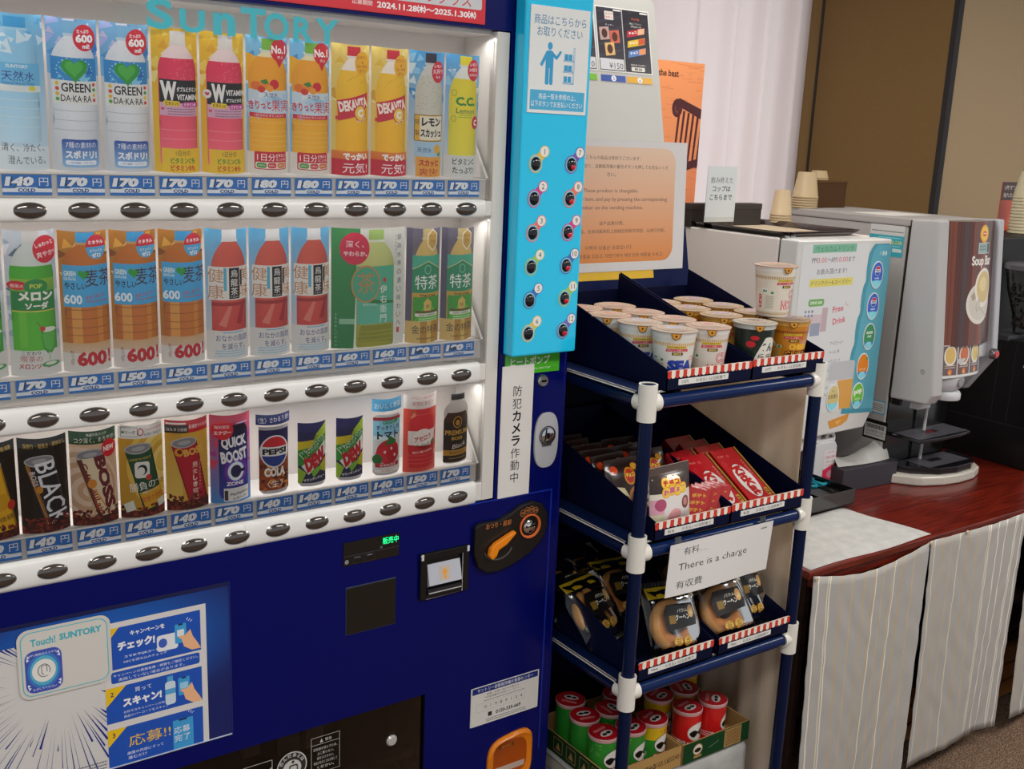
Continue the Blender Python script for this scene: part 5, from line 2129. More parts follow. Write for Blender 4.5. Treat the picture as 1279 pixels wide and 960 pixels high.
def bag_choco(label, front_bag=False):
    W, H, D = (.122, .138, .030) if front_bag else (.098, .128, .022)
    t = thing('biscuit_bag', label, 'biscuit bag', (0, 0, 0), group='chocolate biscuit bags in the left middle tray')
    mb = pillow(W, H, D, '#efe8dc' if front_bag else '#2c1812')

    def surf(u, v, l):
        uu, vv = u / (W * 1000), v / (H * 1000)
        e = max(0, 1 - abs(2 * uu - 1) ** 2.6)
        z = vv * H
        inner = min(1, max(0, (z - .012) / (H * .22))) * min(1, max(0, (H - .012 - z) / (H * .22)))
        inner = math.sin(inner * PI / 2)
        y = -(D / 2 * e ** .6 * inner) - .0022 - l / 1000
        return ((uu - .5) * W, y, z)
    W_, H_ = W * 1000, H * 1000
    a = Art(W_, H_)
    if front_bag:
        a.rect(0, 0, W_, H_, '#e4dccb')
        a.rect(0, 84, W_, H_, '#33201a')
        a.rect(0, 122, W_, H_, '#4a342a')
        a.rect(0, 40, 34, 72, '#dba0b4')
        a.rect(0, 0, 40, 40, '#d8d4b0')
        a.rect(30, 0, W_, 76, '#e6e0dc')
        a.ell(22, 60, 14, 13, '#b0486c')
        a.ell(94, 56, 12, 14, '#7a3a3c')
        a.ell(94, 57, 7, 9, '#c88a7c')
        a.ell(62, 30, 20, 17, '#e0a0a0')
        a.poly([(42, 0), (84, 0), (78, 22), (48, 22)], '#cc5a74')
        for yy, tx, c in ((104, 'チョコ', '#c8281c'), (85, 'わーるど', '#cf5a8c')):
            for q, ch in enumerate(tx):
                a.ell(36 + q * (17 if yy > 95 else 17), yy + (3 if q % 2 else 0), 11.5, 12, '#f0a01c')
            for q, ch in enumerate(tx):
                a.ell(36 + q * 17, yy + (3 if q % 2 else 0), 9.5, 10, '#f6d23c')
            for q, ch in enumerate(tx):
                a.t(ch, 36 + q * 17, yy + (3 if q % 2 else 0), 13, c, None, .08, maxw=14)
        a.rect(8, 4, 30, 14, '#e8e8e0')
        a.bars(10, 28, 11, 2, 4, '#4a4a40', 1.5)
    else:
        a.rect(0, 0, W_, H_, '#2a1712')
        a.poly([(0, 0), (40, 0), (46, 40), (36, 62), (0, 70)], '#d9d0a6')
        a.ell(36, 34, 8, 11, '#4a2a1c')
        a.ell(66, 34, 22, 28, '#b8712c')
        a.ell(66, 34, 15, 20, '#3a1c12')
        a.ell(66, 30, 9, 11, '#e4d2b4')
        a.ell(58, 86, 16, 20, '#d88a1c')
        a.ell(58, 86, 12, 16, '#c03018')
        a.ell(20, 104, 10, 9, '#d8481c')
        a.ell(78, 106, 10, 8, '#e0a02c')
        a.t('チョコ', 58, 88, 10, '#f4d23c', 22, .06)
    mb.art(a, surf, 12, .03, 14)
    mb.build('bag_body', 'glossy_print', t)
    nn = 26
    for z0_, z1_ in ((0, .011), (H - .011, H)):
        rows = [[(-W / 2 + W * j / nn, -.0012 - .0005 * (j % 2), z) for j in range(nn + 1)] for z in (z0_, z1_)]
        MB().grid(rows, '#5a4a40' if front_bag else '#3a2c26', smooth=False).build('crimped_seal', 'glossy_print', t)
    return t


Z1 = TZ[1] + .0024
b0 = bag_choco('brown biscuit bag nearest the front along the left wall of its tray')
spots = [(.408, -.070, 'brown biscuit bag nearest the front along the left wall of its tray'),
         (.406, -.030, 'brown biscuit bag second from the front in the left middle tray'),
         (.404, .010, 'brown biscuit bag third from the front in the left middle tray'),
         (.404, .050, 'brown biscuit bag fourth from the front in the left middle tray'),
         (.402, .090, 'brown biscuit bag fifth from the front in the left middle tray'),
         (.402, .130, 'brown biscuit bag hindmost along the left wall of its tray'),
         (.508, -.042, 'brown biscuit bag directly behind the white biscuit bag'),
         (.510, .010, 'brown biscuit bag second behind the white biscuit bag'),
         (.510, .060, 'brown biscuit bag furthest behind the white biscuit bag')]
for i, (x, y, lb) in enumerate(spots):
    rot = (-.42, 0, .08 * math.sin(i * 2.1))
    if i == 0:
        b0.location, b0.rotation_euler = (x, y, Z1), rot
    else:
        dup(b0, (x, y, Z1), rot, lb)
b1 = bag_choco('white and pink biscuit bag with yellow outlined lettering at the tray front', True)
b1.location = (.420, -.178, Z1 + .004)
b1.rotation_euler = (-.12, 0, .08)

# ---- little red sachets in front
st = thing('red_sachet', '', 'sachet')
mb = pillow(.046, .074, .010, '#b8181c', 8, 10, .006)
a = Art(46, 74)
a.rect(0, 8, 46, 68, '#c01a1c')
for q in range(3):
    a.t('ポテト', 23, 54 - q * 16, 9, '#e8a02c', 32, .07, 14)
mb.art(a, lambda u, v, l: ((u - 23) / 1000, -.0072 - l / 1000, v / 1000))
mb.build('sachet_body', 'glossy_print', st)
f = MB().grid([[(-.023 + .046 * j / 12, -.0012 - .001 * (j % 2), z) for j in range(13)] for z in (0, .008)], '#d4d0c8', smooth=False)
f.build('crimped_seal', 'glossy_print', st)
tag(st, 'red sachet beside the white biscuit bag', 'sachet', 'red sachets in the left middle tray')
for i in range(5):
    loc = (.499 + .0155 * i, -.165 + .004 * (i % 2), Z1 + .006)
    rot = (-.35, .18, -.85)
    lb = ['red sachet right beside the white biscuit bag', 'second red sachet to the right of the white biscuit bag', 'middle one of the five red sachets',
          'red sachet second from the right in its row', 'red sachet nearest the red wafer boxes'][i]
    if i == 0:
        st.location, st.rotation_euler = loc, rot
        st['label'] = lb
    else:
        dup(st, loc, rot, lb)

# ---- red wafer boxes, leaning back one on another
kt = thing('wafer_box', '', 'wafer box', group='red wafer boxes in the right middle tray')
W, H, D = .088, .155, .022
mb = MB().box(-W / 2, -D / 2, 0, W / 2, D / 2, H, '#b5121b')
a = Art(W * 1000, H * 1000, '#c01620')
a.rect(W * 1000 - 5, 0, W * 1000, H * 1000, '#b8862c')
a.rect(W * 1000 - 9, 0, W * 1000 - 5, H * 1000, '#3a120c')
a.ell(41, 56, 29, 53, '#a00e18')
a.ell(41, 56, 27, 50, '#e8e2dc')
a.t('KitKat', 41, 56, 31, '#c4141e', 88, .06, -85)
a.t('おとなの甘さ', 72, 92, 6, '#e8b8a8', 46, .03, -90)
a.rect(68, 4, 79, 26, '#c8902c')
a.t('14', 73, 15, 8, '#5a1a10', 12, .04, -90)
a.ell(14, 112, 6, 6, '#d84a50')
a.ell(14, 112, 4.6, 4.6, '#c01620')
a.ell(42, 132, 5, 4, '#d84a50')
a.t('チョコ', 20, 134, 6, '#e89a8c', 18, .03)
mb.art(a, lambda u, v, l: (-W / 2 + u / 1000, -D / 2 - .0003 - l / 1000, v / 1000))
a = Art(22, 150, '#a80f18')
a.rect(4, 60, 18, 104, '#7a5a50')
for q in range(11):
    a.rect(5, 62 + q * 3.8, 17, 63.6 + q * 3.8, '#2a1814')
mb.art(a, lambda u, v, l: (-W / 2 - .0003 - l / 1000, D / 2 - u / 1000, v / 1000))
mb.build('carton', 'glossy_print', kt)
MB().box(-W / 2 + .001, -D / 2 + .001, H - .0004, W / 2 - .001, D / 2 - .001, H + .0004, '#d01c26').build('end_flap', 'glossy_print', kt)
wb = [(.7165, -.162, 'red wafer box in front of the right hand row'),
      (.708, -.120, 'red wafer box second from the front in the right hand row'),
      (.700, -.078, 'red wafer box third from the front in the right hand row'),
      (.692, -.036, 'red wafer box hindmost in the right hand row'),
      (.6195, -.168, 'red wafer box in front of the left hand row, beside the sachets'),
      (.612, -.126, 'red wafer box behind the front one of the left hand row')]
for i, (x, y, lb) in enumerate(wb):
    loc, rot = (x, y, Z1 + .011), (-1.02, 0, .06)
    if i == 0:
        kt.location, kt.rotation_euler = loc, rot
        kt['label'] = lb
    else:
        dup(kt, loc, rot, lb)

# ---- third shelf: ring cakes in clear bags
def ring_cake(label, first_col):
    t = thing('wrapped_cake', label, 'wrapped cake', group='wrapped ring cakes on the third shelf')
    mb = MB()
    rows = []
    nn, mm = 36, 16
    for i in range(nn + 1):
        th = 2 * PI * i / nn
        row = []
        for j in range(mm):
            ph = 2 * PI * j / mm
            r = .040 + .020 * math.cos(ph)
            row.append((r * math.cos(th), -.0185 * math.sin(ph), .073 + r * math.sin(th)))
        rows.append(row)
    mb.grid(rows, lambda i, j: '#c07a3c' if 2 < j < 14 and not 6 < j < 10 else '#d49a58', closed=True)
    mb.build('cake', 'baked', t)
    W, H, D = .142, .172, .060
    fb = pillow(W, H, D, '#ffffff', 18, 26, .012, lo=.13)
    fb.build('wrapper', 'clear_film', t)
    # coloured top band, black label and two gold seals printed on the film
    def surf(u, v, l):
        uu, vv = u / 142, v / 172
        e = max(0, 1 - abs(2 * uu - 1) ** 2.6)
        z = vv * H
        inner = min(1, max(0, (z - .012) / (H * .13))) * min(1, max(0, (H - .014 - z) / (H * .22)))
        inner = math.sin(inner * PI / 2)
        return ((uu - .5) * W, -(D / 2 * e ** .6 * inner) - .0022 - l / 1000, z)
    a = Art(142, 172)
    a.rect(8, 134, 134, 160, first_col)
    a.rect(116, 128, 134, 164, '#d9d6ce')
    a.bars(118, 132, 158, 7, 4, '#555555', 1.6)
    a.poly([(34, 62), (116, 68), (120, 84), (112, 116), (88, 112), (40, 118), (30, 98)], '#14100f')
    a.rect(42, 76, 58, 94, '#8a6a24')
    a.t('バウム', 80, 102, 8, '#e6e0d2', 30, .02)
    a.t('クーヘン', 78, 88, 12, '#f0ece2', 40, .02)
    a.ell(104, 98, 9, 14, '#d8a868')
    a.poly([(98, 92), (112, 90), (106, 104)], '#e6c48c')
    for x in (56, 82):
        a.ell(x, 36, 12, 11, '#b8862c')
        a.ell(x, 36, 10.4, 9.4, '#d8ac50')
        a.bars(x - 6, x + 6, 41, 3, 4, '#6a4a14', 2)
    MB().art(a, surf, 14, .03, 16).build('film_print', 'glossy_print', t)
    for z0_, z1_ in ((0, .012), (H - .012, H)):
        MB().grid([[(-W / 2 + W * j / 30, -.001 - .0008 * (j % 2), z) for j in range(31)] for z in (z0_, z1_)], '#c9c4b4', smooth=False).build('crimped_seal', 'clear_film', t)
    return t


Z2 = TZ[2] + .0024
ca = ring_cake('', '#b79a1e')
cb = ring_cake('', '#1c1c34')
cakes = [(ca, .474, -.184, (-.50, .06, -.08), 'ring cake in a clear bag with yellow band, nearest the left post'),
         (ca, .392, -.045, (-.75, 0, .20), 'ring cake with yellow band leaning on the left tray wall behind the post'),
         (cb, .400, .072, (-.85, 0, .1), 'dark banded ring cake at the back left of the third shelf'),
         (ca, .498, .005, (-.70, 0, -.1), 'ring cake with yellow band behind the foremost left one'),
         (cb, .490, .110, (-.80, 0, .05), 'dark banded ring cake furthest back in the left tray'),
         (ca, .642, -.186, (-.58, -.10, -.16), 'ring cake with yellow band beside the tray divider in the right tray'),
         (cb, .742, -.150, (-.52, .08, .10), 'dark banded ring cake at the front right corner of the third shelf'),
         (cb, .690, -.020, (-.85, 0, 0), 'dark banded ring cake hidden behind the right tray front pair')]
seen = set()
for src, x, y, rot, lb in cakes:
    loc = (x, y, Z2 + .004)
    if src.name not in seen:
        seen.add(src.name)
        src.location, src.rotation_euler = loc, rot
        src['label'] = lb
    else:
        dup(src, loc, rot, lb)

# ---- charge notice taped to the second rail
a = Art(310, 112, '#dcd9d6')
a.t('有料', 62, 92, 17, '#2a2a2c', 44, .02)
a.t('……', 98, 86, 2, '#777777', 22, 0)
a.t('There is a charge', 132, 58, 19, '#2a2a2c', 206, .0)
a.t('有収費', 64, 22, 17, '#2a2a2c', 74, .01)


def paper(u, v, l):
    s_ = v / 112
    return (.384 + .0 * u + u / 1000 - .012 * (1 - s_), -.2225 - .006 * (1 - s_) - .004 * math.sin(u / 310 * 5) * (1 - s_) - l / 1000 + (.010 if False else 0), .727 + v / 1000)


mb = MB().art(Art(310, 112, '#cfccc8'), lambda u, v, l: paper(u, v, -.5), 16, .05, 6)
mb.art(a, paper, 16, .03, 6)
cn = mb.build('charge_notice', 'printed_paper')
cn2 = thing('paper_notice', 'white paper notice saying There is a charge, taped to a rack rail', 'notice', (.53, -.222, .727))
bpy.context.view_layer.update()
cn.name = 'sheet'
cn.parent = cn2
cn.matrix_parent_inverse = cn2.matrix_world.inverted()
for x in (.40, .655):
    o = MB().hexa([(x, -.2235, .826), (x + .018, -.2235, .826), (x + .018, -.2228, .826), (x, -.2228, .826), (x, -.2165, .852), (x + .018, -.2165, .852), (x + .018, -.2158, .852), (x, -.2158, .852)], '#ffffff').build('tape', 'milky_plastic')
    o.parent = cn2
    o.matrix_parent_inverse = cn2.matrix_world.inverted()

# ---- inside the foot of the rack: a chest under a white cloth, two shallow cartons, crisp tubs
CH = thing('storage_chest', 'low chest under the white cloth at the foot of the rack', 'chest', (.57, .06, FLOOR))
bpy.context.view_layer.update()
o = MB().box(.345, -.105, FLOOR, .795, .190, RZ[3] + .018, '#b9b2a6').build('chest_body', 'cardboard', bevel=.003)
o.parent = CH
o.matrix_parent_inverse = CH.matrix_world.inverted()
o = MB().box(.343, -.107, RZ[3] - .02, .797, .192, RZ[3] + .019, '#c4bdb0').build('chest_lid', 'cardboard', bevel=.003)
o.parent = CH
o.matrix_parent_inverse = CH.matrix_world.inverted()
mb = MB()
rows = []
zt = RZ[3] + .0198
for i in range(19):
    v = i / 18
    row = []
    for j in range(41):
        u = j / 40
        x = .338 + .464 * u
        if v < .4:
            y, z = .185 - (.185 + .112) * v / .4, zt + .0006 * math.sin(u * 20)
        else:
            q = (v - .4) / .6
            y, z = -.1125 - .004 - .008 * q + .006 * math.sin(u * 22) * q, zt - .215 * q
        row.append((x, y, z))
    rows.append(row)
mb.grid(rows, '#e0dcd4')
cl = mb.build('chest_cloth', 'white_cloth', crease=120)
md = cl.modifiers.new('thickness', 'SOLIDIFY')
md.thickness = .0010
md.offset = 0
tag(cl, 'white cloth draped over the chest at the foot of the rack', 'cloth')
Z3 = RZ[3] + .0215


def carton(x0, x1, y0, y1, label, artf, side_art=None, h=.052):
    t = thing('shallow_carton', label, 'carton', ((x0 + x1) / 2, (y0 + y1) / 2, Z3), group='shallow cartons on the bottom shelf')
    w_, d_ = (x1 - x0) / 2, (y1 - y0) / 2
    k = .003
    BR = '#a5814f'
    G = '#1f4a26'
    MB().box(-w_, -d_, 0, w_, d_, k, BR).build('base', 'cardboard', t)
    for a, b_, c, d, nm in ((-w_, -d_, w_, -d_ + k, 'front_wall'), (-w_, d_ - k, w_, d_, 'wall'), (-w_, -d_ + k, -w_ + k, d_ - k, 'left_wall'), (w_ - k, -d_ + k, w_, d_ - k, 'wall')):
        mb = MB().box(a, b_, k, c, d, h, BR)
        if nm == 'front_wall' and artf:
            mb.art(artf, lambda u, v, l: (-w_ + u / 1000, -d_ - .0004 - l / 1000, v / 1000))
        if nm == 'left_wall' and side_art:
            mb.art(side_art, lambda u, v, l: (-w_ - .0004 - l / 1000, d_ - u / 1000, v / 1000))
        mb.build(nm, 'cardboard', t)
    return t


a = Art(228, 52, '#b08a54')
a.t('10790', 120, 24, 14, '#3a2c1c', 54, .0)
a.t('2105:58', 164, 26, 13, '#3a2c1c', 48, .0)
a.t('202401', 206, 28, 13, '#3a2c1c', 38, .0)
s = Art(300, 52, '#173a1e')
for q in (80, 130, 180, 225):
    s.frame(q, 10, q + 34, 44, 1.6, '#a5814f')
    s.poly([(q + 8, 16), (q + 26, 16), (q + 17, 36)], '#a5814f')
carton(.350, .578, -.115, .165, 'brown carton with black digits holding crisp tubs, left on the bottom shelf', a, s)
a = Art(224, 52, '#16401f')
a.ell(48, 28, 16, 15, '#a5814f')
a.ell(48, 28, 14, 12.5, '#e0dac8')
a.ell(48, 26, 11, 6, '#2a2018')
a.rect(36, 6, 62, 13, '#a5814f')
a.line(84, 20, 118, 30, 1, '#8aa890')
a.rect(138, 2, 196, 50, '#a5814f')
a.bars(142, 192, 42, 8, 5, '#6a4a24', 2.4)
carton(.5815, .806, -.118, .140, 'green printed carton holding crisp tubs, right on the bottom shelf', a, None)


def tub_art(kind):
    a = Art(226, 96)
    G, R_, Y = '#2a8a2c', '#cc1c1c', '#d8b018'
    base = {'green': G, 'red': R_, 'yellow': G}[kind]
    a.rect(0, 0, 226, 96, base)
    if kind == 'yellow':
        a.rect(0, 58, 226, 96, Y)
        a.t('うま塩', 113, 78, 10, '#c83a1c', 34, .05)
    if kind == 'green':
        r = random.Random(4)
        for _ in range(26):
            a.ell(r.uniform(20, 80), r.uniform(56, 88), 2.2, 1.2, '#6ab04a', 8)
    if kind == 'red':
        a.poly([(150, 10), (172, 50), (166, 60), (146, 30)], '#e86a2c')
        a.rect(60, 4, 80, 24, '#d8d0c8')
        a.bars(62, 78, 20, 4, 4, '#5a3a34', 2)
    a.ell(113, 46, 30, 24, '#1c1612' if kind != 'red' else '#c8a890')
    a.ell(113, 46, 28.6, 22.6, '#e8e2da')
    # plain dark wave across the oval badge
    p = []
    for k in range(25):
        u = -24 + 2 * k
        p.append((113 + u, 44 + 6 * math.sin(abs(u) / 24 * PI) + 2))
    for k in range(25):
        u = 24 - 2 * k
        p.append((113 + u, 44 - 9 * math.sin(abs(u) / 24 * PI * .95) - 1.5))
    a.poly(p, '#17120f')
    a.poly([(80, 6), (146, 6), (143, 24), (83, 24)], '#b01c28')
    a.t('PRINGLES', 113, 15, 13, '#f4ece6', 58, .07)
    a.bars(20, 66, 24, 3, 5, '#e8e2da', 2)
    return a


TUBS = {}


def make_tub(kind):
    t = thing('crisp_tub', '', 'crisp tub', group='crisp tubs on the bottom shelf')
    r, H = .0355, .100
    mb = MB().lathe([(0, .003), (r - .002, .003), (r - .0008, 0), (r, .001), (r, .004), (r - .0005, .005), (r - .0005, H)], {'green': '#2a8a2c', 'red': '#cc1c1c', 'yellow': '#2a8a2c'}[kind], 40, cap=False)

    def xf(u, v, l):
        th = (u - 113) / 35.97
        q = r + .0001 + l / 1000
        return (q * math.sin(th), -q * math.cos(th), .004 + v / 1000)
    mb.art(tub_art(kind), xf, 40, .04)
    mb.build('tub_body', 'glossy_print', t)
    mb = MB().lathe([(r + .0008, H - .006), (r + .0014, H - .005), (r + .0014, H + .0025), (r + .0002, H + .0034)], '#d8a8a8', 40, cap=False)
    mb.lathe([(r + .0002, H + .0034), (r - .002, H + .0028), (0, H + .0028)], '#b4141f', 40, cap=False)
    la = Art(72, 72)
    la.ell(36, 36, 32, 32, '#bc1822')
    la.ell(36, 28, 18, 11, '#e4ddd6')
    p = [(36 - 14 + k, 28 + 3 * math.sin(abs(k - 14) / 14 * PI) + 1) for k in range(29)]
    p += [(36 + 14 - k, 28 - 4.4 * math.sin(abs(k - 14) / 14 * PI) - 1) for k in range(29)]
    la.poly(p, '#17120f')
    la.t('PRINGLES', 36, 49, 9, '#e88a8c', 38, .06)
    mb.art(la, lambda u, v, l: ((u - 36) / 1000, (v - 36) / 1000, H + .0031 + l / 1000), step=.05)
    mb.build('lid', 'glossy_print', t, crease=50)
    TUBS[kind] = t
    return t


tubs = [('green', .396, -.040, .2, 'green crisp tub at the front left corner of the brown carton'),
        ('green', .404, .040, 2.9, 'green crisp tub second from the front at the left of the brown carton'),
        ('green', .4685, -.052, .35, 'green crisp tub just right of the front post of the rack'),
        ('yellow', .5385, -.050, .3, 'green tub with a yellow top, beside the red pair at the carton divide'),
        ('green', .478, .034, 1.6, 'green crisp tub with a sideways lid in the middle of the brown carton'),
        ('yellow', .5385, .080, .6, 'yellow and green crisp tub at the back right of the brown carton'),
        ('green', .420, .117, 2.2, 'green crisp tub at the back left of the brown carton'),
        ('red', .648, -.056, .15, 'red crisp tub with its front badge showing, in the green carton'),
        ('red', .729, -.060, .75, 'red crisp tub at the right, badge turned aside'),
        ('yellow', .625, .022, .3, 'yellow crisp tub behind the left red tub'),
        ('yellow', .705, .016, 1.2, 'yellow crisp tub behind the right red tub'),
        ('yellow', .770, .085, .3, 'yellow crisp tub at the far back of the green carton')]
for kind, x, y, rz, lb in tubs:
    loc = (x, y, Z3 + .0034)
    if kind not in TUBS:
        t = make_tub(kind)
        t.location, t.rotation_euler = loc, (0, 0, rz)
        t['label'] = lb
    else:
        dup(TUBS[kind], loc, (0, 0, rz), lb)

# ---- beige cloth hung along the right side of the rack
rows = []
for i in range(25):
    v = i / 24
    z = 1.122 - (1.122 - FLOOR - .02) * v
    row = []
    for j in range(61):
        u = j / 60
        y = PY0 + .045 + (.425) * u
        am = .004 + .010 * v
        x = .842 + am * math.sin(u * 17 + 1.2 * v) + .35 * am * math.sin(u * 41) + .03 * v * v
        if u < .18:
            y -= .05 * max(0, v - .62) * (1 - u / .18)
            x -= .05 * max(0, v - .62) * (1 - u / .18)
        row.append((x, y, z))
    rows.append(row)
o = MB().grid(rows, '#b4a896').build('side_drape', 'beige_cloth', crease=120)
md = o.modifiers.new('thickness', 'SOLIDIFY')
md.thickness = .0015
tag(o, 'beige cloth hanging down the right side of the snack rack', 'cloth')

# ---- leaning display board behind the rack, product sheets and the bilingual notice
KB_ = .218
bY = lambda z, off=0: .242 + KB_ * (z - 1.2) + off
BX = .47
DBD = thing('display_board', 'big white board with product photos leaning behind the cup noodles', 'board', (.62, .30, 1.4))
bpy.context.view_layer.update()
DI = DBD.matrix_world.inverted()


def dbp(o):
    o.parent = DBD
    o.matrix_parent_inverse = DI
    return o


def lean(x0, z0, off=0):
    return lambda u, v, l: (x0 + u / 1000, bY(z0 + v / 1000, -off - l / 1000), z0 + v / 1000)


mb = MB()
bp = []
for x, z in ((.33, 1.17), (.803, 1.17), (.803, 1.985), (.790, 2.0), (.33, 2.0)):
    bp.append((x, z))
mb.prism(bp, lambda x, z: (x, bY(z), z), lambda x, z: (x, bY(z, .006), z), '#bcbbb5')
dbp(mb.build('white_board', 'matte_plastic'))
mb = MB().prism([(.345, 1.172), (.852, 1.172), (.852, 1.44), (.345, 1.44)], lambda x, z: (x, bY(z, -.004), z), lambda x, z: (x, bY(z, -.001), z), '#0a1642')
dbp(mb.build('navy_panel', 'navy_card'))
# product sheets and number strips
for i, (x0, w_, kind) in enumerate(((.520, .080, 0), (.6105, .080, 1), (.6935, .084, 2))):
    H = 148
    a = Art(w_ * 1000, H, ('#3c3a44', '#2e2c38', '#22202c')[i])
    W_ = w_ * 1000
    for q in range(5):
        a.poly([(0, 30 + 26 * q), (W_, 50 + 26 * q), (W_, 56 + 26 * q), (0, 36 + 26 * q)], ('#4a4854', '#3a3844', '#2a2834')[i])
    a.rect(W_ * .68, H - 6, W_ - 2, H - 2, '#d8d6d2')
    if i == 2:
        a.t('ワッフル', W_ / 2, H - 20, 5, '#d8562c', 26, .04)
        a.t('香ばしくておいしい', W_ / 2, H - 31, 4, '#e8e4dc', 40, .01)
        a.t('プチスイーツ', W_ / 2, H - 38, 5, '#e8e4dc', 34, .02)
        for q, (y, c, d) in enumerate(((82, '#b02434', '#e0b08a'), (58, '#d8b42c', '#c8502c'), (34, '#4a7ab8', '#e0905a'))):
            a.poly([(10, y), (68, y + 12), (70, y + 28), (12, y + 16)], c)
            a.poly([(46, y + 9), (68, y + 13), (70, y + 27), (48, y + 23)], d)
            a.t('チョコ', 30, y + 13, 6, '#f4ece0', 26, .04, 12)
        a.t('個包装でお渡し', W_ / 2, 18, 4, '#e8e4dc', 50, .01)
        a.rrect(18, 3, 62, 13, 2, '#d8d4cc')
        a.t('¥110', 40, 8, 7, '#1a1a1a', 24, .05)
    else:
        a.rrect(26, H - 28, 54, H - 8, 2, '#d8d2cc')
        a.t('本日の', 40, H - 14, 6, '#c83a2c', 22, .02)
        a.t('おやつ', 40, H - 22, 6, '#c83a2c', 22, .02)
        a.t('クッキー', 40, H - 40, 4, '#d8d4dc', 28, .01)
        for q, (x, y, c) in enumerate(((8, 70, '#b89a94'), (40, 64, '#c8604a'), (22, 34, '#d8b070'))):
            a.poly([(x, y), (x + 30, y + 4), (x + 28, y + 34), (x - 2, y + 30)], c)
            a.ell(x + 14, y + 17, 9, 11, '#4a2a20')
        a.rect(2, 2, W_ - 2, 28, '#cfcfd2')
        a.t('¥110' if i == 0 else '¥150', 52, 12, 14, '#3a3a3e', 44, .0)
    mb = MB().art(Art(W_ + 6, H + 6, '#e6e4e0'), lean(x0 - .003, 1.812, .0006))
    mb.art(a, lean(x0, 1.815, .0008), step=.05)
    dbp(mb.build('product_sheet', 'glossy_print'))
    a = Art(W_ - 2, 15, ('#79b83a', '#2f4f9e', '#dca41c')[i])
    a.ell(W_ / 2, 7.5, 8, 7, '#e4e6e8')
    a.t(str(i + 4), W_ / 2, 7.5, 8, '#333333', None, .0)
    dbp(MB().art(a, lean(x0 + .001, 1.789, .0008)).build('number_strip', 'glossy_print'))
# notice in four languages
a = Art(430, 312, '#dcd9d8')
a.rrect(-40, 22, 392, 296, 34, vgrad(22, '#e08a3c', 296, '#e8c8ae'))
NC = '#5a4c44'
cx = 200
a.t('こちらの商品は有料でございます。', 192, 270, 9.5, NC, 170, .01)
a.t('お手に取り、自動販売機の番号ボタンを押してお支払いくだ', 218, 250, 9.5, NC, 300, .01)
a.t('さい。', 186, 231, 9.5, NC, 28, .01)
a.t('These product is chargable.', 186, 192, 11, NC, 172, .0)
a.t('Take any item, and pay by pressing the corresponding', 208, 172, 12, NC, 318, .0)
a.t('number on the vending machine.', 186, 152, 11, NC, 204, .0)
a.t('该产品需付费。', 190, 116, 9.5, NC, 78, .01)
a.t('挑选的商品，在自动贩卖机上按相应的数字按钮，以进行付款。', 206, 97, 9.5, NC, 318, .01)
a.t('이쪽의 상품은 유료입니다.', 184, 58, 10, NC, 148, .01)
a.t('원하는 상품을 고르고, 자판기에서 해당 번호 버튼을 누르고', 206, 38, 10, NC, 304, .01)
def sheet(x0, z0, off=0):
    # the sheet hangs nearly upright in front of the leaning board
    return lambda u, v, l: (x0 + u / 1000, .266 + .05 * v / 1000 - off - l / 1000, z0 + v / 1000)


mb = MB().art(Art(430, 312, '#cfccc8'), sheet(.3985, 1.338, -.0005))
mb.art(a, sheet(.3985, 1.338), step=.05)
dbp(tag(mb.build('charge_sheet', 'glossy_print'), 'orange sheet in four languages'))
a = Art(330, 34, '#e0b41c')
a.t('（これは有料です）', 272, 24, 8, '#6a4a14', 70, .02)
dbp(tag(MB().art(a, lean(.400, 1.318, .0042)).build('yellow_strip', 'glossy_print'), 'yellow strip'))
# ------------------------------------------------------------------ counter
CT = .66
CTR = thing('counter', 'long reddish brown wooden counter carrying the drink machines', 'counter', (2.2, .28, FLOOR))
bpy.context.view_layer.update()
CI = CTR.matrix_world.inverted()


def ct(o):
    o.parent = CTR
    o.matrix_parent_inverse = CI
    return o


ct(MB().box(.885, -.187, CT - .020, 4.4, .74, CT, '#6a2015').build('worktop', 'counter_wood', bevel=.003))
ct(MB().box(.905, -.165, FLOOR, .925, .72, CT - .020, '#2a1712').build('side_panel', 'dark_wood'))
ct(MB().box(.925, .45, FLOOR, 4.4, .47, CT - .020, '#2a1712').build('back_panel', 'dark_wood'))
ct(MB().box(.925, -.13, .22, 4.4, .45, .235, '#2a1712').build('lower_shelf', 'dark_wood'))
ct(MB().box(.905, -.180, CT - .045, 4.4, -.168, CT - .020, '#2a1712').build('apron', 'counter_wood'))
for x in (1.365, 1.835, 2.33, 3.3):
    ct(MB().box(x, -.12, FLOOR, x + .03, .45, CT - .02, '#2a1712').build('divider', 'dark_wood'))
# crates kept below
for x, lb in ((1.50, 'wooden crate on the floor under the counter behind the second striped cloth'), (2.02, 'wooden crate on the floor under the counter behind the third striped cloth')):
    t = thing('wooden_crate', lb, 'crate', (x, -.06, FLOOR))
    for z in (.01, .07, .13):
        MB().box(-.10, -.02, z, .20, -.008, z + .05, '#8a5a2c').build('front_slat', 'cardboard', t, bevel=.001)
    MB().box(-.10, -.008, 0, .20, .16, .19, '#6a431f').build('crate_body', 'cardboard', t)

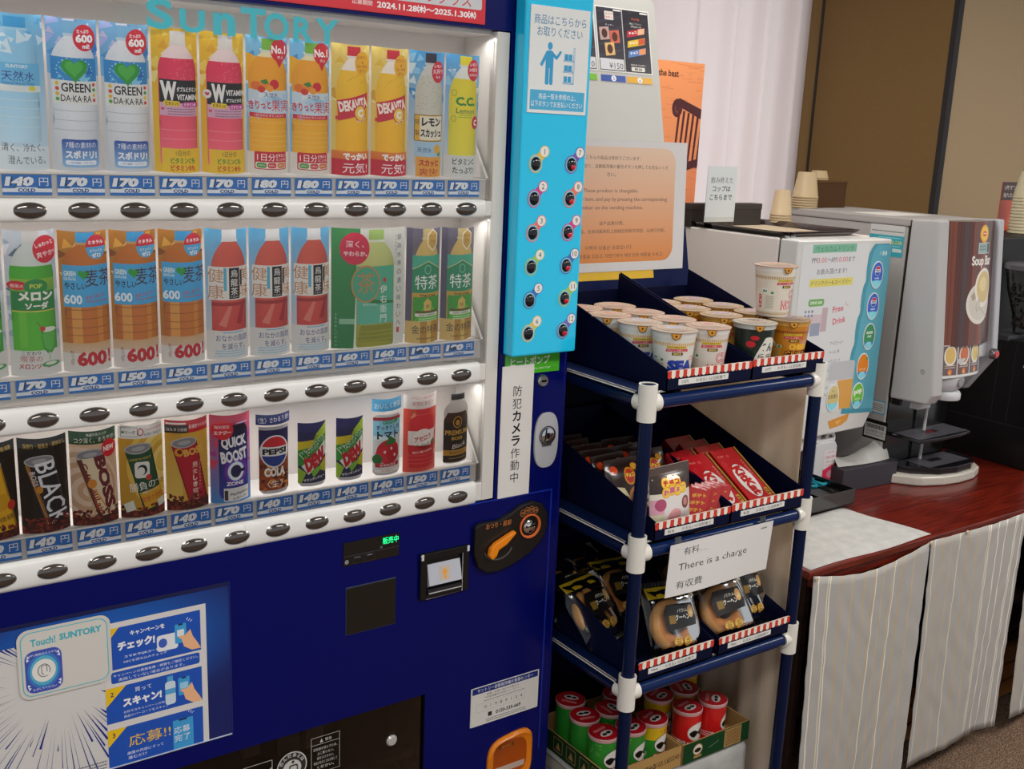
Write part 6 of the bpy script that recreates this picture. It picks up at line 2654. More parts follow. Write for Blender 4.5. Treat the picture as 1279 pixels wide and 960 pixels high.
# striped cloths hanging from the counter front
def striped(x0, x1, ztop, zbot, label, sag=.0, lean_=0.0, seed=1, flip=0, side=0):
    r = random.Random(seed)
    n, m_ = 110, 30
    stripes = {}
    k = 4
    while k < n - 3:
        stripes[k] = r.choice(['#c9b28a', '#e8e2d4', '#dcd0b4', '#c8aa78'])
        if r.random() < .35:
            stripes[k + 2] = '#e2dccc'
        k += r.choice((9, 10, 11, 12))
    rows = []
    for i in range(m_ + 1):
        v = i / m_
        row = []
        for j in range(n + 1):
            u = j / n
            x = x0 + (x1 - x0) * u + lean_ * v * (1 - u) - side * v * u
            z = ztop - sag * math.sin(PI * u) * (1 - v) - (ztop - zbot) * v + .010 * math.sin(u * 5 + seed) * v
            am = .0015 + .0065 * v
            y = -.1955 + am * math.sin(u * 9 + seed + 2 * v) * .8 + .0008 * math.sin(u * 41 + 9 * math.sin(v * 7 + seed)) + .0007 * math.sin(v * 37 + 5 * math.sin(u * 9)) - .010 * v
            row.append((x, y, z))
        rows.append(row)
    mb = MB().grid(rows, lambda i, j: stripes.get(j, stripes.get(j - 1, None) if r.random() < 0 else None) or '#b0ada9')
    o = mb.build('striped_cloth', 'fabric', crease=120)
    md = o.modifiers.new('thickness', 'SOLIDIFY')
    md.thickness = .0012
    return tag(o, label, 'cloth', 'striped cloths along the counter')


def pin(x, z, lb):
    t = thing('cloth_pin', lb, 'pin', (x, -.198, z), group='pins holding the striped cloths')
    MB().lathe([(0, -.006), (.005, -.005), (.0055, -.001), (.003, 0)], '#c9b59a', 14, (0, 0, 0), 'y', cap=False).build('pin_head', 'plastic', t)
    MB().tube([(0, 0, 0), (0, .010, 0)], .0008, '#b5b5b5', 6).build('pin_shaft', 'chrome', t)


striped(.893, 1.352, .652, -.045, 'grey striped cloth nearest the snack rack, reaching almost to the floor', .030, .022, 1, side=.012)
striped(1.358, 1.822, .655, -.015, 'grey striped cloth in the middle, below the soup machine', .006, .022, 5, side=.018)
striped(1.862, 2.34, .655, -.018, 'grey striped cloth cut off by the right picture edge', .004, .010, 9)
pin(.897, .646, 'round pin at the counter corner beside the rack')
pin(1.354, .650, 'round pin between the first two striped cloths')
pin(1.520, .650, 'round pin along the top of the middle striped cloth')

# white towel on the counter end
rows = []
for i in range(13):
    row = []
    for j in range(25):
        u, v = j / 24, i / 12
        x = .90 + (.49 - .045 * v) * u
        y = -.178 + .26 * v + .0 * u
        e = min(1, 12 * min(u, v, 1 - u, 1 - v))
        row.append((x + .004 * math.sin(v * 7), y + .004 * math.sin(u * 8), CT + .0006 + e * (.006 + .0012 * math.sin(u * 14 + v * 9))))
    rows.append(row)
mb = MB().grid(rows, '#e6e2d6')
o = mb.build('folded_towel', 'white_cloth', crease=120)
tag(o, 'folded white towel lying on the counter end beside the rack', 'towel')

# ---- clear dark tray with small tools
T = thing('desk_tray', 'smoky plastic desk tray with small tools on the white towel', 'tray', (1.255, .185, CT + .0075))
TW, TD, TH = .125, .115, .048
MB().box(-TW, -TD, .004, TW, TD, .006, '#141414').build('tray_base', 'plastic', T)
for nm, b_ in (('front_wall', (-TW, -TD, .006, TW, -TD + .003, TH)), ('back_wall', (-TW, TD - .003, .006, TW, TD, TH)), ('side_wall', (-TW, -TD + .003, .006, -TW + .003, TD - .003, TH)), ('side_wall', (TW - .003, -TD + .003, .006, TW, TD - .003, TH))):
    MB().box(*b_, '#3c3a3a' if nm == 'front_wall' else '#101012').build(nm, 'glossy_plastic', T, bevel=.001)
MB().box(-.01, -TD + .003, .006, -.008, TD - .003, .030, '#18181a').build('divider', 'plastic', T)
MB().box(.020, -TD + .004, .006, TW - .004, TD - .004, .028, '#151517').build('raised_shelf', 'plastic', T, bevel=.001)
for x in (-.1, .1):
    for y in (-.1, .1):
        MB().lathe([(.006, 0), (.006, .004)], '#0a0a0a', 12, (x, y, 0)).build('rubber_foot', 'matte_plastic', T)
# scissors with turquoise handles
S_ = thing('scissors', 'scissors with turquoise handles in the smoky desk tray', 'scissors', (1.350, .165, CT + .0375), (0, 0, -1.75))
for s in (-1, 1):
    pts = []
    for k in range(25):
        t = 2 * PI * k / 24
        pts.append((-.030 + .026 * math.cos(t), s * .017 + .014 * math.sin(t), .003 + .002 * s))
    MB().tube(pts, .0042, '#1a9cae', 10).build('handle_loop', 'plastic', S_)
    MB().hexa([(-.006, s * .004 - .004, .002 + .001 * s), (.085, -s * .001 - .001, .002 + .001 * s), (.085, -s * .001 + .001, .002 + .001 * s), (-.006, s * .004 + .004, .002 + .001 * s), (-.006, s * .004 - .004, .0035 + .001 * s), (.085, -s * .001 - .001, .0035 + .001 * s), (.085, -s * .001 + .001, .0035 + .001 * s), (-.006, s * .004 + .004, .0035 + .001 * s)], '#b9bcc0').build('blade', 'chrome', S_)
# binder clip at the tray rim
B_ = thing('binder_clip', 'black binder clip with wire loops on the back rim of the desk tray', 'clip', (1.352, .2985, CT + .0445), (0, 0, PI / 2))
MB().prism([(-.011, 0), (.011, 0), (.003, .014), (-.003, .014)], lambda a, b_: (a, -.012, b_), lambda a, b_: (a, .012, b_), '#101012').build('clip_body', 'matte_plastic', B_)
for s in (-1, 1):
    MB().tube([(s * .004, -.006, .013), (s * .012, -.007, .028), (s * .013, 0, .036), (s * .012, .007, .028), (s * .004, .006, .013)], .0009, '#c9c9c9', 6).build('wire_loop', 'chrome', B_)
# sanitising pump pack and its nozzle
D_ = thing('sanitiser_box', 'translucent white pack with pink label behind the desk tray', 'pack', (1.425, .245, CT))
mb = MB()
mb.prism([(-.048, 0), (.048, 0), (.050, .130), (.040, .146), (-.030, .150), (-.048, .140)], lambda a, b_: (a, -.026, b_), lambda a, b_: (a, .026, b_), '#d5d5d6')
mb.build('pack_body', 'plastic', D_, bevel=.004)
a = Art(54, 104, '#e6e2e2')
a.rect(0, 0, 54, 44, '#e2365c')
a.poly([(0, 44), (54, 60), (54, 44)], '#e2365c')
a.ell(34, 28, 15, 12, '#f0a0b0')
a.t('手指の消毒', 28, 82, 9, '#d8324e', 44, .03)
a.t('しましょう', 26, 68, 6, '#d8324e', 30, .02)
a.bars(12, 46, 96, 1, 4, '#d88a98', 2)
a.bars(8, 50, 56, 1, 4, '#d88a98', 1.6)
MB().art(a, front(-.008, -.0266, .018)).build('pink_label', 'glossy_print', D_)
MB().box(-.046, -.024, .1465, .030, .024, .156, '#dadadb').build('pack_lid', 'plastic', D_, bevel=.003)

# ---- black tissue box with a floppy tissue
B_ = thing('tissue_box', 'long black tissue box with a white tissue, in front of the soup machine', 'tissue box', (1.575, .218, CT), (0, 0, -.07))
TX, TY, TZ_ = .118, .056, .070
mb = MB()
mb.box(-TX, -TY, 0, TX, TY, TZ_, '#35323a')
mb.build('box_body', 'matte_plastic', B_, bevel=.002)
MB().box(-.085, -.018, TZ_, .085, .018, TZ_ + .0006, '#141416').build('slot', 'matte_plastic', B_)
rows = []
for i in range(15):
    v = i / 14
    row = []
    for j in range(41):
        u = j / 40
        x = -.115 + .222 * u + .012 * v
        hgt = .030 - .022 * math.sin(min(1, u / .62) * PI) + (.034 * ((u - .62) / .38) ** 1.3 if u > .62 else 0)
        z = TZ_ + .002 + hgt * math.sin(v * PI / 2) + .003 * math.sin(9 * u + 4 * v) * v
        y = -.030 + .055 * v - .010 * math.sin(3 * u)
        row.append((x, y, max(z, TZ_ + .0015)))
    rows.append(row)
MB().grid(rows, '#e8e6e2').build('tissue', 'white_cloth', B_, crease=100)

# ---- white drink dispenser with the menu on its front
X0, X1, Y0, Y1, Z0, Z1_ = 1.185, 1.592, .200, .660, .850, 1.408
DP = thing('drink_dispenser', 'tall white drink dispenser with a welcome drink menu on its front', 'dispenser', (1.39, .42, CT))
bpy.context.view_layer.update()
PI_ = DP.matrix_world.inverted()


def dp(o, p=None):
    o.parent = p or DP
    if not p:
        o.matrix_parent_inverse = PI_
    return o


dp(MB().box(X0, .268, Z0 - .02, X1 - .012, Y1, Z1_, '#e9e0d8').build('housing', 'matte_plastic', bevel=.004))
dp(MB().box(X0 + .03, .34, CT, X1 - .03, Y1 - .02, Z0 - .02, '#3a302c').build('pedestal', 'matte_plastic'))
dp(MB().box(X0 + .02, .20, CT, X0 + .20, .34, CT + .035, '#3f3c3a').build('drip_tray', 'plastic', bevel=.003))
mb = MB().prism([(X0, Z0), (X0, Z1_), (X1, Z1_ - .004), (X1, Z0 + .045), (X1 - .03, Z0 - .008), (X0 + .09, Z0 - .012)], lambda x, z: (x, Y0, z), lambda x, z: (x, .262, z), '#d9d8d4')
door = dp(mb.build('front_door', 'plastic', bevel=.004))
dp(MB().box(X0 + .004, .262, Z0 + .01, X0 + .012, .268, Z1_ - .006, '#55504c').build('hinge_gap', 'matte_plastic'))
mb = MB()
for q in range(4):
    mb.lathe([(0, 0), (.006, .001), (.006, .006), (.003, .008), (0, .0085)], '#b5b5b8', 14, (X0 + .012 + q * .012, .255 + .004 * (q % 2), Z1_))
mb.box(X0 + .004, .245, Z1_ - .001, X0 + .06, .27, Z1_ + .003, '#c9c9c6')
dp(mb.build('hinge', 'brushed_metal'))
a = Art(407, 566)
a.rrect(20, 60, 306, 546, 4, '#dfe1e2')
GN = '#3a3a44'
a.rect(62, 522, 248, 545, '#7cbf9c')
a.t('ウェルカムドリンク', 156, 533, 15, '#3f7a68', 160, .0)
a.t('PM', 74, 502, 14, GN, 22, .0)
a.t('3:00', 106, 502, 14, '#d8566c', 38, .0)
a.t('〜AM', 146, 502, 14, GN, 36, .0)
a.t('10:00', 192, 502, 14, '#d8566c', 46, .0)
a.t('まで', 232, 502, 14, GN, 28, .0)
a.t('お飲み頂けます！', 152, 470, 16, GN, 128, .01)
a.rect(62, 428, 246, 450, '#e6d86a')
a.t('ドリンクバー＆スープバー', 154, 439, 12, '#5a5424', 168, .0)
a.rrect(66, 374, 132, 394, 8, '#6fae5a')
a.t('DRINK BAR', 99, 384, 9, '#e6f2dc', 52, .03)
a.rect(40, 300, 150, 350, '#d8c4c8')
a.rect(84, 290, 124, 326, '#9aa4b8')
a.rect(128, 300, 152, 368, '#c8aeb4')
for q in range(6):
    a.ell(58 + (q % 3) * 14, 360 - (q // 3) * 12, 4.5, 4.5, '#8a94b0', 10)
a.rect(44, 328, 84, 332, '#d8566c')
a.t('Free', 196, 362, 18, '#d8566c', 46, .02, 6)
a.t('Drink', 206, 328, 18, '#d8566c', 56, .02, 6)
a.line(224, 372, 230, 380, 1.5, '#d8566c')
a.line(230, 368, 240, 374, 1.5, '#d8566c')
for q, tx in enumerate(('アイスコーヒー', 'ウーロン茶', 'ペプシコーラ', 'メロンソーダ', 'ジンジャーエール', 'オレンジジュース')):
    a.t(tx, 178, 262 - q * 26, 10, GN, 7.2 * len(tx) + 8, .0, 2, al='l')
for q, tx in enumerate(('コーンスープ', 'ミネストローネ', 'コンソメスープ', 'ホットコーヒー')):
    a.t(tx, 66, 258 - q * 26, 10, GN, 7.2 * len(tx) + 8, .0, 2, al='l')
a.t('アルプス天然水強炭酸', 158, 112, 11, '#2a2a30', 150, .02, 2, al='l')
# printed teal strip with the drink buttons, scalloped left edge
TL, TL2 = '#5ab0c6', '#3f9ab0'
a.poly([(262, 46), (407, 36), (407, 534), (394, 542), (330, 542), (316, 528)], TL2)
for k in range(5):
    a.ell(316 - 10 * k, 474 - 92 * k, 12, 50, TL2)
a.poly([(276, 58), (407, 48), (407, 534), (394, 538), (344, 538), (330, 524)], TL)
for k in range(5):
    a.ell(330 - 10 * k, 474 - 92 * k, 10, 44, TL)
for x in (372, 384):
    a.ell(x, 514, 5, 7, '#cfe6ec')
a.ell(358, 514, 4, 6, '#8ec8d6')
# the cream coffee button at the left and the grey cup niche
a.rrect(186, 146, 300, 206, 12, '#c4c6ca')
a.rect(186, 146, 300, 152, '#d8d9da')
a.rect(214, 62, 300, 150, '#e2a64c')
a.poly([(214, 62), (250, 62), (228, 150), (214, 150)], '#dfe0e0')
a.poly([(206, 30), (300, 44), (294, 24), (270, 12), (220, 6)], '#e09a3a')
a.poly([(238, 26), (268, 30), (250, 14)], '#eab870')
dp(MB().art(a, front(X0, Y0 - .0006, Z0), 0, .04).build('menu_sheet', 'glossy_print'), door)
# five oval drink buttons on the strip and one cream one
bt = [(352, 452, 'cola'), (350, 361, 'cola'), (349, 271, 'ginger'), (335, 183, 'orange'), (327, 95, 'pop'), (214, 100, 'cream')]
for i, (u, v, kind) in enumerate(bt):
    a = Art(92, 92)
    a.ell(46, 46, 27, 40, '#eef0f2')
    c = {'cola': '#3f6ad0', 'ginger': '#3f9a68', 'orange': '#f08a1c', 'pop': '#6fc82c', 'cream': '#d9c88a'}[kind]
    a.ell(46, 46, 24.5, 37, c)
    p = [(46 + 24.5 * math.cos(math.radians(q)), 46 + 37 * math.sin(math.radians(q))) for q in range(206, 335, 8)]
    a.poly(p, '#7adcf0' if kind in ('cola', 'cream') else '#4a8ad0')
    p = [(46 + 15 * math.cos(math.radians(q)), 20 + 11 * math.sin(math.radians(q))) for q in range(0, 360, 20)]
    a.poly(p, '#8ee4f4')
    if kind == 'cola':
        a.ell(47, 58, 13, 14, '#e8ecf0')
        a.poly([(47 + 12 * math.cos(math.radians(q)), 58 + 13 * math.sin(math.radians(q))) for q in range(20, 161, 10)], '#d03044')
        a.poly([(47 + 12 * math.cos(math.radians(q)), 58 + 13 * math.sin(math.radians(q))) for q in range(200, 341, 10)], '#2f58b8')
        a.t('PEPSI', 47, 58, 4.6, '#23305c', 20, .03)
        a.t('zero' if i else 'cola', 46, 37, 5, '#e8f0fa', 20, .03)
    elif kind == 'ginger':
        a.t('GINGER', 46, 58, 8, '#e8f4e6', 30, .05)
        a.t('ALE', 46, 47, 7, '#e8f4e6', 18, .05)
    elif kind == 'orange':
        a.poly([(58, 74), (66, 72), (64, 62), (58, 66)], '#6aa83c')
        a.t('オレンジ', 46, 38, 5, '#fff0d8', 28, .03)
    elif kind == 'pop':
        a.t('pop', 46, 56, 17, '#f2f8e4', 36, .06, 10)
        a.t('メロン', 46, 37, 6, '#f2f8e4', 26, .03)
    else:
        a.t('お茶漬け', 46, 50, 13, '#4a3a1c', 42, .06)
        a.t('だし', 46, 66, 6, '#8a7a3c', 14, .02)
    mb = MB()
    mb.art(a, lambda uu, vv, l: (X0 + (u + uu - 46) / 1000, Y0 - .0030 - l / 1000, Z0 + (v + vv - 46) / 1000), step=.04)
    mb.prism([(X0 + (u + 27 * math.cos(2 * PI * k / 28)) / 1000, Z0 + (v + 40 * math.sin(2 * PI * k / 28)) / 1000) for k in range(28)], lambda x, z: (x, Y0 - .0028, z), lambda x, z: (x, Y0 + .001, z), '#e2e4e6')
    dp(mb.build('drink_button', 'glossy_plastic'), door)
# nozzle block and tube below
dp(MB().box(X0 + .10, .225, Z0 - .06, X0 + .22, .30, Z0 - .012, '#d5d4d1').build('nozzle_block', 'plastic', bevel=.006))
rg = [(1.455 + .018 * math.cos(2 * PI * k / 24), .235, .812 + .018 * math.sin(2 * PI * k / 24)) for k in range(25)]
dp(MB().tube(rg, .0055, '#e4e3e0', 10).build('hose_ring', 'plastic'))
dp(MB().tube([(1.40, .235, .835), (1.44, .235, .846), (1.47, .235, .838)], .0065, '#e4e3e0', 10).build('hose', 'plastic'))

# ---- serving tray lying on the dispenser, the cup sign standing in it
T = thing('serving_tray', 'dark brown serving tray on top of the white dispenser', 'tray', (1.36, .455, Z1_ + .0005))
ho = [(-.165, -.155), (.165, -.155), (.165, .155), (-.165, .155)]


def rr_loop(w_, d_, r, z, n=6):
    o = []
    for cx_, cy_, a0 in ((w_ - r, d_ - r, 0), (-w_ + r, d_ - r, 90), (-w_ + r, -d_ + r, 180), (w_ - r, -d_ + r, 270)):
        for k in range(n + 1):
            t = math.radians(a0 + 90 * k / n)
            o.append((cx_ + r * math.cos(t), cy_ + r * math.sin(t), z))
    return o


MB().grid([rr_loop(.150, .175, .02, .001), rr_loop(.172, .197, .03, .016), rr_loop(.176, .200, .03, .017), rr_loop(.174, .198, .03, .014), rr_loop(.150, .176, .02, 0)], '#2a1d1c', closed=True).build('rim', 'glossy_plastic', T, crease=60)
MB().face(rr_loop(.150, .175, .02, .0012), '#b9a890').face(rr_loop(.150, .176, .02, 0)[::-1], '#2a1d1c').build('tray_floor', 'cardboard', T)
a = Art(122, 162, '#d4d9da')
a.t('飲み終えた', 60, 122, 18, '#3a3f48', 92, .02)
a.t('コップは', 60, 97, 17, '#3a3f48', 74, .02)
a.t('こちらまで', 60, 72, 17, '#3a3f48', 92, .02)
a.rect(0, 0, 122, 14, '#c4c8c6')
SG = thing('cup_sign', 'small upright white sign in the dark serving tray', 'sign', (1.243, .555, Z1_ + .019), (0, 0, 0))
mb = MB().box(-.061, 0, .0, .061, .002, .162, '#d4d9da').art(a, front(-.061, -.0005, 0))
mb.build('sign_plate', 'glossy_print', SG)
MB().prism([(-.012, -.018), (.020, -.018), (.020, -.0165), (-.012, -.0165)], lambda y, z: (-.061, y, z), lambda y, z: (.061, y, z), '#dfe6e6').build('sign_foot', 'milky_plastic', SG)
MB().box(-.061, 0, -.0165, .061, .002, 0, '#cfd8d8').build('sign_stem', 'milky_plastic', SG)
BX_ = thing('dark_box', 'low dark brown box behind the serving tray', 'box', (1.33, .635, Z1_))
MB().box(-.15, -.024, 0, .155, .020, .068, '#2c2422').build('box_body', 'matte_plastic', BX_, bevel=.002)
MB().box(-.151, -.025, .050, .156, .021, .0685, '#332a28').build('box_lid', 'matte_plastic', BX_, bevel=.002)


def cup_stack(name, label, x, y, z, r0, r1, h, n, gap, c, group='stacked paper cups'):
    """upside-down paper cups nested one in another"""
    t = thing(name, label, 'paper cups', (x, y, z), group=group)
    for k in range(n):
        zz = k * gap
        mb = MB().lathe([(r1 * 1.0, zz), (r1 * 1.04, zz + .001), (r1 * 1.04, zz + .004), (r1, zz + .005), (r0, zz + h - .002), (r0 * .94, zz + h), (r0 * .92, zz + h - .004), (0, zz + h - .004)] if k == n - 1 else [(r1 * 1.0, zz), (r1 * 1.04, zz + .001), (r1 * 1.04, zz + .004), (r1, zz + .005), (r1 * .97, zz + gap + .002)], c, 28, cap=False)
        mb.build('cup', 'matte_plastic', t, crease=50)
    return t


cup_stack('cup_stack', 'short stack of upside-down beige cups behind the serving tray', 1.557, .595, Z1_ + .0005, .024, .033, .080, 5, .008, '#b8a27e')

# ------------------------------------------------------------------ soup machine
SX0, SX1 = 1.662, 1.985
SM = thing('soup_machine', 'grey soup dispenser with a wood patterned front panel', 'soup machine', (1.82, .35, CT))
bpy.context.view_layer.update()
SI = SM.matrix_world.inverted()


def sm(o, p=None):
    o.parent = p or SM
    if not p:
        o.matrix_parent_inverse = SI
    return o


ST = 1.462
GR = '#a9a5a2'
sm(MB().box(SX0, .200, CT + .012, SX1, .70, ST - .006, GR).build('body', 'matte_plastic', bevel=.004))
sm(MB().box(SX0 - .001, .195, ST - .022, SX1 + .001, .702, ST, '#a29e9b').build('top_cover', 'matte_plastic', bevel=.003))
sm(MB().box(SX0 - .0006, .2, ST - .0245, SX0 + .01, .70, ST - .022, '#4a4644').build('cover_seam', 'matte_plastic'))
sm(MB().box(SX0 + .004, .192, .925, SX1 - .004, .2005, ST - .003, '#17130f').build('door_gap', 'matte_plastic'))
# door: side cheek polygon (y, z), front leaning out towards the bottom
side = [(.190, ST), (.098, ST + .004), (.048, .960), (.064, .930), (.190, .925)]
for nm, xa, xb, cc in (('left_cheek', SX0 - .004, SX0 + .045, '#b4b2b1'), ('right_cheek', SX1 - .026, SX1 + .004, '#b2b2b8')):
    pl = side if nm == 'left_cheek' else [(.190, ST), (.098, ST + .004), (.058, 1.050), (.135, .935), (.190, .930)]
    mb = MB().prism(pl, lambda y, z: (xa, y, z), lambda y, z: (xb, y, z), cc)
    sm(mb.build(nm, 'plastic', bevel=.006, seg=3))
sm(MB().prism([(.190, ST - .002), (.112, ST - .002), (.082, 1.05), (.150, 1.0), (.190, 1.0)], lambda y, z: (SX0 + .045, y, z), lambda y, z: (SX1 - .026, y, z), '#c9c9ca').build('door_core', 'plastic'))
# bulging front panel printed with brown planks, a cup of soup and lettering
pw = (SX1 - .026) - (SX0 + .045)
ph = ST - 1.098
W_, H_ = pw * 1000, ph * 1000
a = Art(W_, H_)
r = random.Random(8)
a.rect(0, 0, W_, H_, '#4a241e')
x = 0
while x < W_:
    wd = r.choice((9, 13, 17, 22, 26))
    c = r.choice(['#5a2c20', '#7a3c28', '#4a241e', '#6a4438', '#8a4a34', '#4c3a3a', '#70504a'])
    a.rect(x, 0, min(W_, x + wd), H_, c)
    for _ in range(5):
        q = x + r.uniform(1, wd - 1)
        a.rect(q, 0, q + .5, H_, '#3a1c16')
    a.rect(x, 0, x + .9, H_, '#24110d')
    x += wd
a.rect(0, 0, 8, H_, '#1c1210')
cx, cy = W_ * .66, H_ * .40
a.ell(cx - 14, cy - 22, 66, 62, '#dcd6cc')
a.ell(cx - 12, cy - 18, 58, 54, '#cfc8bc')
a.ell(cx + 6, cy + 24, 50, 58, '#e6e0d6')
a.ell(cx + 8, cy + 26, 42, 47, '#d2b878')
a.ell(cx + 2, cy + 34, 22, 22, '#e0cc94')
a.poly([(cx - 60, cy + 2), (cx - 44, cy + 14), (cx - 36, cy - 6), (cx - 52, cy - 14)], '#a89c84')
a.ell(cx - 22, cy - 26, 10, 20, '#b8b0a4', rot=-20)
a.ell(cx - 22, cy - 26, 7, 15, '#cdc6ba', rot=-20)
a.line(cx - 16, cy - 34, cx + 46, cy - 70, 3, '#b4aca0')
a.ell(cx - 6, H_ - 36, 26, 26, '#e0a41c')
a.ell(cx - 6, H_ - 36, 20, 20, '#eec23c')
a.ell(cx - 6, H_ - 36, 12, 8, '#d83a1c')
a.t('soup', cx - 6, H_ - 36, 5, '#f8e8d0', 18, .04)
a.t('Soup', cx - 34, H_ - 118, 36, '#ece8e2', 62, .03)
a.t('Bar', cx + 28, H_ - 114, 29, '#ece8e2', 44, .03)
a.rect(cx - 36, H_ - 94, cx + 32, H_ - 62, '#cfcac6')
a.rect(cx - 33, H_ - 92, cx + 16, H_ - 64, '#8fa8a4')
a.rect(cx + 16, H_ - 92, cx + 30, H_ - 64, '#2a2228')
a.bars(cx - 30, cx + 10, H_ - 74, 2, 9, '#5f7a78', 3)


def sxf(u, v, l):
    s_ = 1 - (2 * u / W_ - 1) ** 2
    z = 1.098 + v / 1000
    return (SX0 + .045 + u / 1000, .112 - .028 * s_ - (ST - z) * .085 - l / 1000, z)


mb = MB().art(a, sxf, 16, .04)
rows = [[sxf(W_ * k / 16, v, -.4) for k in range(17)] for v in (0, H_)]
mb.grid(rows, '#4a241e')
mb.face([sxf(W_ * k / 16, 0, 0) for k in range(17)] + [(SX1 - .026, .16, 1.098), (SX0 + .045, .16, 1.098)], '#8a8a90')
mb.face([sxf(W_ * k / 16, H_, 0) for k in range(17)] + [(SX1 - .026, .16, ST - .001), (SX0 + .045, .16, ST - .001)], '#8a8a90')
sm(tag(mb.build('front_panel', 'glossy_print'), 'brown plank patterned panel'))
# three soup pictures, rounded spout housing and nozzle
a = Art(196, 98)
a.rrect(0, 0, 196, 98, 12, '#d9d8d6')
for q, c in enumerate(('#d8b464', '#c86a3c', '#dcc478')):
    a.rect(6 + q * 63, 8, 65 + q * 63, 96, ('#6a5452', '#6a4a40', '#5a4c50')[q])
    a.ell(36 + q * 63, 66, 25, 30, '#e2dcd2')
    a.ell(36 + q * 63, 68, 20, 25, c)
    a.bars(14 + q * 63, 58 + q * 63, 36, 2, 6, '#d8c8bc', 2.4)
    a.ell(36 + q * 63, 18, 9, 9, '#d8704a')
    a.ell(36 + q * 63, 15, 5, 5, '#e8a83c')


def cxf(u, v, l):
    return (SX0 + .050 + u / 1000, .066 - (v / 98) * -.008 - l / 1000 - .012 * (1 - (2 * u / 196 - 1) ** 2), 1.004 + v / 1000)


mb = MB().art(a, cxf, 8, .04)
mb.grid([[cxf(196 * k / 8, v, -1.5) for k in range(9)] for v in (0, 98)], '#c4c4c4')
sm(mb.build('soup_pictures', 'glossy_print'))
mb = MB()
rows = []
for z, s_ in ((1.060, 1.0), (1.01, 1.0), (.982, .97), (.964, .86), (.955, .62)):
    rows.append([(1.800 + .072 * s_ * math.cos(t), .105 + .048 * s_ * math.sin(t), z) for t in [2 * PI * k / 28 for k in range(28)]])
mb.grid(rows, '#c4c5c8', closed=True)
mb.face(rows[-1], '#b0b1b4')
hb = sm(mb.build('spout_housing', 'plastic', crease=60))
sm(MB().lathe([(0, -.006), (.011, -.006), (.014, -.002), (.014, .004)], '#8c8c90', 24, (1.806, .059, .985), 'y', cap=False).build('spout_button', 'plastic'), hb)
sm(MB().lathe([(.044, .930), (.046, .934), (.046, .948), (.040, .956)], '#cdced0', 28, (1.800, .100, 0)).build('nozzle', 'plastic'), hb)
sm(MB().box(SX0 + .012, .100, .905, SX0 + .075, .130, .927, '#a5a5a8').build('vent_comb', 'plastic', bevel=.002))
sm(MB().tube([(1.835, .175, .93), (1.832, .175, .70)], .0055, '#bfbfbf', 10).build('level_rod', 'plastic'))
mb = MB().lathe([(0, -.016), (.013, -.015), (.016, -.011), (.0165, 0)], '#8f8f94', 26, (SX1 - .026, .060, 1.062), 'y', cap=False)
kb = sm(mb.build('start_knob', 'brushed_metal'))
sm(MB().lathe([(0, -.019), (.009, -.018), (.010, -.014)], '#d84a4c', 22, (SX1 - .026, .060, 1.062), 'y', cap=False).build('knob_ring', 'plastic'), kb)
a = Art(60, 30)
a.t('①', 10, 15, 14, '#2a2a2a', None, 0)
sm(MB().art(a, lambda u, v, l: (SX0 - .0046 - l / 1000, .100 - u / 1000, 1.010 + v / 1000), clip=False).build('side_mark', 'matte_plastic'))
# dark drinks bay, cup rest and base
sm(MB().box(SX0 + .006, .195, CT + .05, SX1 - .006, .1995, .925, '#0f0e10').build('bay_back', 'glossy_plastic'))
a = Art(270, 112, '#2a282c')


def grille(w_, d_):
    a = Art(w_, d_, '#16151a')
    for k in range(int(w_ / 11)):
        a.rect(4 + k * 11, 3, 8 + k * 11, d_ - 3, '#8a8890')
    a.rect(w_ * .5 - 44, d_ * .42, w_ * .5 + 20, d_ * .66, '#1a181c')
    return a


mb = MB()
pl = [(-.138, .055), (-.130, -.050), (-.06, -.058), (.06, -.058), (.130, -.050), (.138, .055)]
mb.prism(pl, lambda x, y: (1.84 + x, .150 + y, .806), lambda x, y: (1.84 + x, .150 + y, .794), '#232226')
sf = sm(mb.build('cup_rest', 'glossy_plastic', bevel=.003))
g = grille(262, 98)
g.t('HOT', 120, 50, 12, '#b8202c', 40, .03)
sm(MB().art(g, lambda u, v, l: (1.709 + u / 1000, .100 + v / 1000, .8066 + l / 1000)).build('rest_grille', 'plastic'), sf)
sm(MB().box(1.705, .196, .806, 1.975, .199, .818, '#a9a9ae').build('rest_edge', 'brushed_metal'), sf)
pl = [(1.636, .196), (1.712, .104), (1.728, .090), (1.80, .062), (1.87, .052), (1.95, .056), (2.006, .076), (2.036, .112), (2.040, .196)]
sm(MB().prism(pl, lambda x, y: (x, y, CT + .0005), lambda x, y: (x, y, CT + .030), '#c4bfb4').build('base_ring', 'plastic', bevel=.006, seg=3))
pl2 = [(1.69, .195), (1.725, .130), (1.80, .080), (1.87, .066), (1.95, .070), (2.006, .096), (2.024, .195)]
sm(MB().prism(pl2, lambda x, y: (x, y, CT + .028), lambda x, y: (x, y, CT + .052), '#141318').build('drip_basin', 'glossy_plastic', bevel=.003))
sm(MB().art(grille(216, 96), lambda u, v, l: (1.766 + u / 1000, .094 + v / 1000, CT + .0524 + l / 1000)).build('drip_grille', 'plastic'))
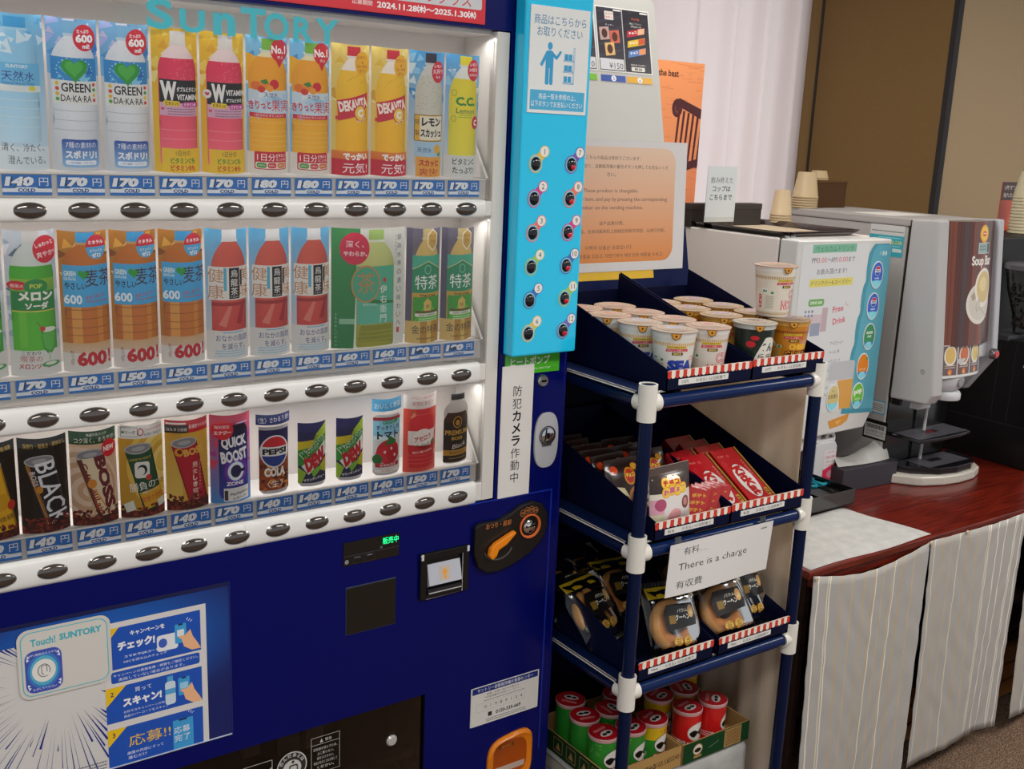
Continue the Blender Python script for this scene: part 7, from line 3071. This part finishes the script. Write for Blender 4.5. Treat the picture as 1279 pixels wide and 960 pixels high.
# stickers on the left side
a = Art(120, 92, '#35a3b4')
a.rect(0, 62, 120, 92, '#c9c9c7')
a.bars(4, 116, 72, 1, 6, '#5a5a5a', 2.4)
a.bars(30, 110, 54, 1, 6, '#a8dce4', 2)
a.t('0120-44-110', 74, 42, 12, '#d8d24a', 80, .03)
a.bars(20, 110, 30, 1, 6, '#a8dce4', 2)
a.rect(84, 14, 116, 24, '#c9d4d4')
sm(MB().art(a, lambda u, v, l: (SX0 - .0006 - l / 1000, .330 - u / 1000, 1.346 + v / 1000)).build('teal_sticker', 'glossy_print'))
a = Art(60, 42, '#4fa8c8')
a.rrect(4, 4, 56, 38, 3, '#c9c9c7')
a.bars(8, 52, 28, 4, 6, '#3a3a3a', 2)
sm(MB().art(a, lambda u, v, l: (SX0 - .0006 - l / 1000, .262 - u / 1000, .866 + v / 1000)).build('small_sticker', 'glossy_print'))
a = Art(86, 62, '#121212')
a.rect(4, 6, 82, 50, '#c4c2be')
for q in range(16):
    a.rect(12 + q * 4, 34, 14 + q * 4 + (q % 3) * .5, 47, '#1a1a1a')
a.t('SL50ESP-120', 43, 25, 8, '#4a4a4a', 62, .0)
a.bars(10, 76, 14, 1, 5, '#6a6a6a', 2)
sm(MB().art(a, lambda u, v, l: (SX0 - .0006 - l / 1000, .272 - u / 1000, .783 + v / 1000)).build('serial_label', 'glossy_print'))
sm(MB().box(SX0 + .008, .16, .905, SX0 + .02, .19, .925, '#0e0e0e').build('latch', 'plastic'))

# ---- things on the soup machine
cup_stack('cup_stack', 'tall stack of upside-down beige cups beside the curtain edge', 1.700, .625, ST + .0005, .029, .041, .082, 5, .008, '#b09a76')
BB = thing('brown_box', 'brown paper box behind the tall cup stack', 'box', (1.825, .655, ST))
mb = MB().box(-.075, -.035, 0, .075, .035, .086, '#4f3620')
mb.build('box_body', 'cardboard', BB, bevel=.002)
MB().box(-.0765, -.0365, .080, .0765, .0365, .088, '#583c24').build('box_lid', 'cardboard', BB, bevel=.002)
cup_stack('cup_stack', 'pair of upside-down cups standing on the brown box', 1.795, .655, ST + .0885, .024, .030, .026, 2, .005, '#a8926c')
o = thing('paper_sheet', 'loose white sheet lying on top of the soup machine', 'paper', (1.80, .36, ST))
MB().box(-.10, -.07, .0004, .10, .07, .0012, '#d9d5cf').build('sheet', 'printed_paper', o)

# ---- black coffee machine at the right
CM = thing('coffee_machine', 'tall black coffee machine cut off by the right picture edge', 'coffee machine', (2.45, .3, CT))
bpy.context.view_layer.update()
CMI = CM.matrix_world.inverted()


def cm(o, p=None):
    o.parent = p or CM
    if not p:
        o.matrix_parent_inverse = CMI
    return o


BK = '#0f0f11'
cm(MB().box(2.185, .020, CT, 2.80, .62, 1.075, BK).build('lower_body', 'plastic', bevel=.004))
cm(MB().box(2.235, .235, 1.075, 2.80, .62, 1.392, '#0c0c0d').build('upper_body', 'matte_plastic', bevel=.004))
for y in (.165, .110):
    cm(MB().box(2.1842, y, .80, 2.186, y + .0012, 1.06, '#33333a').build('side_groove', 'plastic'))
cm(MB().box(2.1842, .022, .795, 2.186, .55, .7975, '#2c2c32').build('side_step', 'plastic'))
cm(MB().box(2.178, .14, 1.068, 2.40, .235, 1.086, '#3a3a40').build('hopper_base', 'plastic', bevel=.003))
mb = MB().lathe([(.030, 1.086), (.040, 1.15), (.066, 1.23), (.078, 1.298)], '#ffffff', 36, (2.268, .145, 0), cap=False)
hp_ = cm(mb.build('bean_hopper', 'milky_plastic'))
cm(MB().lathe([(.079, 1.296), (.084, 1.298), (.084, 1.312), (.078, 1.316), (0, 1.318)], '#5a5a5e', 36, (2.268, .145, 0)).build('hopper_lid', 'plastic'), hp_)
mb = MB()
r = random.Random(6)
for _ in range(160):
    z = r.uniform(1.10, 1.25)
    rmax = .032 + (z - 1.1) / .15 * .026
    t = r.uniform(0, 2 * PI)
    q = rmax * math.sqrt(r.uniform(.5, 1))
    mb.lathe([(0, -.005), (.0035, -.003), (.0042, 0), (.0035, .003), (0, .005)], r.choice(['#3a2018', '#2a1610', '#4a2a1c']), 7, (2.268 + q * math.cos(t), .145 + q * math.sin(t), z), r.choice(['x', 'y', 'z']), cap=False)
o = cm(mb.build('coffee_beans', 'plastic'), hp_)
o['kind'] = 'stuff'
a = Art(60, 60)
a.t('CAFE', 30, 40, 10, '#d8d8d8', 30, .03)
a.rect(6, 8, 40, 16, '#d8d8d8')
cm(MB().art(a, lambda u, v, l: (2.1844 - l / 1000, .085 - u / 1000, .985 + v / 1000), clip=False).build('side_print', 'matte_plastic'))
# tall cup stack and the orange sign on it
cup_stack('cup_stack', 'tall cream paper cup tower on the coffee machine', 2.535, .345, 1.3925, .034, .050, .090, 12, .011, '#d2c6a4')
SG = thing('cup_poster', 'orange and brown sign leaning behind the cream cup tower', 'sign', (2.585, .44, 1.3925))
a = Art(120, 172, '#c8481c')
a.rect(0, 108, 120, 172, '#3f1712')
a.t('1杯ずつ', 52, 152, 17, '#ece2d4', 72, .02)
a.t('淹れたて', 50, 126, 17, '#ece2d4', 80, .02)
a.poly([(30, 0), (120, 0), (120, 80), (70, 60)], '#d85a24')
mb = MB().box(-.060, 0, 0, .060, .003, .172, '#c8481c').art(a, front(-.060, -.0005, 0))
mb.build('sign_plate', 'glossy_print', SG)
MB().box(-.04, .003, 0, .04, .05, .004, '#3f1712').build('sign_foot', 'plastic', SG)

# ---- orange poster stand behind the display board
PS = thing('poster_stand', 'orange poster with a brown rocking chair, standing behind the white board', 'poster', (1.27, .80, FLOOR))
a = Art(208, 1250)
a.rect(0, 0, 208, 1250, vgrad(900, '#d0604c', 1200, '#ee9860'))
r = random.Random(13)
for _ in range(70):
    x, y = r.uniform(0, 200), r.uniform(850, 1245)
    a.rect(x, y, x + r.uniform(15, 60), y + 1.2, r.choice(['#d0784a', '#dc9058', '#c86a48']))
a.t('the best', 58, 1214, 20, '#3a1c14', 84, .02)
CHR = '#4f2226'
a.ell(104, 1112, 22, 28, CHR)
a.ell(106, 1112, 13, 17, '#7a3a34')
a.ell(107, 1112, 7, 9, CHR)
a.poly([(92, 1132), (112, 1142), (208, 1112), (208, 1082), (120, 1114), (100, 1106)], CHR)
for q in range(6):
    x = 110 + q * 20
    a.poly([(x, 1110 - q * 5), (x + 9, 1108 - q * 5), (x - 4, 930), (x - 12, 930)], CHR)
a.poly([(84, 930), (208, 960), (208, 935), (90, 905)], CHR)
for q in range(3):
    a.line(120 + q * 10, 900, 200, 760 - q * 50, 9, CHR)
mb = MB().box(-.104, 0, .70, .104, .003, 1.965, '#c87048')
mb.art(a, lambda u, v, l: (-.104 + u / 1000, -.0006 - l / 1000, .715 + v / 1000))
mb.build('poster_sheet', 'printed_paper', PS)
MB().tube([(0, .012, .01), (0, .012, 1.95)], .008, '#9a9a9c', 12).build('stand_pole', 'brushed_metal', PS)
MB().box(-.16, -.02, 0, .16, .16, .012, '#333336').build('stand_base', 'plastic', PS, bevel=.003)
